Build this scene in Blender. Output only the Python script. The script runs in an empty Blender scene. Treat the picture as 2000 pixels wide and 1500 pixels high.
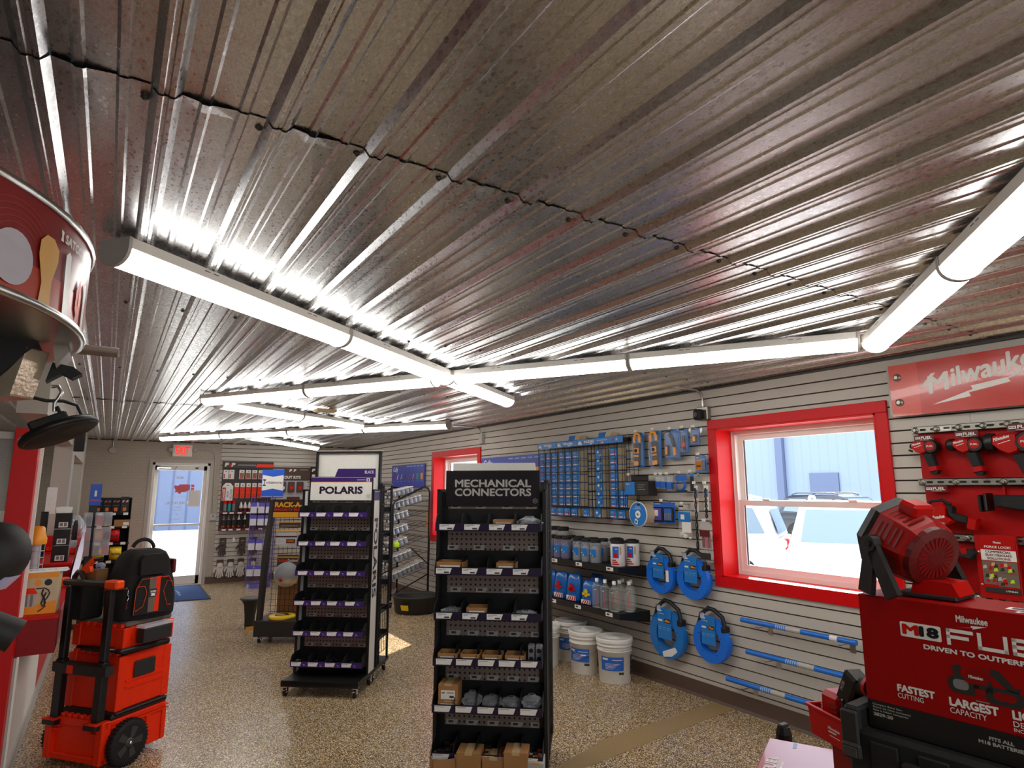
import bpy, bmesh, math, random
from mathutils import Matrix, Vector

# ---------------------------------------------------------------- camera, world, sun, exposure
SC = bpy.context.scene
COL = SC.collection
CEIL = 2.444; XR = 4.094; YB = 12.30; XL = -0.35
cd = bpy.data.cameras.new('camera'); cam = bpy.data.objects.new('camera', cd); COL.objects.link(cam)
cam.location = (0, 0, 1.613)
cam.rotation_euler = (math.radians(90 + 9.6615), 0, math.radians(-32.6815))
cd.sensor_width = 36; cd.lens = 21.811; cd.clip_start = 0.05; cd.clip_end = 300
SC.camera = cam
w = bpy.data.worlds.new('sky'); SC.world = w; w.use_nodes = True
bg = w.node_tree.nodes['Background']; bg.inputs[0].default_value = (0.76, 0.87, 1.0, 1); bg.inputs[1].default_value = 4.6
sl = bpy.data.lights.new('sun', 'SUN'); sl.energy = 16; sl.angle = math.radians(0.6); sl.color = (1, .95, .86)
so = bpy.data.objects.new('sun', sl); COL.objects.link(so); so.location = (30, 20, 25)
so.rotation_euler = Vector((-1.2, -0.8, -0.93)).to_track_quat('-Z', 'Y').to_euler()
LENS = 12.0            # radiance of the strip-light lenses
SC.view_settings.view_transform = 'Standard'; SC.view_settings.look = 'None'
SC.view_settings.exposure = 0.0; SC.view_settings.gamma = 1; SC.view_settings.use_curve_mapping = False

# ---------------------------------------------------------------- helpers
R = math.radians
random.seed(7)
MATS = {}
def lin(h):
    h = h.lstrip('#'); c = [int(h[i:i+2], 16)/255 for i in (0, 2, 4)]
    return tuple(x/12.92 if x <= .04045 else ((x+.055)/1.055)**2.4 for x in c) + (1,)
def mat(name, color, rough=.5, metal=0, var=.06, scale=30, bump=0, emit=0, trans=0, coat=0, alpha=1, spec=.5):
    m = bpy.data.materials.new(name); m.use_nodes = True; MATS[name] = m
    nt = m.node_tree; b = nt.nodes['Principled BSDF']; N = nt.nodes.new; L = nt.links.new
    c = lin(color) if isinstance(color, str) else tuple(color) + (1,)
    b.inputs['Roughness'].default_value = rough; b.inputs['Metallic'].default_value = metal
    b.inputs['Coat Weight'].default_value = coat; b.inputs['Specular IOR Level'].default_value = spec; b.inputs['Alpha'].default_value = alpha
    b.inputs['Transmission Weight'].default_value = trans
    tc = N('ShaderNodeTexCoord'); nz = N('ShaderNodeTexNoise'); nz.inputs['Scale'].default_value = scale; nz.inputs['Detail'].default_value = 3
    L(tc.outputs['Object'], nz.inputs['Vector'])
    mx = N('ShaderNodeMix'); mx.data_type = 'RGBA'
    mx.inputs[6].default_value = tuple(x*(1-var) for x in c[:3]) + (1,); mx.inputs[7].default_value = tuple(min(1, x*(1+var)) for x in c[:3]) + (1,)
    L(nz.outputs['Fac'], mx.inputs[0]); L(mx.outputs[2], b.inputs['Base Color'])
    if emit:
        L(mx.outputs[2], b.inputs['Emission Color']); b.inputs['Emission Strength'].default_value = emit
    if bump:
        bp = N('ShaderNodeBump'); bp.inputs['Strength'].default_value = bump; bp.inputs['Distance'].default_value = .002
        L(nz.outputs['Fac'], bp.inputs['Height']); L(bp.outputs[0], b.inputs['Normal'])
    return m
def clear(name, color, a, rough=.08):     # clear plastic / glass film: mostly see-through, glossy on top
    m = bpy.data.materials.new(name); m.use_nodes = True; MATS[name] = m
    nt = m.node_tree; nt.nodes.clear(); N = nt.nodes.new; L = nt.links.new
    o = N('ShaderNodeOutputMaterial'); t = N('ShaderNodeBsdfTransparent'); p = N('ShaderNodeBsdfPrincipled'); x = N('ShaderNodeMixShader')
    p.inputs['Base Color'].default_value = lin(color); p.inputs['Roughness'].default_value = rough
    fr = N('ShaderNodeLayerWeight'); fr.inputs['Blend'].default_value = .5; pw = N('ShaderNodeMath'); pw.operation = 'POWER'; pw.inputs[1].default_value = 4
    ad = N('ShaderNodeMath'); ad.operation = 'ADD'; ad.use_clamp = True; ad.inputs[1].default_value = a
    L(fr.outputs['Facing'], pw.inputs[0])
    L(pw.outputs[0], ad.inputs[0]); L(ad.outputs[0], x.inputs[0]); L(t.outputs[0], x.inputs[1]); L(p.outputs[0], x.inputs[2]); L(x.outputs[0], o.inputs[0])
    return m
TXT = {}
def glyphs(s, bold):
    k = (s, bold)
    if k not in TXT:
        cu = bpy.data.curves.new('t', 'FONT'); cu.body = s; cu.size = 1; cu.offset = 0; cu.resolution_u = 3
        ob = bpy.data.objects.new('t', cu); me = bpy.data.meshes.new_from_object(ob)
        vs = [(v.co.x, v.co.y, 0) for v in me.vertices]; fs = [tuple(p.vertices) for p in me.polygons]
        if bold > .004:
            q = bold; v0, f0 = vs, fs; vs = []; fs = []
            for k_, (dx, dy) in enumerate(((q*.7, q*.7), (q*.7, -q*.7), (-q*.7, q*.7), (-q*.7, -q*.7), (q, 0), (-q, 0), (0, q), (0, -q), (0, 0))):
                fs = fs+[tuple(i+len(vs) for i in f) for f in f0]; vs = vs+[(x+dx, y+dy, k_) for x, y, _ in v0]
        xs = [v[0] for v in vs] or [0, 1]; ys = [v[1] for v in vs] or [0, 1]
        x0, x1, y0, y1 = min(xs), max(xs), min(ys), max(ys)
        TXT[k] = ([((x-x0)/(x1-x0), (y-y0)/(y1-y0), z) for x, y, z in vs], fs, (x1-x0)/(y1-y0))
        bpy.data.objects.remove(ob); bpy.data.meshes.remove(me); bpy.data.curves.remove(cu)
    return TXT[k]
class MB:
    def __init__(s, m='black'):
        s.v = []; s.f = []; s.mi = []; s.ml = []; s.sm = []; s.T = None; s.m(m)
    def m(s, name):
        if name not in s.ml: s.ml.append(name)
        s.cur = s.ml.index(name); return s
    def add(s, vs, fs, smooth=False):
        o = len(s.v)
        if s.T is not None: vs = [tuple(s.T @ Vector(v)) for v in vs]
        s.v += [tuple(v) for v in vs]
        for f in fs: s.f.append(tuple(i+o for i in f)); s.mi.append(s.cur); s.sm.append(smooth)
        return s
    def box(s, x0, x1, y0, y1, z0, z1, b=0):
        if x0 > x1: x0, x1 = x1, x0
        if y0 > y1: y0, y1 = y1, y0
        if z0 > z1: z0, z1 = z1, z0
        b = min(b, (x1-x0)*.49, (y1-y0)*.49, (z1-z0)*.49)
        if b <= 0:
            vs = [(x, y, z) for z in (z0, z1) for y in (y0, y1) for x in (x0, x1)]
            return s.add(vs, [(0, 2, 3, 1), (4, 5, 7, 6), (0, 1, 5, 4), (2, 6, 7, 3), (0, 4, 6, 2), (1, 3, 7, 5)])
        vs = []; ix = {}
        for i in (0, 1):
            for j in (0, 1):
                for k in (0, 1):
                    X = (x0, x1)[i]; Y = (y0, y1)[j]; Z = (z0, z1)[k]; sx = b*(1-2*i); sy = b*(1-2*j); sz = b*(1-2*k)
                    ix[i, j, k] = len(vs); vs += [(X, Y+sy, Z+sz), (X+sx, Y, Z+sz), (X+sx, Y+sy, Z)]
        fs = []
        for a, (p, q) in enumerate(((1, 2), (0, 2), (0, 1))):
            for e in (0, 1):
                c = []
                for u, t in ((0, 0), (1, 0), (1, 1), (0, 1)):
                    k = [0, 0, 0]; k[a] = e; k[p] = u; k[q] = t; c.append(ix[tuple(k)]+a)
                fs.append(tuple(c))
        for a in range(3):
            p, q = [i for i in range(3) if i != a]
            for u in (0, 1):
                for t in (0, 1):
                    k0 = [0, 0, 0]; k0[p] = u; k0[q] = t; k1 = list(k0); k1[a] = 1
                    A = ix[tuple(k0)]; B = ix[tuple(k1)]; fs.append((A+p, B+p, B+q, A+q))
        for k in ix.values(): fs.append((k, k+1, k+2))
        return s.add(vs, fs)
    def cbox(s, cx, cy, cz, sx, sy, sz, b=0): return s.box(cx-sx/2, cx+sx/2, cy-sy/2, cy+sy/2, cz-sz/2, cz+sz/2, b)
    def ring(s, c, ax, r, n, ph=0):
        ax = Vector(ax).normalized(); u = ax.orthogonal().normalized(); v = ax.cross(u)
        return [tuple(Vector(c)+u*(r*math.cos(ph+2*math.pi*i/n))+v*(r*math.sin(ph+2*math.pi*i/n))) for i in range(n)]
    def cyl(s, p0, p1, r0, r1=None, n=14, caps=True, smooth=True):
        r1 = r0 if r1 is None else r1; ax = Vector(p1)-Vector(p0)
        a = s.ring(p0, ax, r0, n); b = s.ring(p1, ax, r1, n)
        s.add(a+b, [(i, (i+1) % n, n+(i+1) % n, n+i) for i in range(n)], smooth)
        if caps: s.add(a, [tuple(range(n))]); s.add(b, [tuple(range(n))])
        return s
    def tube(s, pts, r, n=6, closed=False):
        P = [Vector(p) for p in pts]; k = len(P); rings = []; u = None
        for i in range(k):
            if closed: d = P[(i+1) % k]-P[i-1]
            else: d = P[min(i+1, k-1)]-P[max(i-1, 0)]
            d.normalize()
            u = d.orthogonal().normalized() if u is None else (u-d*u.dot(d)).normalized()
            v = d.cross(u); rings.append([tuple(P[i]+u*(r*math.cos(2*math.pi*j/n))+v*(r*math.sin(2*math.pi*j/n))) for j in range(n)])
        vs = [q for g in rings for q in g]; fs = []
        for i in range(k if closed else k-1):
            a = i*n; b = ((i+1) % k)*n
            fs += [(a+j, a+(j+1) % n, b+(j+1) % n, b+j) for j in range(n)]
        s.add(vs, fs, True)
        if not closed: s.add(rings[0], [tuple(range(n))]); s.add(rings[-1], [tuple(range(n))])
        return s
    def lathe(s, prof, n=24, c=(0, 0, 0), axis='z', smooth=True, caps=True):
        vs = []
        for r, h in prof:
            for i in range(n):
                a = 2*math.pi*i/n; x, y = r*math.cos(a), r*math.sin(a)
                p = {'z': (x, y, h), 'x': (h, x, y), 'y': (x, h, y)}[axis]
                vs.append((p[0]+c[0], p[1]+c[1], p[2]+c[2]))
        k = len(prof)
        s.add(vs, [(i*n+j, i*n+(j+1) % n, (i+1)*n+(j+1) % n, (i+1)*n+j) for i in range(k-1) for j in range(n)], smooth)
        if caps:
            if prof[0][0] > 1e-5: s.add(vs[:n], [tuple(range(n))])
            if prof[-1][0] > 1e-5: s.add(vs[-n:], [tuple(range(n))])
        return s
    def prism(s, poly, h0, h1, plane='xz', smooth=False):
        f = {'xz': lambda a, b, h: (a, h, b), 'xy': lambda a, b, h: (a, b, h), 'yz': lambda a, b, h: (h, a, b)}[plane]
        n = len(poly); lo = [f(a, b, h0) for a, b in poly]; hi = [f(a, b, h1) for a, b in poly]
        s.add(lo+hi, [tuple(range(n)), tuple(range(n, 2*n))]); s.add(lo+hi, [(i, (i+1) % n, n+(i+1) % n, n+i) for i in range(n)], smooth)
        return s
    def ball(s, c, r, sc=(1, 1, 1), n=16, k=10):
        vs = [(c[0], c[1], c[2]-r*sc[2])]; 
        for i in range(1, k):
            t = math.pi*i/k
            for j in range(n):
                a = 2*math.pi*j/n; vs.append((c[0]+r*sc[0]*math.sin(t)*math.cos(a), c[1]+r*sc[1]*math.sin(t)*math.sin(a), c[2]-r*sc[2]*math.cos(t)))
        vs.append((c[0], c[1], c[2]+r*sc[2])); L = len(vs)-1
        fs = [(0, 1+j, 1+(j+1) % n) for j in range(n)] + [(L, 1+(k-2)*n+(j+1) % n, 1+(k-2)*n+j) for j in range(n)]
        fs += [(1+i*n+j, 1+i*n+(j+1) % n, 1+(i+1)*n+(j+1) % n, 1+(i+1)*n+j) for i in range(k-2) for j in range(n)]
        return s.add(vs, fs, True)
    def face(s, o, rt, up, poly):                     # flat polygon in the frame (o, rt, up)
        o, rt, up = Vector(o), Vector(rt), Vector(up)
        return s.add([tuple(o+rt*a+up*b) for a, b in poly], [tuple(range(len(poly)))])
    def rect(s, o, rt, up, a0, b0, a1, b1): return s.face(o, rt, up, [(a0, b0), (a1, b0), (a1, b1), (a0, b1)])
    def text(s, t, o, rt, up, a, b, w=None, h=.02, bold=0, al='l', slant=0):   # lower-left (or centre) at (a, b)
        g, fs, asp = glyphs(t, bold)
        if w is None: w = h*asp
        if al == 'c': a -= w/2
        if al == 'r': a -= w
        o, rt, up = Vector(o), Vector(rt), Vector(up)
        nv = rt.cross(up)*.00005
        return s.add([tuple(o+rt*(a+x*w+slant*y*h)+up*(b+y*h)+nv*k_) for x, y, k_ in g], fs)
    YS = 1.0
    def build(s, name, parent=None, bevel=0, label=None):
        if MB.YS != 1: s.v = [(x, y*MB.YS, z) for x, y, z in s.v]
        me = bpy.data.meshes.new(name); me.from_pydata(s.v, [], s.f)
        for k in s.ml: me.materials.append(MATS[k])
        me.polygons.foreach_set('material_index', s.mi); me.polygons.foreach_set('use_smooth', s.sm); me.update()
        bm = bmesh.new(); bm.from_mesh(me); bmesh.ops.recalc_face_normals(bm, faces=bm.faces); bm.to_mesh(me); bm.free()
        o = bpy.data.objects.new(name, me); COL.objects.link(o)
        if parent is not None: o.parent = parent
        if bevel:
            md = o.modifiers.new('bevel', 'BEVEL'); md.width = bevel; md.segments = 2; md.limit_method = 'ANGLE'
        if label: o['label'] = label
        return o
def tag(o, label, cat, group=None, kind=None):
    o['label'] = label; o['category'] = cat
    if group: o['group'] = group
    if kind: o['kind'] = kind
    return o
def thing(name, label, cat, loc=(0, 0, 0), rz=0, group=None):
    o = bpy.data.objects.new(name, None); COL.objects.link(o); o.empty_display_size = .1
    o.location = loc; o.rotation_euler = (0, 0, rz)
    return tag(o, label, cat, group)
def struct(o): o['kind'] = 'structure'; return o
def dup(root, loc=None, rz=None, label=None, group=None, rot=None):
    r = root.copy(); COL.objects.link(r)
    if loc is not None: r.location = loc
    if rz is not None: r.rotation_euler = (0, 0, rz)
    if rot is not None: r.rotation_euler = rot
    if label: r['label'] = label
    if group: r['group'] = group
    for ch in list(root.children):
        c = ch.copy(); COL.objects.link(c); c.parent = r
        for g in list(ch.children):
            d = g.copy(); COL.objects.link(d); d.parent = c
    return r
def arc(c, r, a0, a1, n, plane='xz', h=0):
    out = []
    for i in range(n+1):
        a = R(a0+(a1-a0)*i/n); p, q = c[0]+r*math.cos(a), c[1]+r*math.sin(a)
        out.append({'xz': (p, h, q), 'xy': (p, q, h), 'yz': (h, p, q)}[plane])
    return out
def arc2(cx, cy, r, a0, a1, n): return [(cx+r*math.cos(R(a0+(a1-a0)*i/n)), cy+r*math.sin(R(a0+(a1-a0)*i/n))) for i in range(n+1)]
def rrect(a0, b0, a1, b1, r, n=4):
    return arc2(a1-r, b0+r, r, -90, 0, n)+arc2(a1-r, b1-r, r, 0, 90, n)+arc2(a0+r, b1-r, r, 90, 180, n)+arc2(a0+r, b0+r, r, 180, 270, n)
ORD = ['first', 'second', 'third', 'fourth', 'fifth', 'sixth', 'seventh', 'eighth', 'ninth', 'tenth', 'eleventh', 'twelfth']
RW = ((0, -1, 0), (0, 0, 1))       # frame on the right wall, as seen from the room
BW = ((1, 0, 0), (0, 0, 1))        # frame on the back wall

# ---------------------------------------------------------------- materials
mat('black', '#100f0f', .45); mat('matte_black', '#090808', .7); mat('rubber', '#121212', .75, bump=.3)
mat('dark_metal', '#1c1b1b', .35, .5); mat('steel', '#b9b8b4', .28, 1, var=.12); mat('chrome', '#dedede', .12, 1)
mat('zinc', '#a09d92', .38, .9, var=.15, scale=60); mat('white', '#e6e2da', .45); mat('paper', '#ece9e4', .6); mat('grey', '#7d7a76', .5)
mat('lightgrey', '#b6b2ab', .5); mat('darkgrey', '#3b3836', .5); mat('charcoal', '#26221f', .6)
mat('wall_paint', '#b8b0a5', .6, var=.03, scale=6); mat('slat', '#c4bcb1', .5, var=.03, scale=4); mat('groove', '#3d2c24', .8)
mat('base_brown', '#5a463a', .6, var=.05); mat('red', '#c20805', .45, spec=.3); mat('trim_red', '#d00008', .42, spec=.3); mat('panel_red', '#ab0503', .5, spec=.25)
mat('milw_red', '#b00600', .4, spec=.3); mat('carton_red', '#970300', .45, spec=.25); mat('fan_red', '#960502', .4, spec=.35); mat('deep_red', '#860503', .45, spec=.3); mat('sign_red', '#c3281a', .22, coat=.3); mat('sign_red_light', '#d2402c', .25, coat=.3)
mat('orange', '#f02e04', .45, spec=.3); mat('bright_orange', '#ff4a08', .45, spec=.3); mat('amber', '#f59a1c', .4); mat('yellow', '#f0c516', .4); mat('gold', '#e0a020', .4)
mat('purple', '#3c1f6b', .4); mat('dark_purple', '#1f1030', .4); mat('header_black', '#170d17', .35); mat('blue', '#1160c8', .4); mat('ideal_blue', '#1a78c8', .38)
mat('label_blue', '#2363c0', .45); mat('pole_blue', '#0f6ecf', .3); mat('cully_blue', '#3a48b0', .4); mat('intermatic_blue', '#0f55c8', .35); mat('teal', '#1f9aa0', .5)
mat('mat_blue', '#1d3f78', .9, var=.15, scale=200); mat('pale_blue', '#8fb4e0', .5); mat('cardboard', '#a97a48', .75, var=.1, scale=15); mat('kraft', '#8d6238', .75)
mat('peg', '#6d5a52', .5); mat('board_brown', '#2e1d17', .5); mat('brown_card', '#4a352c', .6); mat('tan', '#c7a87c', .6); mat('dark_red', '#5f0d0a', .4)
mat('skin_beige', '#cdb894', .5); mat('lav', '#cfc4ea', .35); mat('violet', '#5a4fae', .5); mat('wire_violet', '#5a4d9a', .4); mat('green', '#4f8a2a', .5); mat('lime', '#b8e020', .5)
mat('glove_grey', '#544a46', .9, bump=.5, scale=150); mat('glove_white', '#d8d4cc', .9, bump=.5, scale=150); mat('fabric', '#17120f', .85, bump=.6, scale=300); mat('stripe_grey', '#6e6254', .9)
mat('copper', '#b05a30', .35, .8); mat('vinyl', '#efe8e2', .4, var=.02); mat('nut_red', '#8e3320', .5, var=.5, scale=120); mat('nut_mix', '#5b4f86', .5, var=.6, scale=140); mat('nut_grey', '#8d8c94', .5, var=.4, scale=140)
mat('fitting', '#9ea2a8', .35, .6, var=.4, scale=120); mat('lead', '#55555a', .4, .5); mat('bottle_cap', '#f2efe8', .4); mat('pink', '#d04a58', .4); mat('exit_red', '#ff2a18', .4, emit=1.0)
mat('warm_bulb', '#d9a860', .3); mat('frost', '#b9b4bc', .3); mat('satco_red', '#7c0f10', .32); mat('maroon_light', '#a8321c', .32)
mat('prism_glass', '#b8a890', .18, .3, bump=.4, scale=90); mat('beige_grey', '#8d8378', .5); mat('bulb_white', '#e9e6e2', .35)
clear('glass', '#ffffff', .02, .02); clear('film', '#ffffff', .10, .12); clear('film2', '#e8edf4', .3, .15); clear('pvc', '#d8dde4', .18, .1); clear('bottle', '#dcdad2', .16, .05); clear('bowl', '#cfd6da', .42, .25)
clear('pane', '#e4ecf6', .25, .04); clear('violet_film', '#d6d6e8', .4, .2)

def nodes(name):
    m = bpy.data.materials.new(name); m.use_nodes = True; MATS[name] = m
    nt = m.node_tree; return nt, nt.nodes['Principled BSDF'], nt.nodes.new, nt.links.new
def ramp(N, stops, interp='LINEAR'):
    r = N('ShaderNodeValToRGB'); r.color_ramp.interpolation = interp
    e = r.color_ramp.elements
    while len(e) < len(stops): e.new(.5)
    for i, (p, c) in enumerate(stops): e[i].position = p; e[i].color = lin(c) if isinstance(c, str) else tuple(c)+(1,)
    return r
# lens of the strip lights
m = bpy.data.materials.new('lens'); m.use_nodes = True; MATS['lens'] = m
b = m.node_tree.nodes['Principled BSDF']; b.inputs['Base Color'].default_value = (.9, .9, .88, 1); b.inputs['Emission Color'].default_value = (1, .985, .945, 1); b.inputs['Emission Strength'].default_value = LENS
# galvanised ceiling sheet
nt, b, N, L = nodes('galv')
tc = N('ShaderNodeTexCoord'); mp = N('ShaderNodeMapping'); mp.inputs['Scale'].default_value = (1, .55, 1); L(tc.outputs['Object'], mp.inputs[0])
vo = N('ShaderNodeTexVoronoi'); vo.inputs['Scale'].default_value = 85; L(mp.outputs[0], vo.inputs['Vector'])
nz = N('ShaderNodeTexNoise'); nz.inputs['Scale'].default_value = 190; nz.inputs['Detail'].default_value = 3; nz.inputs['Distortion'].default_value = 1.2; L(mp.outputs[0], nz.inputs['Vector'])
n2 = N('ShaderNodeTexNoise'); n2.inputs['Scale'].default_value = 2.2; L(tc.outputs['Object'], n2.inputs['Vector'])
rp = ramp(N, [(.30, (.52, .525, .535)), (.50, (.66, .665, .675)), (.70, (.76, .765, .78))]); L(nz.outputs['Fac'], rp.inputs[0]); L(rp.outputs[0], b.inputs['Base Color'])
b.inputs['Metallic'].default_value = 1
ma = N('ShaderNodeMath'); ma.operation = 'MULTIPLY_ADD'; ma.inputs[1].default_value = .14; ma.inputs[2].default_value = .19; L(vo.outputs['Distance'], ma.inputs[0])
mb2 = N('ShaderNodeMath'); mb2.operation = 'MULTIPLY_ADD'; mb2.inputs[1].default_value = .08; L(n2.outputs['Fac'], mb2.inputs[0]); L(ma.outputs[0], mb2.inputs[2]); L(mb2.outputs[0], b.inputs['Roughness'])
bp = N('ShaderNodeBump'); bp.inputs['Strength'].default_value = .09; bp.inputs['Distance'].default_value = .001; L(nz.outputs['Fac'], bp.inputs['Height']); L(bp.outputs[0], b.inputs['Normal'])
# flake epoxy floor
nt, b, N, L = nodes('flake')
tc = N('ShaderNodeTexCoord'); vo = N('ShaderNodeTexVoronoi'); vo.inputs['Scale'].default_value = 210; L(tc.outputs['Object'], vo.inputs['Vector'])
sp = N('ShaderNodeSeparateColor'); L(vo.outputs['Color'], sp.inputs[0])
rp = ramp(N, [(0, '#22180e'), (.16, '#7c5d38'), (.34, '#b08e5c'), (.55, '#caad7e'), (.72, '#87653b'), (.83, '#e6d9bb'), (.91, '#fbf5e6')], 'CONSTANT'); L(sp.outputs[0], rp.inputs[0])
nz = N('ShaderNodeTexNoise'); nz.inputs['Scale'].default_value = 1.3; nz.inputs['Detail'].default_value = 4; L(tc.outputs['Object'], nz.inputs['Vector'])
r2 = ramp(N, [(.3, (.82, .82, .82)), (.7, (1.0, 1.0, 1.0))]); L(nz.outputs['Fac'], r2.inputs[0])
mx = N('ShaderNodeMix'); mx.data_type = 'RGBA'; mx.blend_type = 'MULTIPLY'; mx.inputs[0].default_value = 1; L(rp.outputs[0], mx.inputs[6]); L(r2.outputs[0], mx.inputs[7]); L(mx.outputs[2], b.inputs['Base Color'])
b.inputs['Roughness'].default_value = .26
bp = N('ShaderNodeBump'); bp.inputs['Strength'].default_value = .14; bp.inputs['Distance'].default_value = .001; L(vo.outputs['Distance'], bp.inputs['Height']); L(bp.outputs[0], b.inputs['Normal'])
# smoother patch strip in the floor
mat('patch', '#9a8158', .4, var=.5, scale=160)
# painted block
nt, b, N, L = nodes('block')
tc = N('ShaderNodeTexCoord'); mp = N('ShaderNodeMapping'); mp.inputs['Rotation'].default_value = (R(90), 0, 0); L(tc.outputs['Object'], mp.inputs[0])
br = N('ShaderNodeTexBrick'); br.inputs['Scale'].default_value = 5; br.inputs['Mortar Size'].default_value = .012; br.inputs['Color1'].default_value = lin('#b3a898'); br.inputs['Color2'].default_value = lin('#b0a595'); br.inputs['Mortar'].default_value = lin('#a59a8a')
L(mp.outputs[0], br.inputs['Vector']); L(br.outputs['Color'], b.inputs['Base Color']); b.inputs['Roughness'].default_value = .55
bp = N('ShaderNodeBump'); bp.inputs['Strength'].default_value = .3; bp.inputs['Distance'].default_value = .004; bp.invert = True; L(br.outputs['Fac'], bp.inputs['Height']); L(bp.outputs[0], b.inputs['Normal'])
# perforated board
nt, b, N, L = nodes('pegboard')
tc = N('ShaderNodeTexCoord'); vm = N('ShaderNodeVectorMath'); vm.operation = 'MULTIPLY'; vm.inputs[1].default_value = (1/.0285, 0, 1/.0285); L(tc.outputs['Object'], vm.inputs[0])
fr = N('ShaderNodeVectorMath'); fr.operation = 'FRACTION'; L(vm.outputs[0], fr.inputs[0])
sb = N('ShaderNodeVectorMath'); sb.operation = 'DISTANCE'; sb.inputs[1].default_value = (.5, 0, .5); L(fr.outputs[0], sb.inputs[0])
lt = N('ShaderNodeMath'); lt.operation = 'LESS_THAN'; lt.inputs[1].default_value = .21; L(sb.outputs['Value'], lt.inputs[0])
mx = N('ShaderNodeMix'); mx.data_type = 'RGBA'; mx.inputs[6].default_value = lin('#8c7970'); mx.inputs[7].default_value = lin('#0c0909'); L(lt.outputs[0], mx.inputs[0]); L(mx.outputs[2], b.inputs['Base Color']); b.inputs['Roughness'].default_value = .45
# ribbed metal siding outdoors
def siding(name, a, c, ax):
    nt, b, N, L = nodes(name)
    tc = N('ShaderNodeTexCoord'); wv = N('ShaderNodeTexWave'); wv.bands_direction = ax; wv.inputs['Scale'].default_value = .55; L(tc.outputs['Object'], wv.inputs['Vector'])
    rp = ramp(N, [(.0, c), (.12, a), (1, a)]); L(wv.outputs['Fac'], rp.inputs[0]); L(rp.outputs[0], b.inputs['Base Color']); b.inputs['Roughness'].default_value = .5
siding('siding_pale', '#8290a4', '#7d8ba0', 'Y'); siding('siding_blue', '#5a6580', '#414c68', 'X')
mat('concrete', '#cfc9bf', .8, var=.08, scale=3); mat('car_white', '#e8e8ea', .25, coat=.6); mat('car_dark', '#2b303a', .25, .3, coat=.6); mat('car_glass', '#70808c', .1); mat('tyre', '#1b1b1d', .8); mat('tail_red', '#c0202c', .3)
# ================================================================ SETTING
f = MB('flake'); f.box(-3.6, XR, -4, YB, -.06, 0); floor = struct(f.build('floor'))
p = MB('patch'); p.face((0, 0, .0012), (1, 0, 0), (0, 1, 0), [(2.4, 3.10), (XR-.02, 3.29), (XR-.02, 3.46), (2.9, 3.38), (2.4, 3.22)]); struct(p.build('patch_strip', floor))

# ceiling: three overlapping runs of ribbed galvanised sheet
PITCH = .2286
def rib_profile(x0, x1):
    pts = []; k0 = math.floor((x0-.035)/PITCH)-1; k = k0
    while .035+k*PITCH < x1+PITCH:
        c = .035+k*PITCH-.007
        for dx, dz in ((-.030, 0), (-.015, -.019), (-.006, -.019), (-.003, -.0165), (.003, -.0165), (.006, -.019), (.015, -.019), (.030, 0), (.062, 0), (.068, -.004), (.082, -.004), (.088, 0), (.138, 0), (.144, -.004), (.158, -.004), (.164, 0)):
            x = c+dx
            if x0 <= x <= x1: pts.append((x, dz))
        k += 1
    return [(x0, 0)]+pts+[(x1, 0)]
PR = rib_profile(-3.6, XR)
def sheet(mb, y0, y1, z, sag):
    n = len(PR); rows = []
    ys = [y0, y0+.04, y0+.25, y1]
    for i, y in enumerate(ys):
        row = []
        for x, dz in PR:
            t = ((x-.035+.007+.030)/PITCH) % 1.0
            s = sag*max(0, math.sin(min(1, max(0, (t-.2)/.55))*math.pi))*(1 if i == 0 else .4 if i == 1 else 0)*(1.2 if x < .5 else .35)
            row.append((x, y, z+dz-s))
        rows += row
    mb.add(rows, [(i*n+j, i*n+j+1, (i+1)*n+j+1, (i+1)*n+j) for i in range(len(ys)-1) for j in range(n-1)])
c = MB('galv'); sheet(c, -4, 1.42, CEIL+.004, 0); sheet(c, 1.39, 6.90, CEIL+.001, .0055); sheet(c, 6.86, YB, CEIL-.002, .004)
c.m('matte_black').box(-3.7, XR+.3, -4.1, YB+.2, CEIL+.03, CEIL+.06)
ceiling = struct(c.build('ceiling'))
sc = MB('darkgrey'); sc.lathe([(.009, 0), (.009, -.002), (.005, -.003), (.005, -.006), (0, -.006)], 8)
s0 = sc.build('screw', ceiling); s0.location = (.035-.045, 1.43, CEIL)
first = True
for Y in (1.43, 3.2, 5.0, 6.92, 9.0):
    for k in range(-1, 18):
        if first: first = False; continue
        s1 = s0.copy(); COL.objects.link(s1); s1.parent = ceiling
        s1.location = (.035-.045+(k+1)*PITCH-PITCH, Y+.012*math.sin(k*5+Y), CEIL-.0005)
tr = MB('darkgrey'); tr.box(XR-.035, XR, -4, YB, CEIL-.022, CEIL-.001); tr.box(XL, XR, YB-.03, YB, CEIL-.02, CEIL-.001); struct(tr.build('trim_1'))

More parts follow.
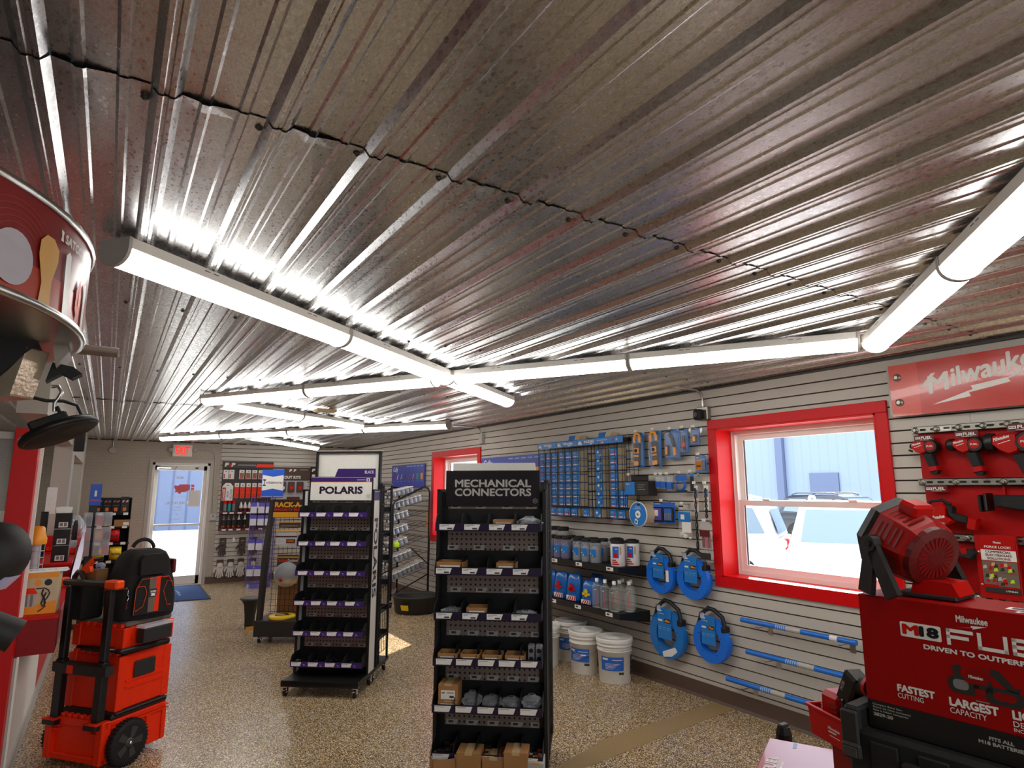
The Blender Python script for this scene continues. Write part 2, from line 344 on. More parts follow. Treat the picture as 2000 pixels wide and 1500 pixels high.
# right wall: slatted panels round two window openings
W1 = (2.065, 3.325, .945, 2.095); W2 = (7.20, 8.53, .945, 2.095)
def slat_run(mb, y0, y1, holes):
    zs = []; z = 2.125; 
    while z > .14: z -= .0762
    edges = [.115]
    z += .0762
    while z < CEIL-.02: edges.append(z); z += .0762
    edges.append(CEIL)
    for a, b in zip(edges[:-1], edges[1:]):
        a2 = a+(.0048 if a > .12 else 0); b2 = b-(.0048 if b < CEIL else 0)
        yield a2, b2
r = MB('slat')
for a, b in slat_run(None, 0, 0, None):
    segs = [(-4, YB)]
    for (h0, h1, g0, g1) in (W1, W2):
        out = []
        for s0_, s1_ in segs:
            if g0 < b and g1 > a and h0 < s1_ and h1 > s0_:
                out += [(s0_, h0), (h1, s1_)]
            else: out.append((s0_, s1_))
        segs = out
    for y0, y1 in segs:
        cuts = [y0]+[q for q in (-1.0, 1.55, 4.03, 6.47, 8.9) if y0+.01 < q < y1-.01]+[y1]
        for u, v in zip(cuts[:-1], cuts[1:]): r.box(XR, XR+.014, u+.0006, v-.0006, a, b)
r.m('groove')
for y0, y1, z0, z1 in ((-4, W1[0], 0, CEIL), (W1[1], W2[0], 0, CEIL), (W2[1], YB, 0, CEIL), (W1[0], W1[1], 0, W1[2]), (W1[0], W1[1], W1[3], CEIL), (W2[0], W2[1], 0, W2[2]), (W2[0], W2[1], W2[3], CEIL)):
    r.box(XR+.014, XR+.26, y0, y1, z0, z1)
struct(r.build('wall_right'))
bb = MB('base_brown'); bb.prism([(XR, .115), (XR-.006, .115), (XR-.008, .02), (XR-.022, 0), (XR, 0)], -4, YB-.02, 'xz'); struct(bb.build('baseboard_right'))

def window(n, W):
    y0, y1, z0, z1 = W; t = .075
    wn = struct(thing('window_%d' % n, 'red framed window', 'window')); del wn['label'], wn['category']
    m = MB('trim_red')
    m.box(XR-.02, XR, y0-t, y1+t, z1, z1+t, .003); m.box(XR-.02, XR, y0-t, y1+t, z0-t, z0, .003)
    m.box(XR-.02, XR, y0-t, y0, z0, z1, .003); m.box(XR-.02, XR, y1, y1+t, z0, z1, .003)
    m.build('casing', wn)
    m = MB('trim_red')
    y0 -= .0; m.box(XR-.018, XR+.17, y1-.012, y1, z0, z1); m.box(XR-.018, XR+.17, y0, y0+.012, z0, z1); m.box(XR-.018, XR+.17, y0, y1, z1-.012, z1); m.box(XR-.018, XR+.17, y0, y1, z0, z0+.012)
    m.build('reveal', wn)
    X = XR+.165
    m = MB('vinyl'); f = .045
    for (a, b, c2, d) in ((y0, y1, z1-f, z1), (y0, y1, z0, z0+f), (y0, y0+f, z0+f, z1-f), (y1-f, y1, z0+f, z1-f)): m.box(X, X+.085, a, b, c2, d)
    m.box(X-.008, X+.02, y0+.012, y1-.012, z1-.018, z1-.012); m.box(X-.006, X+.02, y1-.02, y1-.014, z0, z1)
    m.build('frame', wn)
    zm = (z0+z1)/2-.01
    for nm, xa, a, b in (('lower_sash', X+.01, z0+f, zm+.02), ('upper_sash', X+.045, zm-.02, z1-f)):
        m = MB('vinyl'); g = .042
        ya, yb = y0+f, y1-f
        for (p0, p1, q0, q1) in ((ya, yb, b-g, b), (ya, yb, a, a+g), (ya, ya+g, a+g, b-g), (yb-g, yb, a+g, b-g)): m.box(xa, xa+.03, p0, p1, q0, q1)
        m.m('black'); e = .006
        for (p0, p1, q0, q1) in ((ya+g, ya+g+e, a+g, b-g), (yb-g-e, yb-g, a+g, b-g)): m.box(xa+.008, xa+.02, p0, p1, q0, q1)
        if nm == 'lower_sash':
            m.m('vinyl')
            for yy in (ya+.25, yb-.25): m.box(xa-.012, xa+.01, yy-.03, yy+.03, b, b+.014, .004)
        s = m.build(nm, wn)
        m = MB('glass'); m.rect((xa+.014, 0, 0), (0, 1, 0), (0, 0, 1), ya+g, a+g, yb-g, b-g); m.build('pane', s)
    pt = bpy.data.lights.new('daylight', 'AREA'); pt.shape = 'RECTANGLE'; pt.size = z1-z0; pt.size_y = y1-y0; pt.cycles.is_portal = True
    po = bpy.data.objects.new('daylight', pt); COL.objects.link(po); po.location = (XR+.27, (y0+y1)/2, (z0+z1)/2); po.rotation_euler = (0, R(90), 0)
window(1, W1); window(2, W2)

# back wall: painted block with the glazed door, slatted panels to the right of it
DX0, DX1, DZ = .60, 1.50, 2.075
k = MB('block'); k.box(-3.6, DX0, YB, YB+.22, 0, CEIL); k.box(DX1, 1.66, YB, YB+.22, 0, CEIL); k.box(DX0, DX1, YB, YB+.22, DZ, CEIL)
k.m('groove').box(1.66, XR+.26, YB+.002, YB+.22, 0, CEIL); k.m('slat')
for a, b in slat_run(None, 0, 0, None): k.box(1.66, XR, YB-.012, YB+.002, a, b)
struct(k.build('wall_back'))
bb = MB('base_brown'); bb.box(DX1+.05, XR-.02, YB-.022, YB-.012, 0, .115); bb.box(DX1+.05, 1.655, YB-.02, YB, 0, .115); bb.box(XL, DX0-.05, YB-.01, YB, 0, .115); struct(bb.build('baseboard_back'))

d = struct(thing('door_1', 'x', 'x')); del d['label'], d['category']
m = MB('wall_paint'); m.box(DX0-.05, DX0, YB-.015, YB+.01, 0, DZ+.05); m.box(DX1, DX1+.05, YB-.015, YB+.01, 0, DZ+.05); m.box(DX0, DX1, YB-.015, YB+.01, DZ, DZ+.05); m.build('casing', d)
m = MB('white'); m.box(DX0, DX0+.045, YB+.0, YB+.12, 0, DZ, .003); m.box(DX1-.045, DX1, YB+.0, YB+.12, 0, DZ, .003); m.box(DX0, DX1, YB+.0, YB+.12, DZ-.045, DZ, .003); m.build('frame', d)
m = MB('lightgrey'); m.box(DX0-.02, DX1+.02, YB-.03, YB+.16, 0, .012, .003); m.build('threshold', d)
LX0, LX1, LY = DX0+.045, DX1-.045, YB+.06
m = MB('white')
m.box(LX0, LX0+.055, LY, LY+.045, .015, DZ-.05, .003); m.box(LX1-.055, LX1, LY, LY+.045, .015, DZ-.05, .003); m.box(LX0, LX1, LY, LY+.045, DZ-.13, DZ-.05, .003); m.box(LX0, LX1, LY, LY+.045, .015, .155, .003)
m.box(LX0+.05, LX1-.05, LY-.005, LY+.05, .995, 1.03, .003)
leaf = m.build('leaf', d)
m = MB('glass'); m.rect((0, LY+.02, 0), *BW, LX0+.055, 1.03, LX1-.055, DZ-.13); m.rect((0, LY+.02, 0), *BW, LX0+.055, .155, LX1-.055, .995); m.build('pane', leaf)
m = MB('steel'); m.box(LX0+.02, LX0+.24, LY-.045, LY, DZ-.125, DZ-.075, .004); m.tube([(LX0+.06, LY-.06, DZ-.11), (LX0+.3, LY-.10, DZ-.12), (LX0+.33, LY+.0, DZ-.07)], .008); m.build('closer', leaf)
m = MB('black'); m.box(LX1-.19, LX1-.14, LY-.01, LY, DZ-.1, DZ-.075); m.build('sensor', leaf)
# lettering on the outside of the glass, seen in reverse from inside
MR = ((-1, 0, 0), (0, 0, 1))
m = MB('lightgrey'); o = (0, LY+.026, 0); cx = -1.04
m.text('0630', o, *MR, cx, 1.80, h=.045, bold=.02, al='c'); m.text('STORE HOURS', o, *MR, cx, 1.36, w=.40, h=.05, bold=.02, al='c')
m.text('OFFICE', o, *MR, cx, 1.30, h=.026, al='c', bold=.01); m.text('MON-FRI', o, *MR, cx, 1.25, h=.022, al='c', bold=.01); m.text('SAT', o, *MR, cx, 1.18, h=.022, al='c', bold=.01); m.text('CLOSED SUN', o, *MR, cx, 1.10, h=.022, al='c', bold=.01)
m.rect(o, *MR, cx-.2, 1.47, cx+.2, 1.475); m.text('SINCE', o, *MR, cx, 1.495, w=.30, h=.016, al='c')
usa = [(-.19, .05), (-.14, .065), (0, .06), (.02, .04), (.08, .05), (.09, .02), (.06, -.02), (.07, -.06), (.03, -.05), (-.02, -.08), (-.05, -.05), (-.1, -.05), (-.16, -.03)]
m.m('pink').face((0, LY+.0262, 0), *MR, [(cx-(-a)*.9, 1.63+b*1.2) for a, b in usa])
m.m('white')
for i in range(4): m.rect((0, LY+.0266, 0), *MR, cx-.13, 1.57+i*.03, cx+.05, 1.58+i*.03)
m.m('pole_blue').rect((0, LY+.0268, 0), *MR, cx-.17, 1.60, cx-.02, 1.70)
m.m('pink')
for i in range(3): m.rect((0, LY+.0268, 0), *MR, cx-.235, 1.545+i*.055, cx-.185, 1.59+i*.055)
m.build('lettering', leaf)
m = MB('white'); m.rect((0, LY+.012, 0), *BW, 1.20, 1.32, 1.38, 1.60); m.build('notice', leaf)
pt = bpy.data.lights.new('daylight', 'AREA'); pt.shape = 'RECTANGLE'; pt.size = .85; pt.size_y = 2.0; pt.cycles.is_portal = True
po = bpy.data.objects.new('daylight', pt); COL.objects.link(po); po.location = (1.05, YB+.24, 1.03); po.rotation_euler = (R(-90), 0, 0)

# left wall with two deep pass-through openings over the counter
m = MB('wall_paint')
A0 = 4.63
m.box(XL-.15, XL, A0, 7.86, 2.06, CEIL); m.box(XL-.15, XL, 7.86, 8.36, 0, CEIL); m.box(XL-.15, XL, 8.36, 11.17, 2.0, CEIL); m.box(XL-.15, XL, 11.17, YB, 0, CEIL)
m.box(XL-.15, XL, A0, 6.09, 0, .675); m.box(XL-.15, XL, 6.09, 7.86, 0, .835); m.box(XL-.15, XL, 8.36, 11.17, 0, 1.05)
struct(m.build('wall_left'))
m = MB('lightgrey'); m.box(XL+.0005, XL+.006, 7.86, 8.36, .9, CEIL); struct(m.build('trim_2'))
m = MB('grey'); m.box(-2.6, -2.5, A0, YB, 0, CEIL); m.box(-3.7, -3.6, -4, YB, 0, CEIL); struct(m.build('wall_side'))
m = MB('wall_paint'); ADDED_WIN = ((-1.2, .9), (1.7, 3.5)); m.box(-3.6, XR+.26, -4.1, -4, 0, .8); m.box(-3.6, XR+.26, -4.1, -4, 2.2, CEIL)
for a, b in ((-3.6, ADDED_WIN[0][0]), (ADDED_WIN[0][1], ADDED_WIN[1][0]), (ADDED_WIN[1][1], XR+.26)): m.box(a, b, -4.1, -4, .8, 2.2)
struct(m.build('wall_front'))
for i, (a, b) in enumerate(ADDED_WIN):  # unseen windows, added to bring cool daylight in from behind the camera
    wn = struct(thing('window_%d' % (3+i), 'x', 'x')); del wn['label'], wn['category']
    m = MB('trim_red'); m.box(a-.07, b+.07, -4, -3.98, 2.2, 2.27); m.box(a-.07, b+.07, -4, -3.98, .73, .8); m.box(a-.07, a, -4, -3.98, .8, 2.2); m.box(b, b+.07, -4, -3.98, .8, 2.2); m.build('casing', wn)
    m = MB('glass'); m.rect((0, -4.05, 0), *BW, a, .8, b, 2.2); m.build('pane', wn)
    pt = bpy.data.lights.new('daylight', 'AREA'); pt.shape = 'RECTANGLE'; pt.size = b-a; pt.size_y = 1.4; pt.cycles.is_portal = True
    po = bpy.data.objects.new('daylight', pt); COL.objects.link(po); po.location = ((a+b)/2, -4.11, 1.5); po.rotation_euler = (R(90), 0, 0)

# ================================================================ STRIP LIGHTS
def fixture_proto():
    t = thing('strip_light', 'x', 'light')
    Lh = 1.215
    m = MB('white'); m.prism([(-.066, 0), (-.066, -.035), (-.060, -.038), (.060, -.038), (.066, -.035), (.066, 0)], 0, Lh, 'yz'); m.m('darkgrey')
    for x in (.3, .34, .88, .92): m.box(x, x+.025, -.0667, -.066, -.012, -.009)
    m.build('housing', t)
    m = MB('lens'); pr = [(.062*math.cos(R(a)), -.038+.052*math.sin(R(a))) for a in range(180, 361, 15)]
    n = len(pr); m.add([(0.008, y, z) for y, z in pr]+[(Lh-.008, y, z) for y, z in pr], [(i, i+1, n+i+1, n+i) for i in range(n-1)], True); m.build('lens', t)
    cp = [(-.069, .001), (-.069, -.036)]+[(.069*math.cos(R(a)), -.036+.058*math.sin(R(a))) for a in range(195, 346, 15)]+[(.069, -.036), (.069, .001)]
    for x0 in (-.003, Lh-.009):
        m = MB('lightgrey'); m.prism(cp, x0, x0+.012, 'yz'); m.build('end_cap', t)
    return t
FX = None
def run(pts_from, pts_to, n, what):
    global FX
    (xa, ya), (xb, yb) = pts_from, pts_to
    ang = math.atan2(yb-ya, xb-xa); Ls = math.hypot(xb-xa, yb-ya)/n
    for i in range(n):
        x, y = xa+(xb-xa)*i/n, ya+(yb-ya)*i/n
        w_ = what[i]
        if FX is None: FX = fixture_proto(); t = FX; t.location = (x, y, CEIL-.019); t.rotation_euler = (0, 0, ang); t['label'] = w_; t['group'] = 'strip lights in a zigzag under the metal ceiling'
        else: t = dup(FX, (x, y, CEIL-.019), ang, w_)
        t.scale = (Ls/1.224, 1, 1)
run((-.055, 2.33), (2.92, 4.62), 3, ['lit strip light at the left end of the nearest run, by the round hanging sign', 'lit strip light in the middle of the nearest run', 'lit strip light at the right end of the nearest run, past the crossing'])
G = ['lit strip light at the far left end of the long run crossing the nearest run', 'lit strip light of the long run ending at the crossing', 'lit strip light of the long run just right of the crossing', 'lit strip light of the long run ending at the corner above the right window']
run((.655, 5.97), (1.895, 3.945), 2, G[:2])
run((1.985, 3.798), (3.272, 1.692), 2, G[2:])
run((3.388, 1.675), (.55, -.66), 3, ['lit strip light at upper right starting at the corner above the right window', 'large lit strip light cut by the right edge of the photo', 'lit strip light further along the run leaving the photo at right'])
run((.77, 6.13), (2.53, 7.40), 2, ['lit strip light starting under the far end of the long run', 'lit strip light meeting the far zigzag run behind'])
run((.62, 10.75), (3.40, 6.70), 4, ['lit strip light nearest the exit sign in the far run', 'lit strip light second from the exit sign in the far run', 'lit strip light third from the exit sign in the far run', 'lit strip light at the right end of the far run, by the conduit box'])
run((1.66, 9.75), (3.2, 11.75), 2, ['lit strip light branching off the far run over the black panel displays', 'lit strip light furthest back, ending above the tall white sign'])

run((-1.6, 5.2), (-1.6, 7.65), 2, ['strip light in the room behind the counter openings, nearer', 'strip light in the room behind the counter openings, middle'])  # unseen lamps, added so the room behind the openings is not black
run((-1.6, 8.6), (-1.6, 11.05), 2, ['strip light in the back room beyond the far opening, nearer', 'strip light in the back room beyond the far opening, further'])  # two more added lamps, lighting the far opening from behind
run((.45, -.75), (2.9, -2.9), 2, ['strip light behind the viewpoint, nearer', 'strip light behind the viewpoint, further'])  # added lamps out of view, extra light from behind the camera
# ================================================================ FREE-STANDING RACKS
def caster(parent, x, y, nm='caster'):
    m = MB('chrome'); m.box(x-.02, x+.02, y-.02, y+.02, .066, .078); m.box(x-.017, x-.013, y-.016, y+.018, .025, .07); m.box(x+.013, x+.017, y-.016, y+.018, .025, .07); m.box(x-.012, x+.012, y-.045, y-.012, .05, .056)
    m.cyl((x-.019, y, .031), (x+.019, y, .031), .007, n=8)
    c = m.build(nm, parent); m = MB('rubber'); m.lathe([(.024, -.0125), (.031, -.010), (.031, .010), (.024, .0125)], 14, (x, y, .031), 'x'); m.build('wheel', c)
    return c
SHZ = [1.405-.238*k for k in range(6)]
RD = .52
def rack(t, kind):
    pol = kind == 'polaris'
    for x in (-.285, .285):
        for y in (-.085, .26): caster(t, x, y)
    MB.YS = RD
    m = MB('black'); m.box(-.315, .315, -.22, .56, .082, .118, .003); m.box(-.315, .315, -.22, -.212, .075, .122); m.build('base', t)
    for sx in (-1, 1):
        m = MB('black'); x0, x1 = (-.318, -.300) if sx < 0 else (.300, .318)
        m.box(x0, x1, .215, .24, .118, 1.615); m.box(x0, x1, .535, .56, .118, 1.615); m.box(x0, x1, .215, .56, 1.60, 1.615)
        m.m('white' if pol else 'charcoal'); m.box(x0+.003, x1-.003, .24, .535, .12, 1.60)
        if pol:
            m.m('dark_purple')
            if sx > 0: m.text('POLARIS', (x1-.002, .39, 0), (0, 0, -1), (0, 1, 0), -1.37, -.10, w=.66, h=.20, bold=.03)
            m.m('purple'); m.rect((x1-.0022 if sx > 0 else x0+.0022, .39, 0), (0, 1, 0), (0, 0, 1), -.145, 1.52, .145, 1.595)
        m.build('side_panel', t)
    m = MB('pegboard'); m.box(-.268, .268, .372, .380, .16, 1.53); m.m('black').box(-.30, .30, .380, .40, .118, 1.60); m.box(-.30, -.268, .36, .38, .118, 1.6); m.box(.268, .30, .36, .38, .118, 1.6); m.build('pegboard', t)
    rnd = random.Random(11 if pol else 23)
    for k, z in enumerate(SHZ):
        m = MB('matte_black'); m.box(-.298, .298, .002, .372, z-.022, z-.016)
        prof = [(.0, z-.02), (.372, z-.02), (.372, z+.07), (.16, z+.075), (.05, z+.064), (.0, z+.022)]
        m.box(-.298, .298, .355, .360, z-.016, z+.096)
        nd = 5 if (pol or k < 3) else 6
        for i in range(nd): 
            x = -.298+.593*i/(nd-1); m.prism(prof, x, x+.003, 'yz')
        m.m('black').box(-.298, .298, .0, .004, z-.02, z+.022)
        sh = m.build('shelf', t)
        m = MB('purple' if pol else 'dark_purple'); m.box(-.298, .298, -.003, .0, z-.02, z+.02)
        o = (0, -.0036, 0); n = 4 if (pol or k < 3) else 5
        for i in range(n):
            x = (-.285+i*.142+rnd.uniform(-.008, .012)) if n == 4 else (-.285+i*.117+rnd.uniform(-.004, .006)); ww = .085 if pol else (.09 if n == 4 else .092)
            m.m('paper').face(o, *BW, [(x, z-.014), (x+ww-.012, z-.014), (x+ww, z+.016), (x, z+.016)])
            o2 = (0, -.0040, 0); m.m('label_blue' if (not pol and k < 3) else 'grey'); m.rect(o2, *BW, x+.006, z+.009, x+ww*.62, z+.0115)
            if not pol and k < 3: m.m('darkgrey').rect(o2, *BW, x+ww-.045, z-.011, x+ww-.017, z-.003); m.m('grey').rect(o2, *BW, x+.006, z+.003, x+.03, z+.005)
            elif pol: m.m('lav'); m.rect(o2, *BW, x+ww+.014, z-.002, x+ww+.028, z+.001); m.rect(o2, *BW, x+ww+.016, z-.011, x+ww+.034, z-.009)
        m.build('label_strip', sh)
        for i in range(n):
            m = MB('skin_beige')
            x = -.26+i*(.155 if n == 4 else .118)+rnd.uniform(-.01, .02); zt = z+.118
            m.m('skin_beige' if k == 0 else 'lightgrey').face((0, .366, 0), *BW, [(x, zt-.02), (x+.058, zt-.02), (x+.07, zt+.006), (x, zt+.006)])
            m.m('darkgrey').rect((0, .3654, 0), *BW, x+.012, zt-.012, x+.04, zt); m.build('price_tag', sh)
    z0, z1 = 1.515, 1.725
    m = MB('black'); m.box(-.281, .281, .332, .372, z0, z1, .002); hd = m.build('header', t)
    o = (0, .3312, 0)
    if pol:
        m = MB('white'); m.rect(o, *BW, -.275, z0+.006, .275, z1-.006); o2 = (0, .3306, 0)
        m.m('purple').rect(o2, *BW, -.275, z1-.045, .275, z1-.008); m.m('amber').rect(o2, *BW, -.275, z1-.049, .275, z1-.045)
        m.m('dark_purple'); m.text('POLARIS', o2, *BW, 0, z0+.06, w=.39, h=.066, bold=.045, al='c')
        m.m('white'); m.rect((0, .3303, 0), *BW, -.21, z0+.089, .21, z0+.0935); m.rect((0, .3302, 0), *BW, .225, z1-.042, .255, z1-.014); m.m('lav').rect((0, .3302, 0), *BW, .14, z1-.03, .215, z1-.026)
        m.m('purple').rect((0, .33, 0), *BW, .233, z1-.036, .247, z1-.02)
        m.m('dark_purple'); ring_ = arc2(.245, z0+.043, .015, 0, 360, 20); ri = arc2(.245, z0+.043, .0128, 0, 360, 20)
        for i in range(20): m.face(o2, *BW, [ring_[i], ring_[i+1], ri[i+1], ri[i]])
        m.rect(o2, *BW, .237, z0+.041, .253, z0+.045)
    else:
        m = MB('header_black'); m.rect(o, *BW, -.275, z0+.006, .275, z1-.006); o2 = (0, .3306, 0)
        m.m('lightgrey'); m.text('MECHANICAL', o2, *BW, .002, z0+.112, w=.455, h=.045, bold=.03, al='c'); m.text('CONNECTORS', o2, *BW, .002, z0+.060, w=.455, h=.045, bold=.03, al='c')
        hx = [(.253+.015*math.cos(R(90+60*i)), z0+.033+.015*math.sin(R(90+60*i))) for i in range(7)]; hi = [(.253+.0128*math.cos(R(90+60*i)), z0+.033+.0128*math.sin(R(90+60*i))) for i in range(7)]
        for i in range(6): m.face(o2, *BW, [hx[i], hx[i+1], hi[i+1], hi[i]])
        m.text('NSI', o2, *BW, .253, z0+.029, w=.015, h=.008, al='c')
    m.build('sign_face', hd)
    MB.YS = 1.0
    return t
PA = R(-38); PL = (1.606, 5.298, 0); ML = (1.801, 3.059, 0); MA = R(-39.5)
def loc(L, a, x, y, z): return (L[0]+x*math.cos(a)-y*math.sin(a), L[1]+x*math.sin(a)+y*math.cos(a), z)
prk = rack(thing('display_rack', 'black wheeled display rack with six purple-striped shelves and white lettered header', 'display rack', PL, PA), 'polaris')
mrk = rack(thing('display_rack', 'near black display rack headed MECHANICAL CONNECTORS with handwritten shelf tags', 'display rack', ML, MA), 'mech')

# back-to-back partners standing behind the two racks
def back_rack(nm, label, L, a, big):
    t = thing(nm, label, 'display rack', loc(L, a, 0, .315, 0), a)
    m = MB('black'); m.box(-.31, .31, .0, .42, .082, .112, .003); m.build('base', t)
    for x in (-.28, .28):
        for y in (.04, .38): caster(t, x, y)
    zt = 1.66
    for x in (-.305, .305):
        m = MB('black')
        for y in (.05, .37): m.tube([(x, y, .112), (x, y, zt)], .012, 6)
        for k in range(12): m.tube([(x, .05, .2+k*.128), (x, .37, .2+k*.128)], .0025, 4)
        for j in range(1, 6): m.tube([(x, .05+j*.0533, .2), (x, .05+j*.0533, zt-.03)], .0025, 4)
        m.box(x-.012, x+.012, .04, .38, zt-.01, zt+.01)
        m.build('wire_side', t)
    m = MB('charcoal'); m.box(-.29, .29, .18, .19, .112, zt); m.build('back_panel', t)
    for k in range(6):
        z = .3+k*.22; m = MB('matte_black'); m.box(-.29, .29, .19, .40, z, z+.006); m.box(-.29, .29, .395, .40, z, z+.05); m.build('shelf', t)
    if big:
        m = MB('black'); zb, zt2 = 1.50, 1.955
        for x in (-.30, .283): m.box(x, x+.017, .0, .05, zb, zt2)
        m.box(-.30, .30, 0, .05, zt2-.017, zt2); m.m('white').box(-.283, .283, .03, .04, zb, zt2-.015)
        m.m('lightgrey').box(-.305, .318, -.004, .055, zt2, zt2+.008); h = m.build('header', t)
        m = MB('purple'); m.face((0, .0285, 0), *BW, [(-.13, 1.72), (.25, 1.72), (.25, 1.80), (-.10, 1.80)]); m.m('white').text('BLACK', (0, .028, 0), *BW, .235, 1.755, w=.085, h=.028, bold=.02, al='r'); m.build('sign_face', h)
    else:
        m = MB('white'); m.prism([(-.27, 1.55), (.27, 1.55), (.24, 1.775), (-.27, 1.775)], 0, .02, 'xz'); m.build('header', t)
    return t
back_rack('display_rack', 'tall rack behind the purple-striped rack, with white framed sign reading BLACK', PL, PA, True)
back_rack('display_rack', 'rack behind the MECHANICAL CONNECTORS rack, only its plain white header edge showing', (ML[0], ML[1], 0), MA, False)

# goods lying in the two racks
def carton(nm, label, L, a, x, y, z, sx, sy, sz, openb=False, rz=0, grp=None, cat='box', col='cardboard'):
    y *= .62; sy *= .74
    t = thing(nm, label, cat, loc(L, a, x, y, z), a+rz, grp)
    m = MB(col)
    if openb:
        w_ = .004
        m.box(-sx/2, sx/2, -sy/2, -sy/2+w_, 0, sz); m.box(-sx/2, sx/2, sy/2-w_, sy/2, 0, sz); m.box(-sx/2, -sx/2+w_, -sy/2, sy/2, 0, sz); m.box(sx/2-w_, sx/2, -sy/2, sy/2, 0, sz); m.box(-sx/2, sx/2, -sy/2, sy/2, 0, w_)
        m.m('lead')
        for i in range(5): m.cbox(-sx*.3+i*sx*.15, 0, sz*.4, .012, sy*.6, .02, .003)
    else:
        m.box(-sx/2, sx/2, -sy/2, sy/2, 0, sz, .002); m.m('tan').box(-.02, .02, -sy/2-.0004, sy/2+.0004, sz*.9, sz+.0006)
    m.build('body', t)
    m = MB('paper'); o = (0, -sy/2-.0008, 0); h = min(sz*.62, .045); m.rect(o, *BW, -sx*.36, .006, sx*.36, .006+h)
    o = (0, -sy/2-.0012, 0); m.m('black').text('nsi', o, *BW, -sx*.32, .006+h*.62, h=h*.25, bold=.03); m.m('grey').rect(o, *BW, -sx*.05, .006+h*.68, sx*.3, .006+h*.78); m.m('darkgrey').rect(o, *BW, sx*.08, .006+h*.15, sx*.3, .006+h*.4)
    m.build('label', t)
    return t
def bag(label, L, a, x, y, z, sx, sy, sz, seed, fill='lead', nm='plastic_bag'):
    y *= .75
    t = thing(nm, label, 'bag', loc(L, a, x, y, z), a); r_ = random.Random(seed)
    n, k = 14, 8; m = MB('pvc'); vs = []; fs = []
    for i in range(k+1):
        tt = i/k
        for j in range(n):
            an = 2*math.pi*j/n; q = (math.sin(math.pi*tt)**.55 if tt < .85 else .45*(1-tt)*2+.3); rr = q*(1+r_.uniform(-.16, .16))
            vs.append((sx/2*rr*math.cos(an), sy/2*rr*math.sin(an), sz*tt))
    fs = [(i*n+j, i*n+(j+1) % n, (i+1)*n+(j+1) % n, (i+1)*n+j) for i in range(k) for j in range(n)]; m.add(vs, fs); m.build('film', t)
    m = MB(fill)
    for q in range(10): m.ball((r_.uniform(-.28, .28)*sx, r_.uniform(-.25, .25)*sy, .014+r_.uniform(0, .35)*sz), .013, (1, 1, .8), 8, 5)
    o = m.build('contents', t); o['kind'] = 'stuff'
    return t
SF = ['top', 'second', 'third', 'fourth', 'fifth', 'sixth']
M_ = 'mechanical connectors rack'
carton('cardboard_tray', 'flattened cardboard tray on top shelf of the near black rack, left bin', ML, MA, -.21, .12, SHZ[0]-.015, .12, .14, .026, cat='box')
carton('cardboard_box', 'open cardboard box with lifted flap, top shelf of the near black rack', ML, MA, .085, .13, SHZ[0]-.015, .12, .16, .055, True)
bag('clear plastic bag spilling over top shelf edge, right end of near black rack', ML, MA, .225, .12, SHZ[0]-.015, .15, .15, .075, 3)
carton('cardboard_box', 'wide open cardboard box at left end of second shelf, near black rack', ML, MA, -.215, .13, SHZ[1]-.015, .155, .17, .062, True)
carton('cardboard_box', 'narrower open cardboard box right of centre on second shelf, near black rack', ML, MA, .10, .12, SHZ[1]-.015, .11, .15, .06, True)
bag('clear bag lying at left end of third shelf, near black rack', ML, MA, -.215, .12, SHZ[2]-.015, .12, .14, .05, 4)
carton('cardboard_box', 'open cardboard box in second bin of third shelf, near black rack', ML, MA, -.06, .12, SHZ[2]-.015, .12, .15, .058, True)
bag('clear bag lying at right end of third shelf, near black rack', ML, MA, .2, .12, SHZ[2]-.015, .14, .14, .04, 5)
for i, (x, q) in enumerate(((-.22, 'leftmost'), (-.095, 'second from left, paper sticking out'), (.025, 'third from left'), (.15, 'fourth from left'))):
    carton('cardboard_box', 'small open box on fourth shelf of near black rack, '+q, ML, MA, x, .10, SHZ[3]-.015, .108, .14, .056, True)
t = thing('connector_pair', 'grey two-hole metal lug connectors at right end of fourth shelf', 'connectors', loc(ML, MA, .255, .08, SHZ[3]-.015), MA)
for x in (-.02, .022):
    m = MB('fitting'); m.cbox(x, 0, .05, .036, .05, .10, .004); m.m('matte_black'); m.cyl((x, -.0255, .03), (x, -.0265, .03), .012, n=10); m.cyl((x, -.0255, .072), (x, -.0265, .072), .012, n=10); m.build('lug', t)
carton('cardboard_box', 'lower closed cardboard box stacked at left end of fifth shelf', ML, MA, -.215, .12, SHZ[4]-.015, .11, .16, .05)
carton('cardboard_box', 'upper closed cardboard box stacked at left end of fifth shelf', ML, MA, -.215, .13, SHZ[4]+.0362, .108, .16, .082)
for i, x in enumerate((-.09, .02, .125, .235)): bag(['rounded clear bag right of the stacked boxes, fifth shelf', 'crumpled clear bag in third bin of fifth shelf', 'low clear bag in fourth bin of fifth shelf', 'pale bag with papers at right end of fifth shelf'][i], ML, MA, x, .1, SHZ[4]-.015, .11, .13, (.09, .075, .07, .085)[i], 20+i)
def pile(label, L, a, z, x0, x1, seed, n=60, cols=('matte_black', 'black', 'copper')):
    m = MB(cols[0]); r_ = random.Random(seed)
    for i in range(n):
        m.m(cols[0] if r_.random() < .8 else cols[1] if r_.random() < .7 else cols[2]); x = r_.uniform(x0, x1); y = r_.uniform(.03, .16); q = .012+r_.random()*.008
        m.cbox(x, y, z-.016+q/2+r_.choice((0, 0, .018)), q*1.8, q*1.6, q, .003)
    o = m.build('connector_pile', None); o.location = L; o.rotation_euler = (0, 0, a); tag(o, label, 'connectors', kind='stuff'); return o
pile('loose dark connectors heaped in the bins of the sixth shelf, near black rack', ML, MA, SHZ[5], -.28, .28, 1, 110)
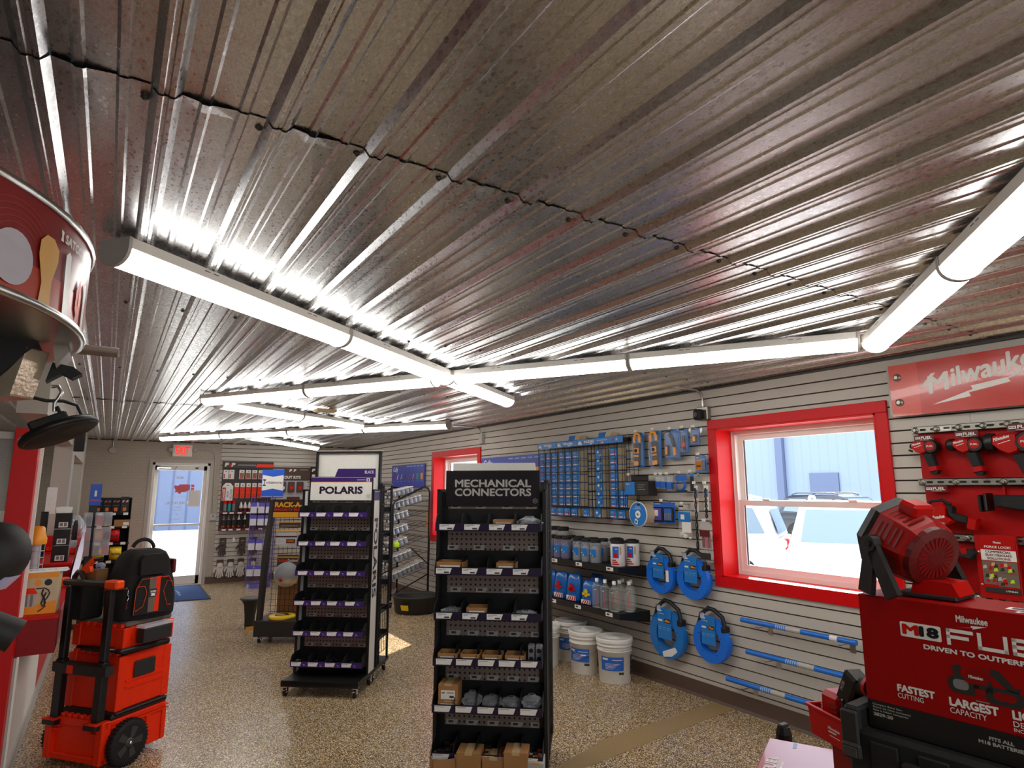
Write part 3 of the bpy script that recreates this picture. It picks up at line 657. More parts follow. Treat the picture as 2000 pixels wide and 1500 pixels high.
for k in (1, 2, 3, 4, 5): pile('loose black connectors in the bins of the %s shelf of the purple-striped rack' % SF[k], PL, PA, SHZ[k], -.28, .28, 50+k, 55, ('matte_black', 'black', 'lead'))
for i, (x, sx, sz, q, rz) in enumerate(((-.235, .13, .10, 'tilted open flap box at the bottom left of the near black rack', .5), (-.09, .13, .135, 'tall carton with white label on base of near black rack, second from left', 0), (.04, .12, .11, 'plain carton in the middle of the base of near black rack', 0), (.16, .125, .15, 'tall carton with white label on base of near black rack, fourth from left', 0), (.262, .085, .10, 'pale box at the bottom right of the near black rack', 0))):
    carton('carton', q, ML, MA, x, .03+.02*i % .05, .119, sx, .17, sz, i == 0, rz if i else .35, col='cardboard' if i < 4 else 'lightgrey')

# ---------------------------------------------------------------- wheeled stand of cable-pulling gear
t = thing('display_stand', 'black wheeled stand with yellow lettered sign and wire grid back', 'display stand', (1.67, 7.2, 0), R(-32))
m = MB('charcoal'); m.box(-.27, .27, -.02, .42, .07, .235, .008); m.build('base', t)
for x in (-.22, .22):
    for y in (.04, .36): caster(t, x, y)
for sx in (-1, 1):
    m = MB('charcoal'); P = [(.0, .235), (.09, .235), (.21, 1.18), (.25, 1.28), (.25, 1.50), (.18, 1.50), (.16, 1.30), (.06, .95)]
    m.prism(P, sx*.235-.02, sx*.235+.02, 'yz'); m.build('upright', t)
m = MB('board_brown'); m.box(-.215, .225, .17, .2, 1.30, 1.505, .004); s = m.build('sign', t)
m = MB('gold'); o = (0, .1695, 0); m.rect(o, *BW, -.205, 1.305, .225, 1.362); m.text('RACK-A-TIERS', o, *BW, -.19, 1.415, w=.50, h=.06, bold=.05); m.m('orange').text('SPECIALTY ELECTRICAL', o, *BW, -.195, 1.378, w=.46, h=.025, bold=.01); m.build('sign_face', s)
m = MB('dark_metal')
for i in range(9): x = -.2+i*.05; m.tube([(x, .26, .24), (x, .26, 1.30)], .0025, 4)
for i in range(17): z = .28+i*.062; m.tube([(-.22, .255, z), (.22, .255, z)], .0025, 4)
m.build('wire_grid', t)
m = MB('kraft'); m.box(-.14, .2, .28, .285, .25, .82); m.build('backing_board', t)
def onstand(x, y, z): return loc((1.67, 7.2), R(-32), x, y, z)
m = MB('yellow'); m.lathe([(.0, 0), (.135, 0), (.14, .006), (.14, .026), (.13, .034), (0, .034)], 28); o = m.build('reel_lid', None); o.location = onstand(-.02, .12, .236); tag(o, 'round yellow lid with dark label on the black wheeled stand base', 'lid')
m = MB('board_brown'); m.face((0, 0, .0345), (1, 0, 0), (0, 1, 0), [(-.075, -.05), (.075, -.06), (.07, .06), (-.07, .06)]); m.m('tan').face((0, 0, .0349), (1, 0, 0), (0, 1, 0), [(-.05, -.03), (.03, -.035), (.03, .035), (-.05, .03)]); m.build('label', o)
# dust bowl on its card
t = thing('dust_bowl_pack', 'clear plastic dust bowl with red dot hanging on brown card', 'package', onstand(-.03, .24, .56), R(-32))
m = MB('brown_card'); m.box(-.12, .12, -.006, 0, .02, .33); m.m('gold').rect((0, -.0066, 0), *BW, -.12, .30, .12, .312); m.rect((0, -.0066, 0), *BW, -.12, .02, .12, .06); o = (0, -.007, 0); m.m('orange').text("Drillers", o, *BW, -.11, .255, w=.10, h=.028, bold=.01); m.m('white').text('Dustbowl', o, *BW, .0, .255, w=.11, h=.03, bold=.01); m.build('card', t)
m = MB('bowl'); m.lathe([(.135, 0), (.13, -.05), (.105, -.095), (.06, -.12), (0, -.128)], 28, (0, -.01, .12), 'y', caps=False); m.build('bowl', t)
m = MB('red'); m.lathe([(.02, 0), (.02, -.004), (0, -.004)], 16, (-.02, -.138, .075), 'y'); m.build('dot', t)
t = thing('cable_pack', 'clear bag of pulling heads with yellow strip on wheeled stand', 'package', onstand(-.04, .23, .99), R(-32))
m = MB('film2'); m.box(-.13, .11, -.03, 0, 0, .16, .012); m.build('pouch', t); m = MB('gold'); m.box(-.13, .12, -.034, .002, .155, .17); m.m('board_brown').rect((0, -.0345, 0), *BW, -.13, .095, .11, .11); m.m('dark_red').rect((0, -.0345, 0), *BW, -.01, .03, .09, .075); m.m('gold').text('COBLE', (0, -.035, 0), *BW, .04, .045, w=.07, h=.02, bold=.02, al='c'); m.build('header_card', t)
t = thing('rod_pack', 'flat brown pack above the clear bag on the wheeled stand', 'package', onstand(-.03, .24, 1.19), R(-32))
m = MB('brown_card'); m.box(-.12, .12, -.012, 0, 0, .06); m.m('gold').rect((0, -.0125, 0), *BW, -.12, .052, .12, .06); m.build('card', t); m = MB('grey'); m.box(-.1, .1, -.02, -.012, .012, .026); m.build('rods', t)
# flared black stand left of it
t = thing('tapered_stand', 'black flared floor stand with round top left of wheeled stand', 'stand', (1.545, 8.15, 0))
m = MB('charcoal'); m.lathe([(.05, 0), (.055, .03), (.06, .15), (.075, .27), (.10, .32)], 20); m.build('body', t); m = MB('darkgrey'); m.lathe([(.10, .32), (.125, .335), (.125, .345), (.09, .355), (0, .358)], 24); m.build('top', t)
m = MB('gold'); m.box(-.05, .05, -.061, -.055, .0, .03); m.build('label', t)

# ---------------------------------------------------------------- violet wire spinner by the back wall
t = thing('wire_spinner', 'violet wire rack of white blister packs near back wall', 'wire rack', (2.27, 11.45, 0), R(-20))
m = MB('wire_violet'); 
for x in (-.17, .17):
    for y in (-.17, .17): m.tube([(x, y, .06), (x, y, 1.5)], .008, 5)
for z in [.08+.12*i for i in range(12)]:
    m.tube([(-.17, -.17, z), (.17, -.17, z), (.17, .17, z), (-.17, .17, z)], .004, 4, True)
for i in range(1, 4):
    for s_ in (-1, 1): m.tube([(-.17+.085*i, .17*s_, .08), (-.17+.085*i, .17*s_, 1.5)], .003, 4); m.tube([(.17*s_, -.17+.085*i, .08), (.17*s_, -.17+.085*i, 1.5)], .003, 4)
m.build('wire_frame', t); m = MB('wire_violet'); m.cyl((0, 0, 0), (0, 0, .06), .2, .18, 20); m.build('foot', t)
BP = None; k = 0
for z in (.2, .62, 1.02, 1.22):
    for x in (-.12, 0, .12):
        l = '%s blister pack with violet card, %s row of violet wire rack' % (['left', 'middle', 'right'][round(x/.12)+1], {.2: 'lowest', .62: 'third', 1.02: 'second', 1.22: 'top'}[z])
        P = loc((2.27, 11.45), R(-20), x, -.18, z)
        if BP is None:
            BP = thing('blister_pack', l, 'package', P, R(-20), 'blister packs on the violet wire rack'); m = MB('paper'); m.box(-.05, .05, -.0035, 0, 0, .11); m.m('violet').box(-.05, .05, -.004, 0, .11, .17); m.build('card', BP); m = MB('violet_film'); m.box(-.05, .05, -.03, 0, 0, .11, .006); m.build('blister', BP)
        else: dup(BP, P, R(-20), l)
# flat blue-and-white sign standing over the spinner
t = thing('hanging_sign', 'blue and white lettered sign with chevron bands over the violet rack', 'sign', (2.36, 11.255, 1.475))
m = MB('intermatic_blue'); m.box(-.18, .18, 0, .006, 0, .475); o = (0, -.0008, 0); m.m('paper').face(o, *BW, [(-.172, .12), (0, .155), (.172, .12), (.172, .385), (0, .355), (-.172, .385)]); m.m('dark_red').rect(o, *BW, -.18, 0, .18, .016); m.m('paper').rect(o, *BW, -.18, .017, .18, .022)
m.m('header_black').text('NTERMATIC', (0, -.0014, 0), *BW, -.105, .235, w=.265, h=.036, bold=.02)
for s_ in (1, -1): m.m('dark_purple').face((0, -.0014, 0), *BW, [(-.165, .255+s_*.055), (-.11, .255+s_*.055), (-.122, .255+s_*.03), (-.153, .255+s_*.03)])
m.rect((0, -.0014, 0), *BW, -.144, .23, -.132, .28); m.build('board', t); m = MB('steel'); m.tube([(0, .008, -.02), (0, .008, .3)], .005, 5); m.build('post', t)
# ================================================================ RIGHT WALL
# ---- gravity-feed wire rack of small boxes
WR = thing('wire_rack', 'black wire rack on right wall feeding stacked blue boxes, under long blue header', 'wire rack', (XR, 0, 0))
m = MB('dark_metal'); y0, y1, z0, z1 = 4.215, 5.60, 1.345, 2.105
for x in (-.012, -.155):
    for z in ([1.345, 1.44, 1.56, 1.68, 1.79, 1.90, 2.0, 2.105] if x < -.1 else [1.345, 1.6, 1.85, 2.105]): m.tube([(x, y0, z), (x, y1, z)], .0028 if z not in (1.44, 1.79) else .004, 4)
COLY = [5.545, 5.435, 5.335, 5.205, 5.09, 4.975, 4.62, 4.41, 4.285]
for y in COLY:
    for dy in (-.045, .045):
        m.tube([(-.155, y+dy, z0), (-.155, y+dy, z1)], .0025, 4)
for y in (y0, 4.27, 4.33, 4.50, 4.70, 4.76, 4.82, 4.88, y1): m.tube([(-.155, y, z0), (-.155, y, z1)], .0025, 4); m.tube([(-.012, y, z0), (-.012, y, z1)], .0025, 4)
for y in (y0, 4.36, 4.52, 4.72, 4.90, 5.15, 5.39, y1):
    for z in (1.345, 1.79, 2.105): m.tube([(-.012, y, z), (-.155, y, z)], .0028, 4)
m.tube([(0, 4.19, 1.79), (-.17, 4.19, 1.79), (-.17, 4.3, 1.79)], .004, 4); m.tube([(-.2, 4.2, 1.44), (-.155, 5.6, 1.44)], .004, 4)
m.m('black').box(-.006, -.001, y0, y1, 2.06, 2.10); m.box(-.006, -.001, y0, y1, 1.35, 1.38)
m.build('wire_frame', WR)
for (ya, yb, s_, w_) in ((5.60, 5.26, 'Wire-Nut', .15), (5.255, 4.915, 'Wire-Nut', .16), (4.91, 4.245, 'IN-SURE', .15)):
    m = MB('ideal_blue'); X = -.165; m.box(X, X+.004, yb, ya, 2.045, 2.104); o = (X-.0006, ya, 2.045)
    m.m('white'); m.text(s_, o, *RW, .11, .02, w=w_, h=.026, bold=.03); m.face(o, *RW, [(.012, .012), (.07, .012), (.06, .05), (.045, .03), (.035, .052), (.02, .03)])
    for i in range(3 if s_ == 'IN-SURE' else 2): m.m('paper').rect((X-.001, ya, 2.045), *RW, .04+i*.16, .004, .075+i*.16, .018); m.m('darkgrey').rect((X-.0014, ya, 2.045), *RW, .046+i*.16, .008, .063+i*.16, .014)
    if s_ == 'IN-SURE': m.m('white').text('PUSH-IN WIRE CONNECTORS', o, *RW, .30, .03, w=.15, h=.01); m.m('red').face(o, *RW, [(.52, .02), (.55, .02), (.535, .052)]); m.m('lightgrey').face(o, *RW, [(.565, .02), (.60, .02), (.582, .052)])
    m.build('header', WR)
BX = {}
def wbox(kind, y, z, label, grp, w=.088, h=.078, d=.12):
    P = (XR-.018, y, z)
    if kind not in BX:
        t = thing('connector_box', label, 'box', P, 0, grp)
        m = MB('ideal_blue'); m.box(-d, 0, -w/2, w/2, 0, h, .0015); m.m('skin_beige').box(-d+.012, -.002, -w/2-.0006, -w/2+.001, .003, h-.003)
        o = (-d-.0007, w/2, 0); m.m('paper')
        if kind == 'y': m.m('paper').face(o, *RW, [(.02, .045), (.035, .03), (.05, .045), (.035, .06)]); m.m('yellow').face(o, *RW, [(.05, .008), (.085, .008), (.085, .03)])
        else:
            m.rect(o, *RW, .004, .012, w-.004, .02); m.m('red').rect((o[0]-.0003, o[1], o[2]), *RW, .004, .006, w*.55, .012); m.m('red' if kind == 'r' else 'yellow' if kind == 'a' else 'green').rect((o[0]-.0003, o[1], o[2]), *RW, w*.66, .012, w*.82, .04)
            m.m('pale_blue').rect(o, *RW, .012, .055, .05, .060); m.rect(o, *RW, .012, .045, .04, .049)
        m.build('carton', t); BX[kind] = t
    else: dup(BX[kind], P, None, label, grp)
KC = ['r', 'r', 'a', 'r', 'a', 'g']
for ci, y in enumerate(COLY):
    top, bot = (2.03, 1.447) if ci < 6 else ((2.04, 1.447) if ci < 8 else (1.66, 1.447))
    kd = KC[ci] if ci < 6 else ('y' if ci == 6 else 'r'); n = int((top-bot)/.0795)
    for i in range(n): wbox(kd, y, bot+.001+i*.0795, ('blue box stacked in the %s column of the wall wire rack' % (['leftmost', 'second', 'third', 'fourth', 'fifth', 'sixth', 'yellow cornered', 'second from right', 'rightmost short'][ci])), 'boxes in the %s wire rack column' % ORD[ci])
for y in (5.44, 5.33, 5.20, 5.09, 4.975, 4.79, 4.62, 4.40, 4.285):
    kd = 'y' if y == 4.62 else 'r'; P = (XR-.045, y, 1.352); dup(BX[kd], P, None, 'blue box in the bottom tray row of the wall wire rack', 'boxes in the bottom tray of the wire rack')
for y in (5.09, 4.62):
    t = thing('empty_box', 'opened blue box lying on top of the wall wire rack, %s' % ('left' if y > 5 else 'right'), 'box', (XR-.02, y, 2.11)); m = MB('ideal_blue'); m.prism([(-.10, 0), (-.005, 0), (-.005, .045), (-.09, .05)], -.075, .02, 'xz'); m.m('skin_beige').prism([(-.10, 0), (-.005, 0), (-.005, .045), (-.085, .045)], -.155, -.0755, 'xz'); m.build('carton', t)

# ---- blister packs on slatwall hooks
def hook(t, L=.12, z=0, y=0):
    m = MB('steel'); m.tube([(0, y, z), (-L, y, z+.006), (-L-.008, y, z+.016)], .0025, 5); m.box(-.004, 0, y-.012, y+.012, z-.035, z+.008); m.m('paper').box(-L-.006, -L, y-.016, y+.016, z+.004, z+.024); m.build('hook', t)
def pack(nm, label, y, z, w_, h, card='ideal_blue', d=.07, cat='package', blister=True):
    t = thing(nm, label, cat, (XR, y, z)); hook(t, d+.03)
    m = MB(card); m.box(-d, -d+.003, -w_/2, w_/2, -h, -.005); 
    o = (-d-.0006, w_/2, -h)
    m.m('white'); m.rect(o, *RW, w_*.08, h*.88, w_*.35, h*.915); m.m('black').rect((o[0]-.0003, o[1], o[2]), *RW, w_*.06, h*.92, w_*.4, h*.97)
    m.build('card', t)
    if blister: m = MB('film'); m.box(-d-.035, -d-.001, -w_*.45, w_*.45, -h*.96, -h*.12, .008); m.build('blister', t)
    return t
def meter(t, y, z, tilt):
    T = Matrix.Translation((-.085, y, z)) @ Matrix.Rotation(tilt, 4, 'X')
    m = MB('black'); m.T = T; m.box(-.012, .012, -.034, .034, -.19, .02, .008); m.build('meter_body', t)
    m = MB('orange'); m.T = T; m.m('amber'); m.box(-.017, -.012, -.028, .028, -.185, -.145, .003); m.box(-.017, -.012, -.03, .03, -.105, -.09, .003); m.box(-.017, -.012, -.03, .03, -.075, -.025, .004)
    m.m('darkgrey').box(-.018, -.012, -.022, .022, -.143, -.11, .002); m.m('black').cyl((-.0175, 0, -.05), (-.024, 0, -.05), .016, n=16); m.build('keypad', t)
    m = MB('amber'); m.T = T; P = [(.036*math.cos(R(a)), .05+.055*math.sin(R(a))) for a in range(-35, 216, 14)]
    m.tube([(-.006, a, b) for a, b in P], .013, 8); m.build('clamp_jaw', t)
    m = MB('white'); m.T = T; m.tube([(-.017, .05, -.14), (-.017, .058, -.12), (-.017, .055, -.1), (-.017, .062, -.06)], .0025, 4); m.build('test_lead', t)
t = pack('clamp_meter', 'orange clamp meter pack nearest the wire rack, open jaw', 4.14, 2.125, .135, .31); meter(t, 0, -.115, R(3))
t = pack('clamp_meter', 'second orange clamp meter pack from the wire rack', 3.93, 2.128, .14, .315); meter(t, 0, -.118, R(-4))
t = pack('tester_kit', 'blue pack with long black and orange probe and small tester', 3.73, 2.118, .16, .245)
m = MB('amber'); m.tube([(-.085, -.035, -.22), (-.085, -.03, -.15)], .014, 8); m.m('black'); m.tube([(-.085, -.03, -.15), (-.085, -.01, -.08), (-.085, .02, -.03)], .013, 8); m.build('probe', t); m = MB('black'); m.box(-.10, -.075, .03, .065, -.22, -.13, .006); m.m('amber').box(-.103, -.099, .036, .059, -.21, -.14, .003); m.build('tester', t)
t = pack('voltage_pen', 'narrow blue pack holding black and orange voltage pen', 3.595, 2.118, .08, .20); m = MB('black'); m.tube([(-.085, 0, -.06), (-.085, 0, -.12)], .011, 8); m.tube([(-.085, 0, -.15), (-.085, -.004, -.185)], .011, 8); m.m('orange').tube([(-.085, 0, -.12), (-.085, 0, -.152)], .012, 8); m.build('pen', t)
t = pack('small_tester', 'small blue pack at the right end of top hooks by window', 3.475, 2.112, .085, .135); m = MB('black'); m.box(-.10, -.075, -.022, .018, -.12, -.055, .006); m.m('amber').box(-.103, -.099, -.014, .010, -.11, -.07, .004); m.build('tester', t)
t = pack('receptacle_tester', 'square blue pack with yellow tester beside the window casing', 3.44, 1.885, .115, .135); m = MB('amber'); m.box(-.105, -.075, -.045, .03, -.115, -.04, .006); m.m('black').box(-.108, -.10, -.03, .015, -.09, -.08); m.box(-.104, -.075, -.047, -.038, -.116, -.04, .003); m.build('tester', t)
t = thing('hole_saw_kit', 'blue and black boxed kit with handle hanging below clamp meters', 'box', (XR, 4.085, 1.562)); hook(t, .2, .17, .06)
m = MB('charcoal'); m.box(-.17, -.05, -.14, .14, 0, .125, .006); m.m('ideal_blue'); m.box(-.1705, -.11, .02, .1405, .006, .119); m.m('grey')
for i in range(3): m.rect((-.1706, .0, .03), *RW, .02, .02+i*.02, .11-.02*(i % 2), .026+i*.02)
m.m('lightgrey').rect((-.1707, .135, .085), *RW, .01, .01, .05, .02); m.build('carton', t)
m = MB('black'); m.box(-.12, -.10, -.09, .12, .125, .175, .006); m.build('handle', t)
for i, (y, h) in enumerate(((3.905, .115), (3.845, .12), (3.775, .13))):
    t = thing('bit_case', '%s of three small clear and blue bit cases right of the kit' % ['leftmost', 'middle', 'rightmost'][i], 'package', (XR, y, 1.735)); hook(t, .11)
    m = MB('film2'); m.box(-.09, -.06, -.026, .026, -h, -.01, .006); m.build('case', t); m = MB('label_blue'); m.box(-.093, -.058, -.027, .027, -h+.01, -h*.45, .004); m.build('sleeve', t)
t = thing('wire_coil_pack', 'blue coiled wire on a blue card right of the bit cases', 'package', (XR, 3.645, 1.74)); hook(t, .1)
m = MB('label_blue'); m.box(-.08, -.077, -.06, .06, -.05, -.005); m.m('charcoal').box(-.08, -.077, -.06, .06, -.15, -.13); m.build('card', t)
m = MB('pole_blue')
for r_ in (.055, .05, .044): m.tube([(-.085-(.055-r_), r_*math.cos(R(a)), -.09+r_*.85*math.sin(R(a))) for a in range(0, 360, 18)], .0045, 5, True)
m.build('coil', t)
t = thing('black_pen', 'narrow black pen on blue card right of the wire coil', 'package', (XR, 3.53, 1.75)); hook(t, .1); m = MB('ideal_blue'); m.box(-.08, -.077, -.022, .022, -.06, -.005); m.build('card', t); m = MB('black'); m.box(-.09, -.072, -.016, .016, -.15, -.03, .005); m.build('pen', t)
def drillbit(label, y, zt, L1, L2):
    t = thing('drill_bit', label, 'drill bit', (XR, y, zt)); hook(t, .09, 0)
    m = MB('paper'); m.box(-.075, -.071, -.02, .02, -L1, -.01); m.m('ideal_blue').rect((-.0756, .02, -L1), *RW, 0, L1*.5, .04, L1*.8); m.m('amber').rect((-.0758, .02, -L1), *RW, 0, L1*.30, .04, L1*.42); m.m('film').box(-.085, -.07, -.02, .02, -L1, -.01); m.build('sleeve', t)
    m = MB('dark_metal'); n = 26
    for a0 in (0, math.pi): m.tube([(-.082+.007*math.cos(a0+i*.75), .007*math.sin(a0+i*.75), -.03-L2*i/n) for i in range(n+1)], .0055, 5)
    m.build('bit', t)
drillbit('long auger bit in paper sleeve hanging left of the window casing', 3.50, 1.655, .22, .49); drillbit('shorter bit in paper sleeve, closest to window casing', 3.395, 1.655, .20, .235)
t = pack('drill_set', 'open blue case of drill bits above the fish tapes', 3.86, 1.51, .25, .18, 'label_blue', .07, blister=False)
for s_ in (.06, -.06):
    m = MB('black'); m.box(-.09, -.073, s_-.055, s_+.055, -.165, -.045, .006); m.m('label_blue' if s_ < 0 else 'violet').box(-.0915, -.09, s_-.043, s_+.043, -.155, -.055)
    if s_ < 0:
        m.m('steel')
        for i in range(7): m.tube([(-.094, s_+.033-i*.011, -.15), (-.094, s_+.033-i*.011, -.09)], .0025, 4)
    else: m.m('paper').rect((-.0922, s_+.03, -.14), *RW, 0, .02, .04, .07)
    m.build('case_half', t)
t = pack('parts_bag', 'clear bag with blue and white header right of the drill set', 3.64, 1.49, .14, .27, 'film', .06, blister=False); m = MB('ideal_blue'); m.box(-.067, -.064, -.06, .07, -.14, -.06); m.m('paper').box(-.067, -.064, -.065, .03, -.225, -.1402); m.rect((-.0674, .06, -.12), *RW, .02, 0, .06, .04); m.build('label', t); m = MB('white'); r_ = random.Random(2)
for i in range(9): m.ball((-.055, r_.uniform(-.05, .05), -.25+r_.uniform(-.02, .02)), .012, (1, 1.3, .8), 6, 4)
m.build('parts', t).__setitem__('kind', 'stuff')
t = thing('screwdriver_pack', 'clear pack of red handled screwdrivers beside the window casing', 'package', (XR, 3.42, 1.36)); hook(t, .09)
m = MB('film'); m.box(-.085, -.055, -.055, .055, -.31, -.01, .008); m.build('pouch', t)
for y, c_ in ((.03, 'dark_red'), (0, 'pink'), (-.03, 'dark_red')):
    m = MB(c_); m.tube([(-.07, y, -.09), (-.07, y, -.2)], .011, 7); m.m('steel').tube([(-.07, y, -.2), (-.07, y*.4, -.295)], .003, 5); m.build('screwdriver', t)
m = MB('dark_red'); m.box(-.087, -.086, -.05, .05, -.115, -.065); m.m('charcoal').box(-.087, -.086, -.05, .05, -.29, -.24); m.build('label', t)
# spool of pull line on a peg
t = thing('line_spool', 'spool of pale pull line with round blue end label on slatwall', 'spool', (XR, 4.035, 1.402))
m = MB('skin_beige'); m.lathe([(.012, -.005), (.085, -.01), (.088, -.03), (.083, -.05), (.088, -.09), (.084, -.13), (.088, -.17), (.085, -.19), (.012, -.20)], 28, (0, 0, 0), 'x'); m.build('line', t)
m = MB('paper'); m.lathe([(.012, -.2), (.108, -.2), (.108, -.208), (.012, -.208)], 32, (0, 0, 0), 'x'); m.lathe([(.012, -.004), (.095, -.004), (.095, -.010), (.012, -.010)], 28, (0, 0, 0), 'x'); m.build('flange', t)
m = MB('ideal_blue'); a = arc2(0, 0, .102, 0, 360, 32); b_ = arc2(0, 0, .032, 0, 360, 32)
for i in range(32): m.face((-.2086, 0, 0), *RW, [a[i], a[i+1], b_[i+1], b_[i]])
m.m('paper'); m.face((-.2090, 0, 0), *RW, [(-.045, -.075), (-.01, -.09), (0, -.05), (-.035, -.035)]); m.rect((-.209, 0, 0), *RW, -.03, .06, .03, .064); m.rect((-.209, 0, 0), *RW, -.05, .045, .04, .048); m.m('black').rect((-.209, 0, 0), *RW, -.005, .075, .03, .09); m.m('darkgrey').face((-.2094, 0, 0), *RW, [(-.036, -.07), (-.018, -.077), (-.012, -.058), (-.03, -.05)])
m.build('label', t); m = MB('steel'); m.tube([(0, 0, 0), (-.215, 0, 0)], .01, 8); m.build('peg', t)
# fish tapes
def fishtape(label, y, z, r, fac, txt, sticker):
    t = thing('fish_tape', label, 'fish tape', (XR, y, z)); x0, x1 = -.085, -.025
    col = 'pole_blue' if fac else 'cully_light'
    m = MB('tape_blue' if fac else 'tape_blue_pale'); n = 40
    ri = r*.57
    def inner(a):
        k = abs(math.cos(3*a/1.0))*.0
        p = math.cos(math.pi/5)/math.cos(((a+.3) % (2*math.pi/5))-math.pi/5); return ri*(.55+.45*p)*1.05
    rings = []
    for j, (q, x) in enumerate((('i', x1), ('o', x1), ('o2', (x0+x1)/2), ('o', x0), ('i', x0))):
        for i in range(n):
            a = 2*math.pi*i/n; rr = inner(a) if q == 'i' else (r*.965 if q == 'o' else r)
            rings.append((x, rr*math.sin(a), rr*math.cos(a)))
    m.add(rings, [(j*n+i, j*n+(i+1) % n, ((j+1) % 5)*n+(i+1) % n, ((j+1) % 5)*n+i) for j in range(5) for i in range(n)])
    m.m('black')
    for a in (1.2, 2.4, 3.7, 5.0): rr = (inner(a)+r)/2*.85; m.cyl((x0-.0005, rr*math.sin(a), rr*math.cos(a)), (x0-.002, rr*math.sin(a), rr*math.cos(a)), .004, n=8)
    m.build('reel_case', t)
    m = MB('black'); m.tube([(-.055, .72*r, .62*r), (-.055, .58*r, 1.05*r), (-.055, .15*r, 1.38*r), (-.055, -.2*r, 1.33*r), (-.055, -.62*r, 1.08*r), (-.055, -.78*r, .55*r)], .017, 8); m.box(-.09, -.02, -.88*r, -.62*r, .42*r, .72*r, .01); m.box(-.08, -.03, .62*r, .8*r, .5*r, .72*r, .01); m.build('handle', t)
    m = MB('ideal_blue'); y1 = .42*r; wv = .78*r; zt, zb = 1.08*r, -.18*r; m.box(x0-.008, x0-.004, y1-wv, y1, zb, zt, 0); o = (x0-.0088, y1, zb); H = zt-zb
    m.m('white'); m.rect(o, *RW, wv*.06, H*.88, wv*.32, H*.93); m.rect(o, *RW, wv*.06, H*.80, wv*.5, H*.815); m.rect(o, *RW, wv*.05, H*.56, wv*.36, H*.62); m.m('black').rect(o, *RW, wv*.50, H*.53, wv*.95, H*.66); m.m('amber').text(txt, (o[0]-.0004, o[1], o[2]), *RW, wv*.54, H*.555, w=wv*.37, h=H*.08, bold=.05)
    m.m('pale_blue')
    for i in range(3): m.rect(o, *RW, wv*(.06+.31*i), H*.36, wv*(.30+.31*i), H*.375); m.rect(o, *RW, wv*(.06+.31*i), H*.30, wv*(.26+.31*i), H*.31)
    m.build('card', t)
    if sticker:
        m = MB('paper')
        if sticker == 1: m.rect((x0-.0025, 0, 0), *RW, .48*r, -.30*r, .68*r, .28*r)
        else: m.face((x0-.0025, 0, 0), *RW, [(-.22*r, -.72*r), (.5*r, -.42*r), (.62*r, -.58*r), (.3*r, -.82*r), (-.18*r, -.92*r)])
        m.build('sticker', t)
    m = MB('yellow'); m.tube([(-.05, -.8*r, .35*r), (-.05, -1.25*r, .30*r)], .002, 4); m.build('leader', t)
    m = MB('steel'); m.tube([(0, .1*r, 1.26*r), (-.16, .12*r, 1.24*r), (-.168, .12*r, 1.30*r)], .003, 5); m.m('film2').box(-.15, -.148, .05*r-.02, .05*r+.02, 1.0*r, 1.24*r); m.build('hook', t)
mat('tape_blue', '#0b6fe0', .35); mat('tape_blue_pale', '#1673c4', .22)
fishtape('upper left blue fish tape reel marked 20m with side sticker', 3.93, .90, .158, 1, '20m', 1)
fishtape('upper right blue fish tape reel marked 30m', 3.575, .905, .165, 1, '30m', 0)
fishtape('lower left, larger fish tape reel marked 60m with white sticker at bottom', 3.88, .425, .195, 0, '60m', 2)
fishtape('lower right blue fish tape reel marked 73m', 3.425, .465, .170, 1, '73m', 0)
# blue fibreglass poles on hooks
def pole(label, ya, za, yb, zb):
    t = thing('fiberglass_pole', label, 'pole', (XR, 0, 0)); d = Vector((0, yb-ya, zb-za)); A = Vector((-.075, ya, za)); at = lambda q: tuple(A+d*q)
    m = MB('pole_blue'); m.tube([at(0), at(1)], .0175, 14); m.build('tube', t)
    m = MB('pale_blue'); m.tube([at(.34), at(.44)], .0179, 14); m.m('lightgrey').tube([at(.44), at(.56)], .0179, 14); m.m('label_blue')
    for i in range(5): m.tube([at(.35+i*.018), at(.357+i*.018)], .0181, 14)
    m.build('sleeve', t); m = MB('paper'); m.tube([at(.80), at(.86)], .0179, 14); m.build('price_label', t)
    for q in (.22, .92):
        m = MB('steel'); y, z = ya+d.y*q, za+d.z*q-.021; m.box(-.004, 0, y-.018, y+.018, z-.06, z+.01); m.tube([(0, y, z), (-.14, y+.01, z-.002), (-.147, y+.01, z+.01)], .003, 5); m.build('hook', t)
pole('topmost of three blue poles on the wall below the window', 3.13, .668, 2.28, .668); pole('middle blue pole on the wall below the window', 3.10, .452, 2.16, .452); pole('lowest blue pole, just above the baseboard', 3.29, .222, 2.42, .222)

# ---- shelves with jars, tubs, bags, bottles
def shelf(label, z, x0, y0, y1):
    t = thing('wall_shelf', label, 'shelf', (XR, 0, 0)); m = MB('black'); m.box(x0-XR, -.002, y0, y1, z-.012, z); m.box(x0-XR-.004, x0-XR, y0, y1, z-.045, z+.004); m.build('shelf_board', t)
    for y in (y0+.004, y1-.004): m = MB('black'); m.prism([(x0-XR, z-.045), (x0-XR, z), (0, z), (0, z-.10)], y-.003, y+.003, 'xz'); m.build('bracket', t)
    m = MB('paper')
    for y in (5.08, 4.70, 4.27): m = MB('paper'); m.box(x0-XR-.006, x0-XR-.0045, y-.045, y+.045, z-.036, z-.004); m.m('darkgrey').rect((x0-XR-.0066, y+.03, z-.03), *RW, 0, .004, .035, .018); m.build('price_tag', t)
    return t
shelf('upper black wall shelf holding jars and white tubs', .948, 3.76, 4.165, 6.0); shelf('lower black wall shelf holding blue bags and clear bottles', .570, 3.74, 4.14, 6.0)
PRO = {}
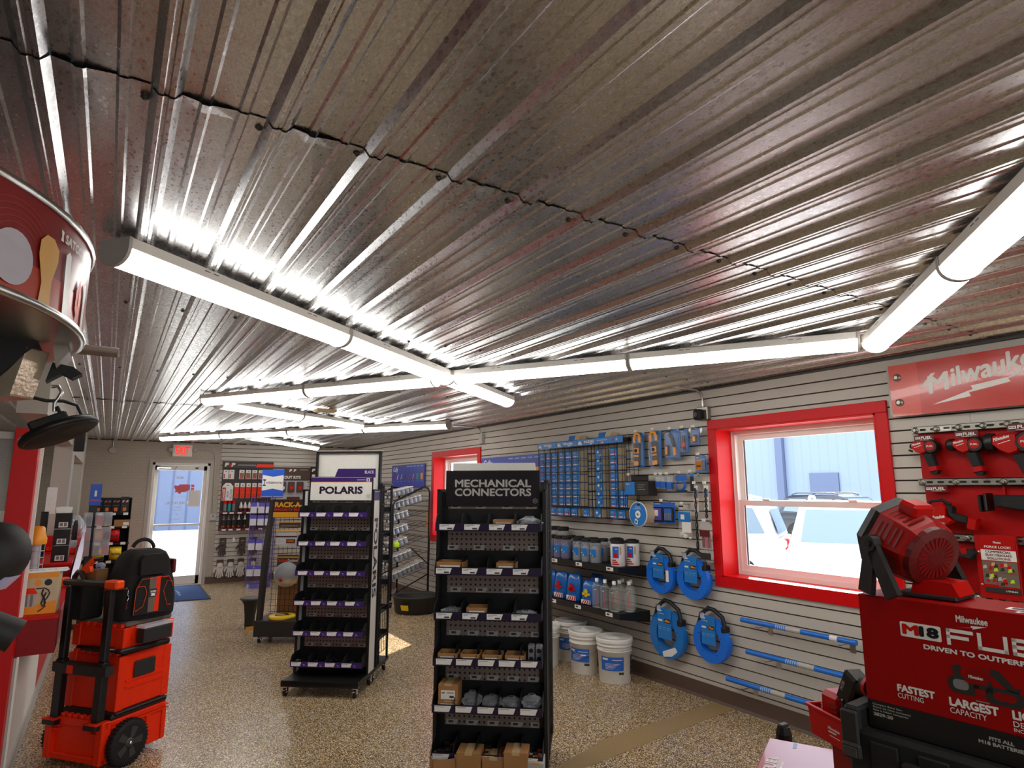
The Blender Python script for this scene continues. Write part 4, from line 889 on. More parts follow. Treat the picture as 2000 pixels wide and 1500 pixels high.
def rep(key, make, P, rz, label, grp):
    if key not in PRO: PRO[key] = make(); t = PRO[key]; t.location = P; t.rotation_euler = (0, 0, rz); t['label'] = label; t['group'] = grp; return t
    return dup(PRO[key], P, rz, label, grp)
def mk_jar(fill, lbl):
    def f_():
        t = thing('plastic_jar', 'x', 'jar'); m = MB('pvc'); m.lathe([(.045, 0), (.052, .006), (.052, .155), (.044, .178), (.04, .185)], 20); m.build('jar', t)
        m = MB('matte_black'); m.lathe([(.048, .183), (.048, .208), (.045, .211), (0, .211)], 20); m.build('lid', t)
        m = MB(fill); m.lathe([(.0, .004), (.046, .006), (.048, .12), (.03, .15), (0, .155)], 14, smooth=False); o = m.build('contents', t); o['kind'] = 'stuff'
        if lbl:
            m = MB('ideal_blue'); 
            for i in range(10):
                a0, a1 = R(130+i*10), R(140+i*10); m.add([(.0527*math.cos(a), .0527*math.sin(a), z) for a, z in ((a0, .055), (a1, .055), (a1, .125), (a0, .125))], [(0, 1, 2, 3)])
            m.m('white'); m.rect((-.0534, .02, .06), *RW, .0, .02, .014, .03); m.m('yellow').face((-.0534, .02, .06), *RW, [(.02, 0), (.04, 0), (.04, .02)]); m.build('label', t)
        return t
    return f_
z = .949; G = 'jars on the upper wall shelf'
for i, (x, y) in enumerate(((3.83, 4.54), (3.83, 4.67), (3.83, 4.80))): rep('jg', mk_jar('nut_grey', True), (x, y, z), 0, 'jar of grey wire nuts, %s in the front row beside the white tubs' % ['nearest tubs', 'middle', 'furthest from tubs'][i], G)
for i, (x, y) in enumerate(((3.97, 4.60), (3.97, 4.74))): rep('jg', None, (x, y, z), 0, 'jar of grey wire nuts behind the front row, %s' % ['right', 'left'][i], G)
for i, (x, y) in enumerate(((3.83, 4.98), (3.83, 5.10), (3.83, 5.22))): rep('jm', mk_jar('nut_mix', True), (x, y, z), .15, 'jar of mixed red and purple wire nuts, %s in the front row' % ['right', 'middle', 'left'][i], G)
for i, (x, y) in enumerate(((3.97, 4.95), (3.97, 5.08))): rep('jm', None, (x, y, z), 0, 'jar of mixed wire nuts standing in the back row, %s' % ['right', 'left'][i], G)
def mk_big():
    t = mk_jar('nut_red', False)(); 
    for c in t.children: c.scale = (1.25, 1.25, 1.36)
    return t
for i, (x, y) in enumerate(((3.98, 5.23), (3.98, 5.38), (3.84, 5.40))): rep('jr', mk_big, (x, y, z), 0, 'tall jar of red-brown wire nuts at left end of shelf, %s' % ['right back', 'left back', 'front'][i], G)
def mk_tub():
    t = thing('wipes_tub', 'x', 'tub'); m = MB('white'); m.lathe([(.06, 0), (.063, .004), (.063, .19), (.058, .195)], 28); m.build('tub', t); m = MB('matte_black'); m.lathe([(.063, .192), (.064, .215), (.056, .222), (.04, .222), (.038, .228), (0, .228)], 28); m.build('lid', t)
    m = MB('label_blue'); rr = .0635
    def patch(a0, a1, z0, z1, n=6):
        for i in range(n):
            p, q = R(a0+(a1-a0)*i/n), R(a0+(a1-a0)*(i+1)/n); m.add([(rr*math.cos(a), rr*math.sin(a), zz) for a, zz in ((p, z0), (q, z0), (q, z1), (p, z1))], [(0, 1, 2, 3)])
    patch(180, 235, .07, .17); rr = .0645; m.m('red'); patch(195, 222, .075, .11, 3); 
    for k in range(3): patch(175, 235-12*k, .014+k*.017, .024+k*.017)
    m.m('white'); patch(205, 225, .145, .152, 3); m.m('tan'); patch(240, 256, .10, .17, 2)
    m.build('label', t); return t
for i, (x, y) in enumerate(((3.855, 4.27), (3.99, 4.43), (3.99, 4.23))): rep('tub', mk_tub, (x, y, z), 0, 'white wipes tub with blue label, %s of the three on upper shelf' % ['front', 'back left', 'back right'][i], 'wipes tubs on the upper shelf')
def mk_bag(col, h=.25):
    def f_():
        t = thing('foil_bag', 'x', 'bag'); m = MB('bag_blue'); n = 18; prof = []
        for k, (q, zz) in enumerate(((.9, 0), (1.0, .02), (1.02, .10), (.95, .2), (.8, .24), (.72, h))):
            th = (.055, .06, .055, .04, .018, .006)[k]
            for i in range(n):
                a = 2*math.pi*i/n; c_, s_ = math.cos(a), math.sin(a); prof.append((th*(abs(c_)**.7)*(1 if c_ > 0 else -1), .085*q*(abs(s_)**.7)*(1 if s_ > 0 else -1), zz))
        m.add(prof, [(k*n+i, k*n+(i+1) % n, (k+1)*n+(i+1) % n, (k+1)*n+i) for k in range(5) for i in range(n)]+[tuple(range(n)), tuple(range(5*n, 6*n))], True); m.build('bag', t)
        m = MB(col); X = -.0635; m.box(X, X+.004, -.018, .018, .085, .165, .002); m.box(X, X+.004, -.05, .05, .10, .125, .002); m.box(X-.001, X+.003, -.03, .03, .135, .145, .002)
        m.m('paper').rect((X-.0005, .06, .01), *RW, 0, .0, .12, .045); m.m('red')
        for k in range(4): m.face((X-.001, .06, .01), *RW, [(.005+k*.03, 0), (.02+k*.03, 0), (.05+k*.022, .045), (.04+k*.022, .045)])
        m.build('print', t); return t
    return f_
mat('bag_blue', '#1264b8', .25, coat=.3)
for i, (y, c_, q) in enumerate(((5.26, 'tan', 'with tan print, left end of lower shelf'), (5.07, 'red', 'with red print, second from left'), (4.87, 'red', 'with red print, third from left'))): rep('b'+c_, mk_bag(c_), (3.845, y, .571), R(8), 'tall shiny blue bag '+q, 'blue bags on the lower shelf')
t = rep('byellow', mk_bag('yellow'), (3.84, 4.64, .571), R(5), 'shorter blue bag with yellow print beside the bottles', 'blue bags on the lower shelf'); t.scale = (1, 1, .85)
t = dup(PRO['bred'], (3.99, 4.72, .571), .1, 'blue bag standing behind the yellow printed bag', 'blue bags on the lower shelf')
def mk_bottle():
    t = thing('clear_bottle', 'x', 'bottle'); m = MB('bottle'); m.prism(rrect(-.028, -.038, .028, .038, .012), .0, .19, 'xy', True); m.lathe([(.03, .19), (.022, .205), (.014, .212), (.014, .225)], 14); m.build('bottle', t)
    m = MB('bottle_cap'); m.lathe([(.017, .222), (.017, .25), (.015, .252), (0, .252)], 14); m.build('cap', t)
    m = MB('pink'); m.rect((-.0285, -.004, .03), *RW, 0, 0, .007, .12); m.m('black').rect((-.0287, .02, .15), *RW, 0, 0, .018, .016); m.m('white').rect((-.0289, .02, .15), *RW, .002, .003, .03, .009); m.build('label', t); return t
for i, (x, y, q) in enumerate(((3.80, 4.50, 'front left'), (3.80, 4.39, 'second from left in front'), (3.80, 4.27, 'foremost with dark label'), (3.89, 4.30, 'second row middle'), (3.90, 4.19, 'right end of second row'), (3.98, 4.36, 'back row left'), (3.985, 4.26, 'back row right'))): rep('bot', mk_bottle, (x, y, .571), R(12), 'clear bottle with white cap on lower shelf, '+q, 'clear bottles on the lower shelf')

# ---- pails on the floor
def mk_pail(kind):
    t = thing('plastic_pail', 'x', 'bucket'); H = .355; m = MB('white')
    m.lathe([(.132, 0), (.134, .004), (.145, .25), (.151, .252), (.151, .262), (.146, .265), (.147, .29), (.153, .292), (.153, .302), (.148, .305), (.149, .33)], 36); m.build('pail', t)
    m = MB('white'); m.lathe([(.158, .322), (.160, .348), (.156, .356), (.148, .356), (.145, .350), (.06, .350), (.055, .354), (0, .354)], 36)
    if kind: m.box(-.015, .015, -.03, .06, .352, .36, .004)
    m.build('lid', t)
    m = MB('label_blue'); 
    def patch(r0, a0, a1, z0, z1, n=8):
        for i in range(n):
            p, q = R(a0+(a1-a0)*i/n), R(a0+(a1-a0)*(i+1)/n); ra, rb = r0+.011*z0/.25, r0+.011*z1/.25
            m.add([(ra*math.cos(p), ra*math.sin(p), z0), (ra*math.cos(q), ra*math.sin(q), z0), (rb*math.cos(q), rb*math.sin(q), z1), (rb*math.cos(p), rb*math.sin(p), z1)], [(0, 1, 2, 3)])
    patch(.1356, 168, 250, .105, .215); m.m('white'); patch(.1368, 175, 195, .19, .205, 2); patch(.1368, 210, 245, .19, .195, 3)
    for k in range(5): patch(.1368, 185, 235-6*k, .16-.01*k, .163-.01*k, 3)
    m.m('darkgrey'); patch(.1368, 232, 250, .075, .095, 2); m.m('grey'); patch(.1356, 283, 298, .06, .225, 2); m.m('black'); 
    for k in range(4): patch(.1375, 285, 296, .07+.04*k, .095+.04*k, 2)
    m.build('label', t)
    m = MB('steel'); m.tube([(.15*math.cos(R(a)), .15*math.sin(R(a)), .275-.11*math.sin(R((a-140)/180*180))) for a in range(140, 321, 12)] if kind else [(.15*math.cos(R(a)), .152*math.sin(R(a)), .27) for a in range(180, 360, 15)], .002, 4); m.m('white')
    if kind: m.tube([(.153*math.cos(R(a)), .153*math.sin(R(a)), .275-.11*math.sin(R(a-140))) for a in (222, 230, 238)], .007, 6)
    m.build('bail', t); return t
Gp = 'white pails under the wall shelves'
rep('pail', lambda: mk_pail(0), (3.82, 4.31, 0), R(10), 'foremost white pail with blue label, by the baseboard', Gp); rep('pailk', lambda: mk_pail(1), (3.785, 4.655, 0), R(-8), 'second white pail, wire handle hanging across its blue label', Gp)
rep('pail', None, (3.60, 5.05, 0), R(-62), 'white pail half hidden by the near black rack, warning pictograms facing out', Gp); rep('pail', None, (3.93, 5.06, 0), R(10), 'white pail standing behind the second pail', Gp); t = rep('pail', None, (3.80, 5.46, 0), R(20), 'furthest white pail, mostly behind the near black rack', Gp); t.scale = (1, 1, 1.12)

# ---- wire shelving unit with rows of clear jars, tub, signs
t = thing('wire_shelving', 'black tube frame shelving with seven sloping wire shelves against right wall', 'shelving', (0, 0, 0))
fy = 8.45
for yy in (fy, fy+1.15):
    m = MB('dark_metal'); m.tube([(3.42, yy, .10), (3.42, yy, 1.38), (3.44, yy, 1.45), (3.88, yy, 1.645), (3.95, yy, 1.64), (3.985, yy, 1.58), (3.985, yy, .08)], .016, 8); m.tube([(3.42, yy, .16), (3.985, yy, .42)], .01, 6); m.tube([(3.985, yy, .55), (3.70, yy, .80)], .008, 6); m.build('end_frame', t)
SW = [(1.50, 1.62), (1.33, 1.47), (1.16, 1.31), (.96, 1.13), (.77, .95), (.57, .74), (.33, .52)]
for (za, zb) in SW:
    m = MB('dark_metal')
    for i in range(9): x = 3.44+.53*i/8; m.tube([(x, fy+.02, za+(zb-za)*i/8), (x, fy+1.13, za+(zb-za)*i/8)], .003, 4)
    for j in range(6): y = fy+.02+1.11*j/5; m.tube([(3.42, y, za+.03), (3.42, y, za-.006), (3.98, y, zb-.004)], .003, 4)
    m.build('wire_shelf', t)
    m = MB('black'); m.box(3.405, 3.412, fy, fy+1.15, za-.02, za+.03); m.m('paper')
    for j in range(6): m.box(3.402, 3.405, fy+.04+j*.19, fy+.15+j*.19, za-.012, za+.02)
    m.build('label_rail', t)
for x in (3.42, 3.985):
    for yy in (fy, fy+1.15): caster(t, x, yy)
def mk_cjar():
    t = thing('fitting_jar', 'x', 'jar'); m = MB('pvc'); m.lathe([(.03, 0), (.034, .003), (.034, .075), (.03, .08)], 12); m.build('jar', t); m = MB('fitting'); m.lathe([(0, .003), (.03, .004), (.031, .06), (0, .066)], 8, smooth=False); o = m.build('contents', t); o['kind'] = 'stuff'; m = MB('white'); m.lathe([(.034, .078), (.034, .09), (0, .09)], 12); m.build('lid', t); return t
nm_ = ['top', 'second', 'third', 'fourth', 'fifth', 'sixth', 'lowest']
rows = [5, 7, 4, 4, 4, 5, 8]
for k, (za, zb) in enumerate(SW):
    sl_ = math.atan2(zb-za, .53)
    for j in range(3):
        for i in range(rows[k]):
            x = 3.47+i*.066; zz = za+(zb-za)*(x-3.44)/.53+.006
            q = rep('cj', mk_cjar, (x, fy+.085+j*.085, zz), 0, 'clear jar of fittings lying in the %s sloping row of the wire shelving' % nm_[k], 'jars in the %s shelving row' % nm_[k]); q.rotation_euler = (0, -sl_, 0)
t = thing('lime_bag', 'bright lime green package on the fifth sloping shelf', 'package', (3.50, fy+.06, .80)); m = MB('lime'); m.box(-.05, .05, -.04, .04, 0, .08, .02); m.build('wrap', t)
t = thing('round_tub', 'wide round black tub with yellow label on the floor', 'tub', (3.62, 8.04, 0)); m = MB('charcoal'); m.lathe([(.25, 0), (.275, .01), (.30, .19), (.315, .205), (.315, .22), (.30, .222), (.285, .19), (.26, .02), (0, .015)], 40); m.build('tub', t)
m = MB('yellow'); 
for i in range(4):
    a0, a1 = R(208+i*5), R(213+i*5); m.add([((.283+.06*zz/.2)*math.cos(a), (.283+.06*zz/.2)*math.sin(a), zz) for a, zz in ((a0, .06), (a1, .06), (a1, .13), (a0, .13))], [(0, 1, 2, 3)])
m.build('label', t)
def cully(label, ya, yb, sc_=1):
    t = thing('wall_sign', label, 'sign', (XR-.02, ya, 1.64)); w_ = ya-yb; m = MB('cully_blue'); m.box(-.006, 0, -w_, 0, 0, .375); o = (-.0068, 0, 0); m.m('paper').text('Cully', o, *RW, .05, .245, w=.21, h=.10, bold=.03, slant=.15); m.m('pale_blue')
    for i in range(5): m.rect(o, *RW, w_*(.48+.1*i), .335, w_*(.55+.1*i), .35)
    for i, c_ in enumerate(('red', 'paper', 'lime', 'dark_red', 'copper', 'amber', 'teal', 'amber')):
        x = w_*(.05+i*.12); m.m(c_)
        if i in (6, 7): m.rect(o, *RW, x, .13, x+w_*.065, .23)
        else: m.face(o, *RW, [(x, .14), (x+.03, .14), (x+.07, .22), (x+.045, .225)])
        m.m('pale_blue').rect(o, *RW, x, .105, x+w_*.06, .11)
    m.build('board', t); return t
cully('blue printed sign left of the far red window, above the wire shelving', 10.15, 8.83); cully('blue printed sign right of the far red window, behind the black rack', 7.08, 5.70)
t = thing('yellow_tool_card', 'yellow card hanging by the far red window', 'card', (XR-.012, 8.68, 1.03)); m = MB('amber'); m.prism([(-.08, .04), (.03, 0), (.06, .03), (.06, .25), (-.08, .25)], -.004, 0, 'yz'); m.build('card', t)
# camera and conduit boxes near the ceiling
t = thing('security_camera', 'small black security camera on grey box and conduit above right window', 'camera', (XR, 3.42, 2.23)); m = MB('zinc'); m.box(-.05, 0, -.055, .055, -.055, .055, .006); m.build('box', t); m = MB('matte_black'); m.box(-.115, -.05, -.03, .045, -.055, .03, .014); m.m('darkgrey').cyl((-.115, .01, -.012), (-.12, .01, -.012), .02, n=16); m.build('camera', t)
m = MB('steel'); m.tube([(-.03, 0, .055), (-.03, 0, .10), (-.045, 0, .16), (-.10, 0, .19), (-.33, .0, .196)], .011, 8); m.tube([(-.30, 0, .196), (-.36, 0, .196)], .016, 8); m.build('conduit', t)
t = thing('junction_box', 'grey outlet box on conduit above the far red window', 'junction box', (XR, 7.08, 2.27)); m = MB('lightgrey'); m.box(-.05, 0, -.04, .04, -.06, .06, .006); m.build('box', t); m = MB('steel'); m.tube([(-.03, 0, .06), (-.03, 0, .08), (-.06, 0, .13), (-.12, 0, .15), (-.45, 0, .155)], .011, 8); m.tube([(-.38, 0, .155), (-.45, 0, .155)], .018, 8); m.build('conduit', t)
t = thing('smoke_detector', 'square white detector plate on the ceiling between far strip lights', 'detector', (1.80, 6.35, CEIL-.019)); m = MB('tan'); m.box(-.1, .1, -.07, .07, -.03, 0, .004); m.m('lightgrey')
for i in range(5): m.box(-.08+i*.034, -.06+i*.034, -.05, .05, -.031, -.029)
m.build('plate', t)

# ================================================================ BACK WALL GOODS
t = thing('exit_sign', 'white EXIT sign with red letters above the glass door', 'exit sign', (1.03, YB, 2.285)); m = MB('white'); m.box(-.155, .155, -.06, 0, -.105, .105, .008); m.build('housing', t)
m = MB('exit_red'); m.text('EXIT', (0, -.0608, 0), *BW, 0, -.072, w=.225, h=.145, bold=.04, al='c'); m.build('lettering', t)
for s_ in (-1, 1): m = MB('lightgrey'); m.lathe([(.03, .03), (.036, 0), (.036, -.02), (0, -.022)], 16, (s_*.185, -.05, .01), 'y'); m.box(s_*.15, s_*.17, -.04, -.02, 0, .02); m.build('lamp_head', t)
m = MB('wall_paint'); m.tube([(.2, -.012, .01), (.43, -.012, .01), (.50, -.012, -.02), (.53, -.012, -.09), (.56, -.012, -1.06)], .009, 6); m.build('conduit', t)
t = thing('octagon_box', 'round grey junction box on short conduit at left of back wall', 'junction box', (.0, YB, 2.26)); m = MB('lightgrey'); m.lathe([(.058, 0), (.058, -.035), (.05, -.045), (0, -.047)], 8, (0, 0, 0), 'y', smooth=False); m.build('box', t); m = MB('steel'); m.tube([(0, -.015, .055), (0, -.015, .175)], .01, 6); m.tube([(0, -.015, .165), (1.6, -.015, .165)], .008, 6); m.build('conduit', t)
t = thing('outlet_box', 'grey outlet box at the foot of conduit right of the door', 'outlet', (1.60, YB, 1.13)); m = MB('lightgrey'); m.box(-.055, .055, -.045, 0, -.06, .06, .008); m.m('grey').cyl((0, -.045, .02), (0, -.047, .02), .016, n=12); m.build('box', t)
# fastener panel
FY = YB-.03
FP = thing('fastener_display', 'dark brown fastener panel with rows of hanging packs right of door', 'display panel', (0, FY, 0)); m = MB('board_brown'); m.box(1.70, 2.56, 0, .016, .905, 2.115); m.build('back_board', FP)
m = MB('board_brown'); m.box(1.69, 2.56, -.03, 0, 1.99, 2.115); o = (0, -.0306, 0); m.m('white').text('F', o, *BW, 1.72, 2.02, w=.06, h=.07, bold=.06, slant=.2); m.text('P', o, *BW, 1.83, 2.02, w=.06, h=.07, bold=.06, slant=.2); m.m('red').text('4', o, *BW, 1.78, 2.018, w=.06, h=.074, bold=.06, slant=.2); m.m('grey').rect(o, *BW, 1.94, 2.04, 2.25, 2.065); m.m('orange').face(o, *BW, [(2.25, 2.02), (2.56, 2.02), (2.56, 2.075), (2.27, 2.075)]); m.build('header', FP)
for z in (1.22, .93): m = MB('dark_red'); m.box(1.70, 2.55, -.10, -.09, z-.03, z+.012); m.m('matte_black').box(1.70, 2.55, -.09, 0, z-.03, z-.02); m.m('paper'); [m.rect((0, -.1006, 0), *BW, x, z-.03, x+.07, z-.005) for x in (1.74, 1.85, 1.98, 2.13, 2.35)]; m.build('tray', FP)
for i, x in enumerate((1.755, 1.85, 2.02, 2.13, 2.24, 2.35)):
    l = '%s white pack in the top row of the brown fastener panel' % ['leftmost', 'second', 'third', 'fourth', 'fifth', 'rightmost'][i]
    t = thing('sleeve_pack', l, 'package', (x, FY-.012, 1.80), 0, 'packs on the fastener panel'); m = MB('paper'); m.box(-.043, .043, -.006, 0, 0, .165, .002); o = (0, -.0066, 0); m.m('black').rect(o, *BW, -.012, .13, .015, .142)
    if i < 2: m.m('pink').rect(o, *BW, -.035, .015, -.015, .09)
    else:
        m.m('stripe_grey'); m.rect(o, *BW, -.036, .02, .036, .115); m.m('copper'); [m.rect((0, -.007, 0), *BW, -.03+k*.016, .03, -.024+k*.016, .105) for k in range(4)]; m.m('red').rect((0, -.007, 0), *BW, -.038, .004, .038, .016)
    m.build('card', t)
for i, x in enumerate((1.95, 2.05, 2.15, 2.25, 2.35)):
    t = thing('tag_pack', '%s orange pack in the second row of the brown fastener panel' % ['leftmost', 'second', 'third', 'fourth', 'rightmost'][i], 'package', (x, FY-.012, 1.46), 0, 'packs on the fastener panel'); m = MB('paper'); m.box(-.038, .038, -.006, 0, 0, .27, .002); m.m('orange').box(-.037, .037, -.0085, -.006, .005, .20); m.m('black').rect((0, -.0066, 0), *BW, -.012, .225, .015, .238); m.m('amber').rect((0, -.0090, 0), *BW, -.03, .10, .03, .104); m.build('card', t)
t = thing('danger_tag', 'white hanging tag reading DANGER HIGH VOLTAGE at left of fastener panel', 'package', (1.80, FY-.03, 1.42)); m = MB('paper'); m.prism([(-.09, 0), (.09, 0), (.09, .25), (.04, .31), (-.04, .31), (-.09, .25)], -.004, 0, 'xz'); o = (0, -.0046, 0); m.m('red').rect(o, *BW, -.085, .005, -.03, .23); U = ((0, 0, 1), (-1, 0, 0)); m.m('white').text('DANGER', (0, -.005, 0), *U, .02, .04, w=.19, h=.034, bold=.03); m.m('black').text('HIGH', (0, -.005, 0), *U, .06, -.02, w=.10, h=.034, bold=.01); m.text('VOLTAGE', (0, -.005, 0), *U, .02, -.075, w=.18, h=.034, bold=.01); m.rect(o, *BW, -.012, .262, .015, .275); m.build('card', t)
for i, x in enumerate((1.775, 1.845, 1.915)):
    t = thing('tube_pack', '%s red-capped tube in the third row of fastener panel' % ['left', 'middle', 'right'][i], 'bottle', (x, FY-.045, 1.235), 0, 'tubes on the fastener panel'); m = MB(('grey', 'teal', 'grey')[i]); m.cyl((0, 0, 0), (0, 0, .13), .028, n=14); m.build('tube', t); m = MB('red'); m.cyl((0, 0, .13), (0, 0, .185), .032, n=14); m.build('cap', t)
for i, x in enumerate((2.04, 2.11, 2.18, 2.25, 2.32)):
    t = thing('nozzle_bottle', '%s white cone-topped bottle in third row of fastener panel' % ['leftmost', 'second', 'third', 'fourth', 'rightmost'][i], 'bottle', (x, FY-.045, 1.235), 0, 'nozzle bottles on fastener panel'); m = MB('dark_red'); m.cyl((0, 0, 0), (0, 0, .05), .028, n=12); m.build('bottle', t); m = MB('white'); m.lathe([(.03, .05), (.028, .09), (.008, .16), (0, .16)], 12); m.build('nozzle', t)
for i, x in enumerate((1.77, 1.85, 1.93, 2.02, 2.12)):
    t = thing('sealant_tube', '%s sealant tube in the bottom tray of fastener panel' % ['leftmost', 'second', 'third', 'fourth, white nozzled', 'rightmost, white nozzled'][i], 'tube', (x, FY-.045, .945), 0, 'sealant tubes on fastener panel'); m = MB('charcoal' if i < 3 else 'matte_black'); m.cyl((0, 0, 0), (0, 0, .14), .03, n=12); m.m('copper').cyl((0, 0, .01), (0, 0, .04), .0305, n=12); m.build('tube', t); m = MB('grey' if i < 3 else 'white'); m.lathe([(.03, .14), (.012, .16), (.008, .23), (0, .23)], 10); m.build('nozzle', t)
# second panel
t = thing('knockout_display', 'brown grey panel lettered KNOCKOUT KITS behind the blue and white sign', 'display panel', (0, FY, 0)); m = MB('brown_card'); m.box(2.46, 3.26, -.02, 0, 1.79, 2.03); o = (0, -.0206, 0); m.m('white').text('F', o, *BW, 2.85, 1.945, w=.045, h=.05, bold=.06, slant=.2); m.text('P', o, *BW, 2.93, 1.945, w=.045, h=.05, bold=.06, slant=.2); m.m('red').text('4', o, *BW, 2.893, 1.944, w=.045, h=.052, bold=.06, slant=.2); m.m('white').text('KNOCKOUT KITS', o, *BW, 3.07, 1.815, w=.55, h=.055, bold=.04, al='r'); m.m('lightgrey'); m.rect(o, *BW, 2.55, 1.985, 2.75, 1.995); m.rect(o, *BW, 3.05, 1.98, 3.2, 1.99); m.build('header', t); m = MB('film2'); m.box(2.62, 3.2, -.012, 0, 1.32, 1.78); m.build('backer', t)
for i, x in enumerate((2.74, 2.90, 3.06)):
    p = thing('knockout_pack', '%s round-cornered dark pack under KNOCKOUT KITS' % ['left', 'middle', 'right'][i], 'package', (x, FY-.03, 1.56), 0, 'packs under the knockout header'); m = MB('brown_card'); m.prism(rrect(-.06, 0, .06, .2, .02), -.03, 0, 'xz'); m.build('shell', p); m = MB('red' if i else 'paper'); m.prism(arc2(0, .085, .038, 0, 360, 16), -.036, -.03, 'xz'); m.m('copper').prism(arc2(0, .085, .015, 0, 360, 12), -.038, -.036, 'xz'); m.build('punch', p)
t = thing('red_pack', 'flat red pack below the knockout packs', 'package', (2.95, FY-.02, 1.42)); m = MB('dark_red'); m.box(-.12, .12, -.02, 0, 0, .06, .004); m.build('pack', t)
t = thing('fastener_display', 'dark lettered panel edge beside the tall white BLACK sign', 'display panel', (3.35, FY, 1.6)); m = MB('board_brown'); m.box(-.1, .25, -.02, 0, 0, .45); o = (0, -.0206, 0); m.m('white').text('F', o, *BW, -.08, .35, w=.06, h=.06, bold=.06, slant=.2); m.m('red').text('4', o, *BW, -.01, .35, w=.06, h=.062, bold=.06, slant=.2); m.m('white').text('P', o, *BW, .05, .35, w=.06, h=.06, bold=.06, slant=.2); m.rect(o, *BW, -.07, .1, .1, .3); m.build('board', t)
# gloves
def mk_glove(c1, c2):
    def f_():
        t = thing('work_gloves', 'x', 'gloves'); m = MB(c1); T = Matrix.Identity(4)
        m.ball((0, -.03, -.16), .062, (1, .35, 1.1), 14, 8)
        for k, (dx, L_) in enumerate(((-.045, .075), (-.016, .095), (.014, .092), (.042, .072))): m.tube([(dx*.8, -.03, -.19), (dx*1.15, -.032, -.215-L_*.5), (dx*1.25, -.03, -.215-L_)], .0145, 7)
        m.tube([(-.05, -.03, -.13), (-.085, -.035, -.17), (-.095, -.035, -.205)], .015, 7); m.cyl((0, -.03, -.06), (0, -.03, -.12), .046, .052, 12); m.build('glove', t)
        if c2: m = MB(c2); m.ball((.012, -.018, -.19), .062, (1.05, .3, 1.0), 12, 8); [m.tube([(dx, -.02, -.22), (dx*1.2, -.02, -.30)], .0145, 6) for dx in (-.06, -.03, .0, .03, .06)]; m.build('palm', t)
        m = MB('brown_card'); m.box(-.055, .055, -.034, -.026, -.12, -.0, .003); m.m('white').rect((0, -.0346, 0), *BW, -.02, -.075, .02, -.05); m.m('red').rect((0, -.0348, 0), *BW, -.006, -.075, .006, -.05); m.build('card', t)
        m = MB('steel'); m.tube([(0, .01, .0), (0, -.06, .005)], .003, 4); m.build('hook', t); return t
    return f_
for i, x in enumerate((1.79, 2.11, 2.30)): rep('gd', mk_glove('glove_grey', None), (x, YB-.015, .77), 0, 'dark grey work glove, %s in the upper row on back wall' % ['left', 'middle', 'right'][i], 'work gloves on the back wall')
for i, x in enumerate((1.77, 1.94, 2.11, 2.31)): rep('gw', mk_glove('glove_white', 'glove_grey'), (x, YB-.015, .40), 0, 'white and black work glove, %s in the lower row on back wall' % ['leftmost', 'second', 'third', 'rightmost'][i], 'work gloves on the back wall')
t = thing('empty_hook', 'empty hook with white tag between upper gloves', 'hook', (1.95, YB-.015, .77)); m = MB('steel'); m.tube([(0, .01, 0), (0, -.08, .005)], .003, 5); m.m('paper').box(-.012, .022, -.082, -.08, -.07, .0); m.build('hook', t)
# entrance mat
t = thing('door_mat', 'dark blue entrance mat with pale print in front of the door', 'mat', (0, 0, .0)); m = MB('rubber'); m.prism([(.80, 10.62), (1.44, 10.56), (1.47, 12.2), (.62, 12.2), (.60, 10.62)], .001, .008, 'xy'); m.m('mat_blue').prism([(.63, 10.66), (1.41, 10.60), (1.44, 12.16), (.65, 12.16)], .008, .011, 'xy'); m.build('mat', t)
m = MB('pale_blue'); r_ = random.Random(3)
for (x, n) in ((1.05, 7), (.92, 7), (.80, 6)):
    for i in range(n): y = 11.1+i*.1; m.face((0, 0, .0114), (1, 0, 0), (0, 1, 0), [(x, y), (x+.03+r_.random()*.05, y+.01), (x+.02, y+.05)])
m.build('print', t)
# ================================================================ RED TOOL WALL (right)
t = thing('brand_sign', 'long red sign with white script lettering and lightning bolt, high on right wall', 'sign', (XR, 0, 0))
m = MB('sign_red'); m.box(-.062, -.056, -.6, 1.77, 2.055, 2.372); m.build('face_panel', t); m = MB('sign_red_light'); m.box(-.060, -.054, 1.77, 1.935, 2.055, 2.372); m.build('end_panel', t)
m = MB('lightgrey'); m.box(-.054, -.048, -.6, 1.95, 2.065, 2.365); m.build('backing', t)
sa = R(9); SF_ = ((0, -math.cos(sa), math.sin(sa)), (0, 0, 1)); m = MB('white'); o = (-.0628, 1.72, 2.168)
m.text('M', o, *SF_, .0, .0, w=.112, h=.108, bold=.035); m.text('ilwaukee', o, *SF_, .125, .008, w=.46, h=.112, bold=.032)
m.face(o, *SF_, [(-.05, .045), (.0, .055), (.045, .118), (.02, .118)])
ba = R(14); bf = ((0, -math.cos(ba), math.sin(ba)), (0, 0, 1)); o = (-.0630, 1.71, 2.105)
m.face(o, *bf, [(0, .0), (.22, .012), (.212, .034), (.41, .012), (.415, .030), (.62, .030), (.395, .004), (.405, -.016), (.20, .0), (.208, -.024)])
m.build('lettering', t)
for z in (2.293, 2.138):
    m = MB('zinc'); m.lathe([(.022, -.062), (.022, -.068), (0, -.068)], 16, (0, 1.888, z), 'x'); m.lathe([(.012, -.068), (.012, -.078), (0, -.078)], 6, (0, 1.888, z), 'x', smooth=False); m.build('bolt', t)
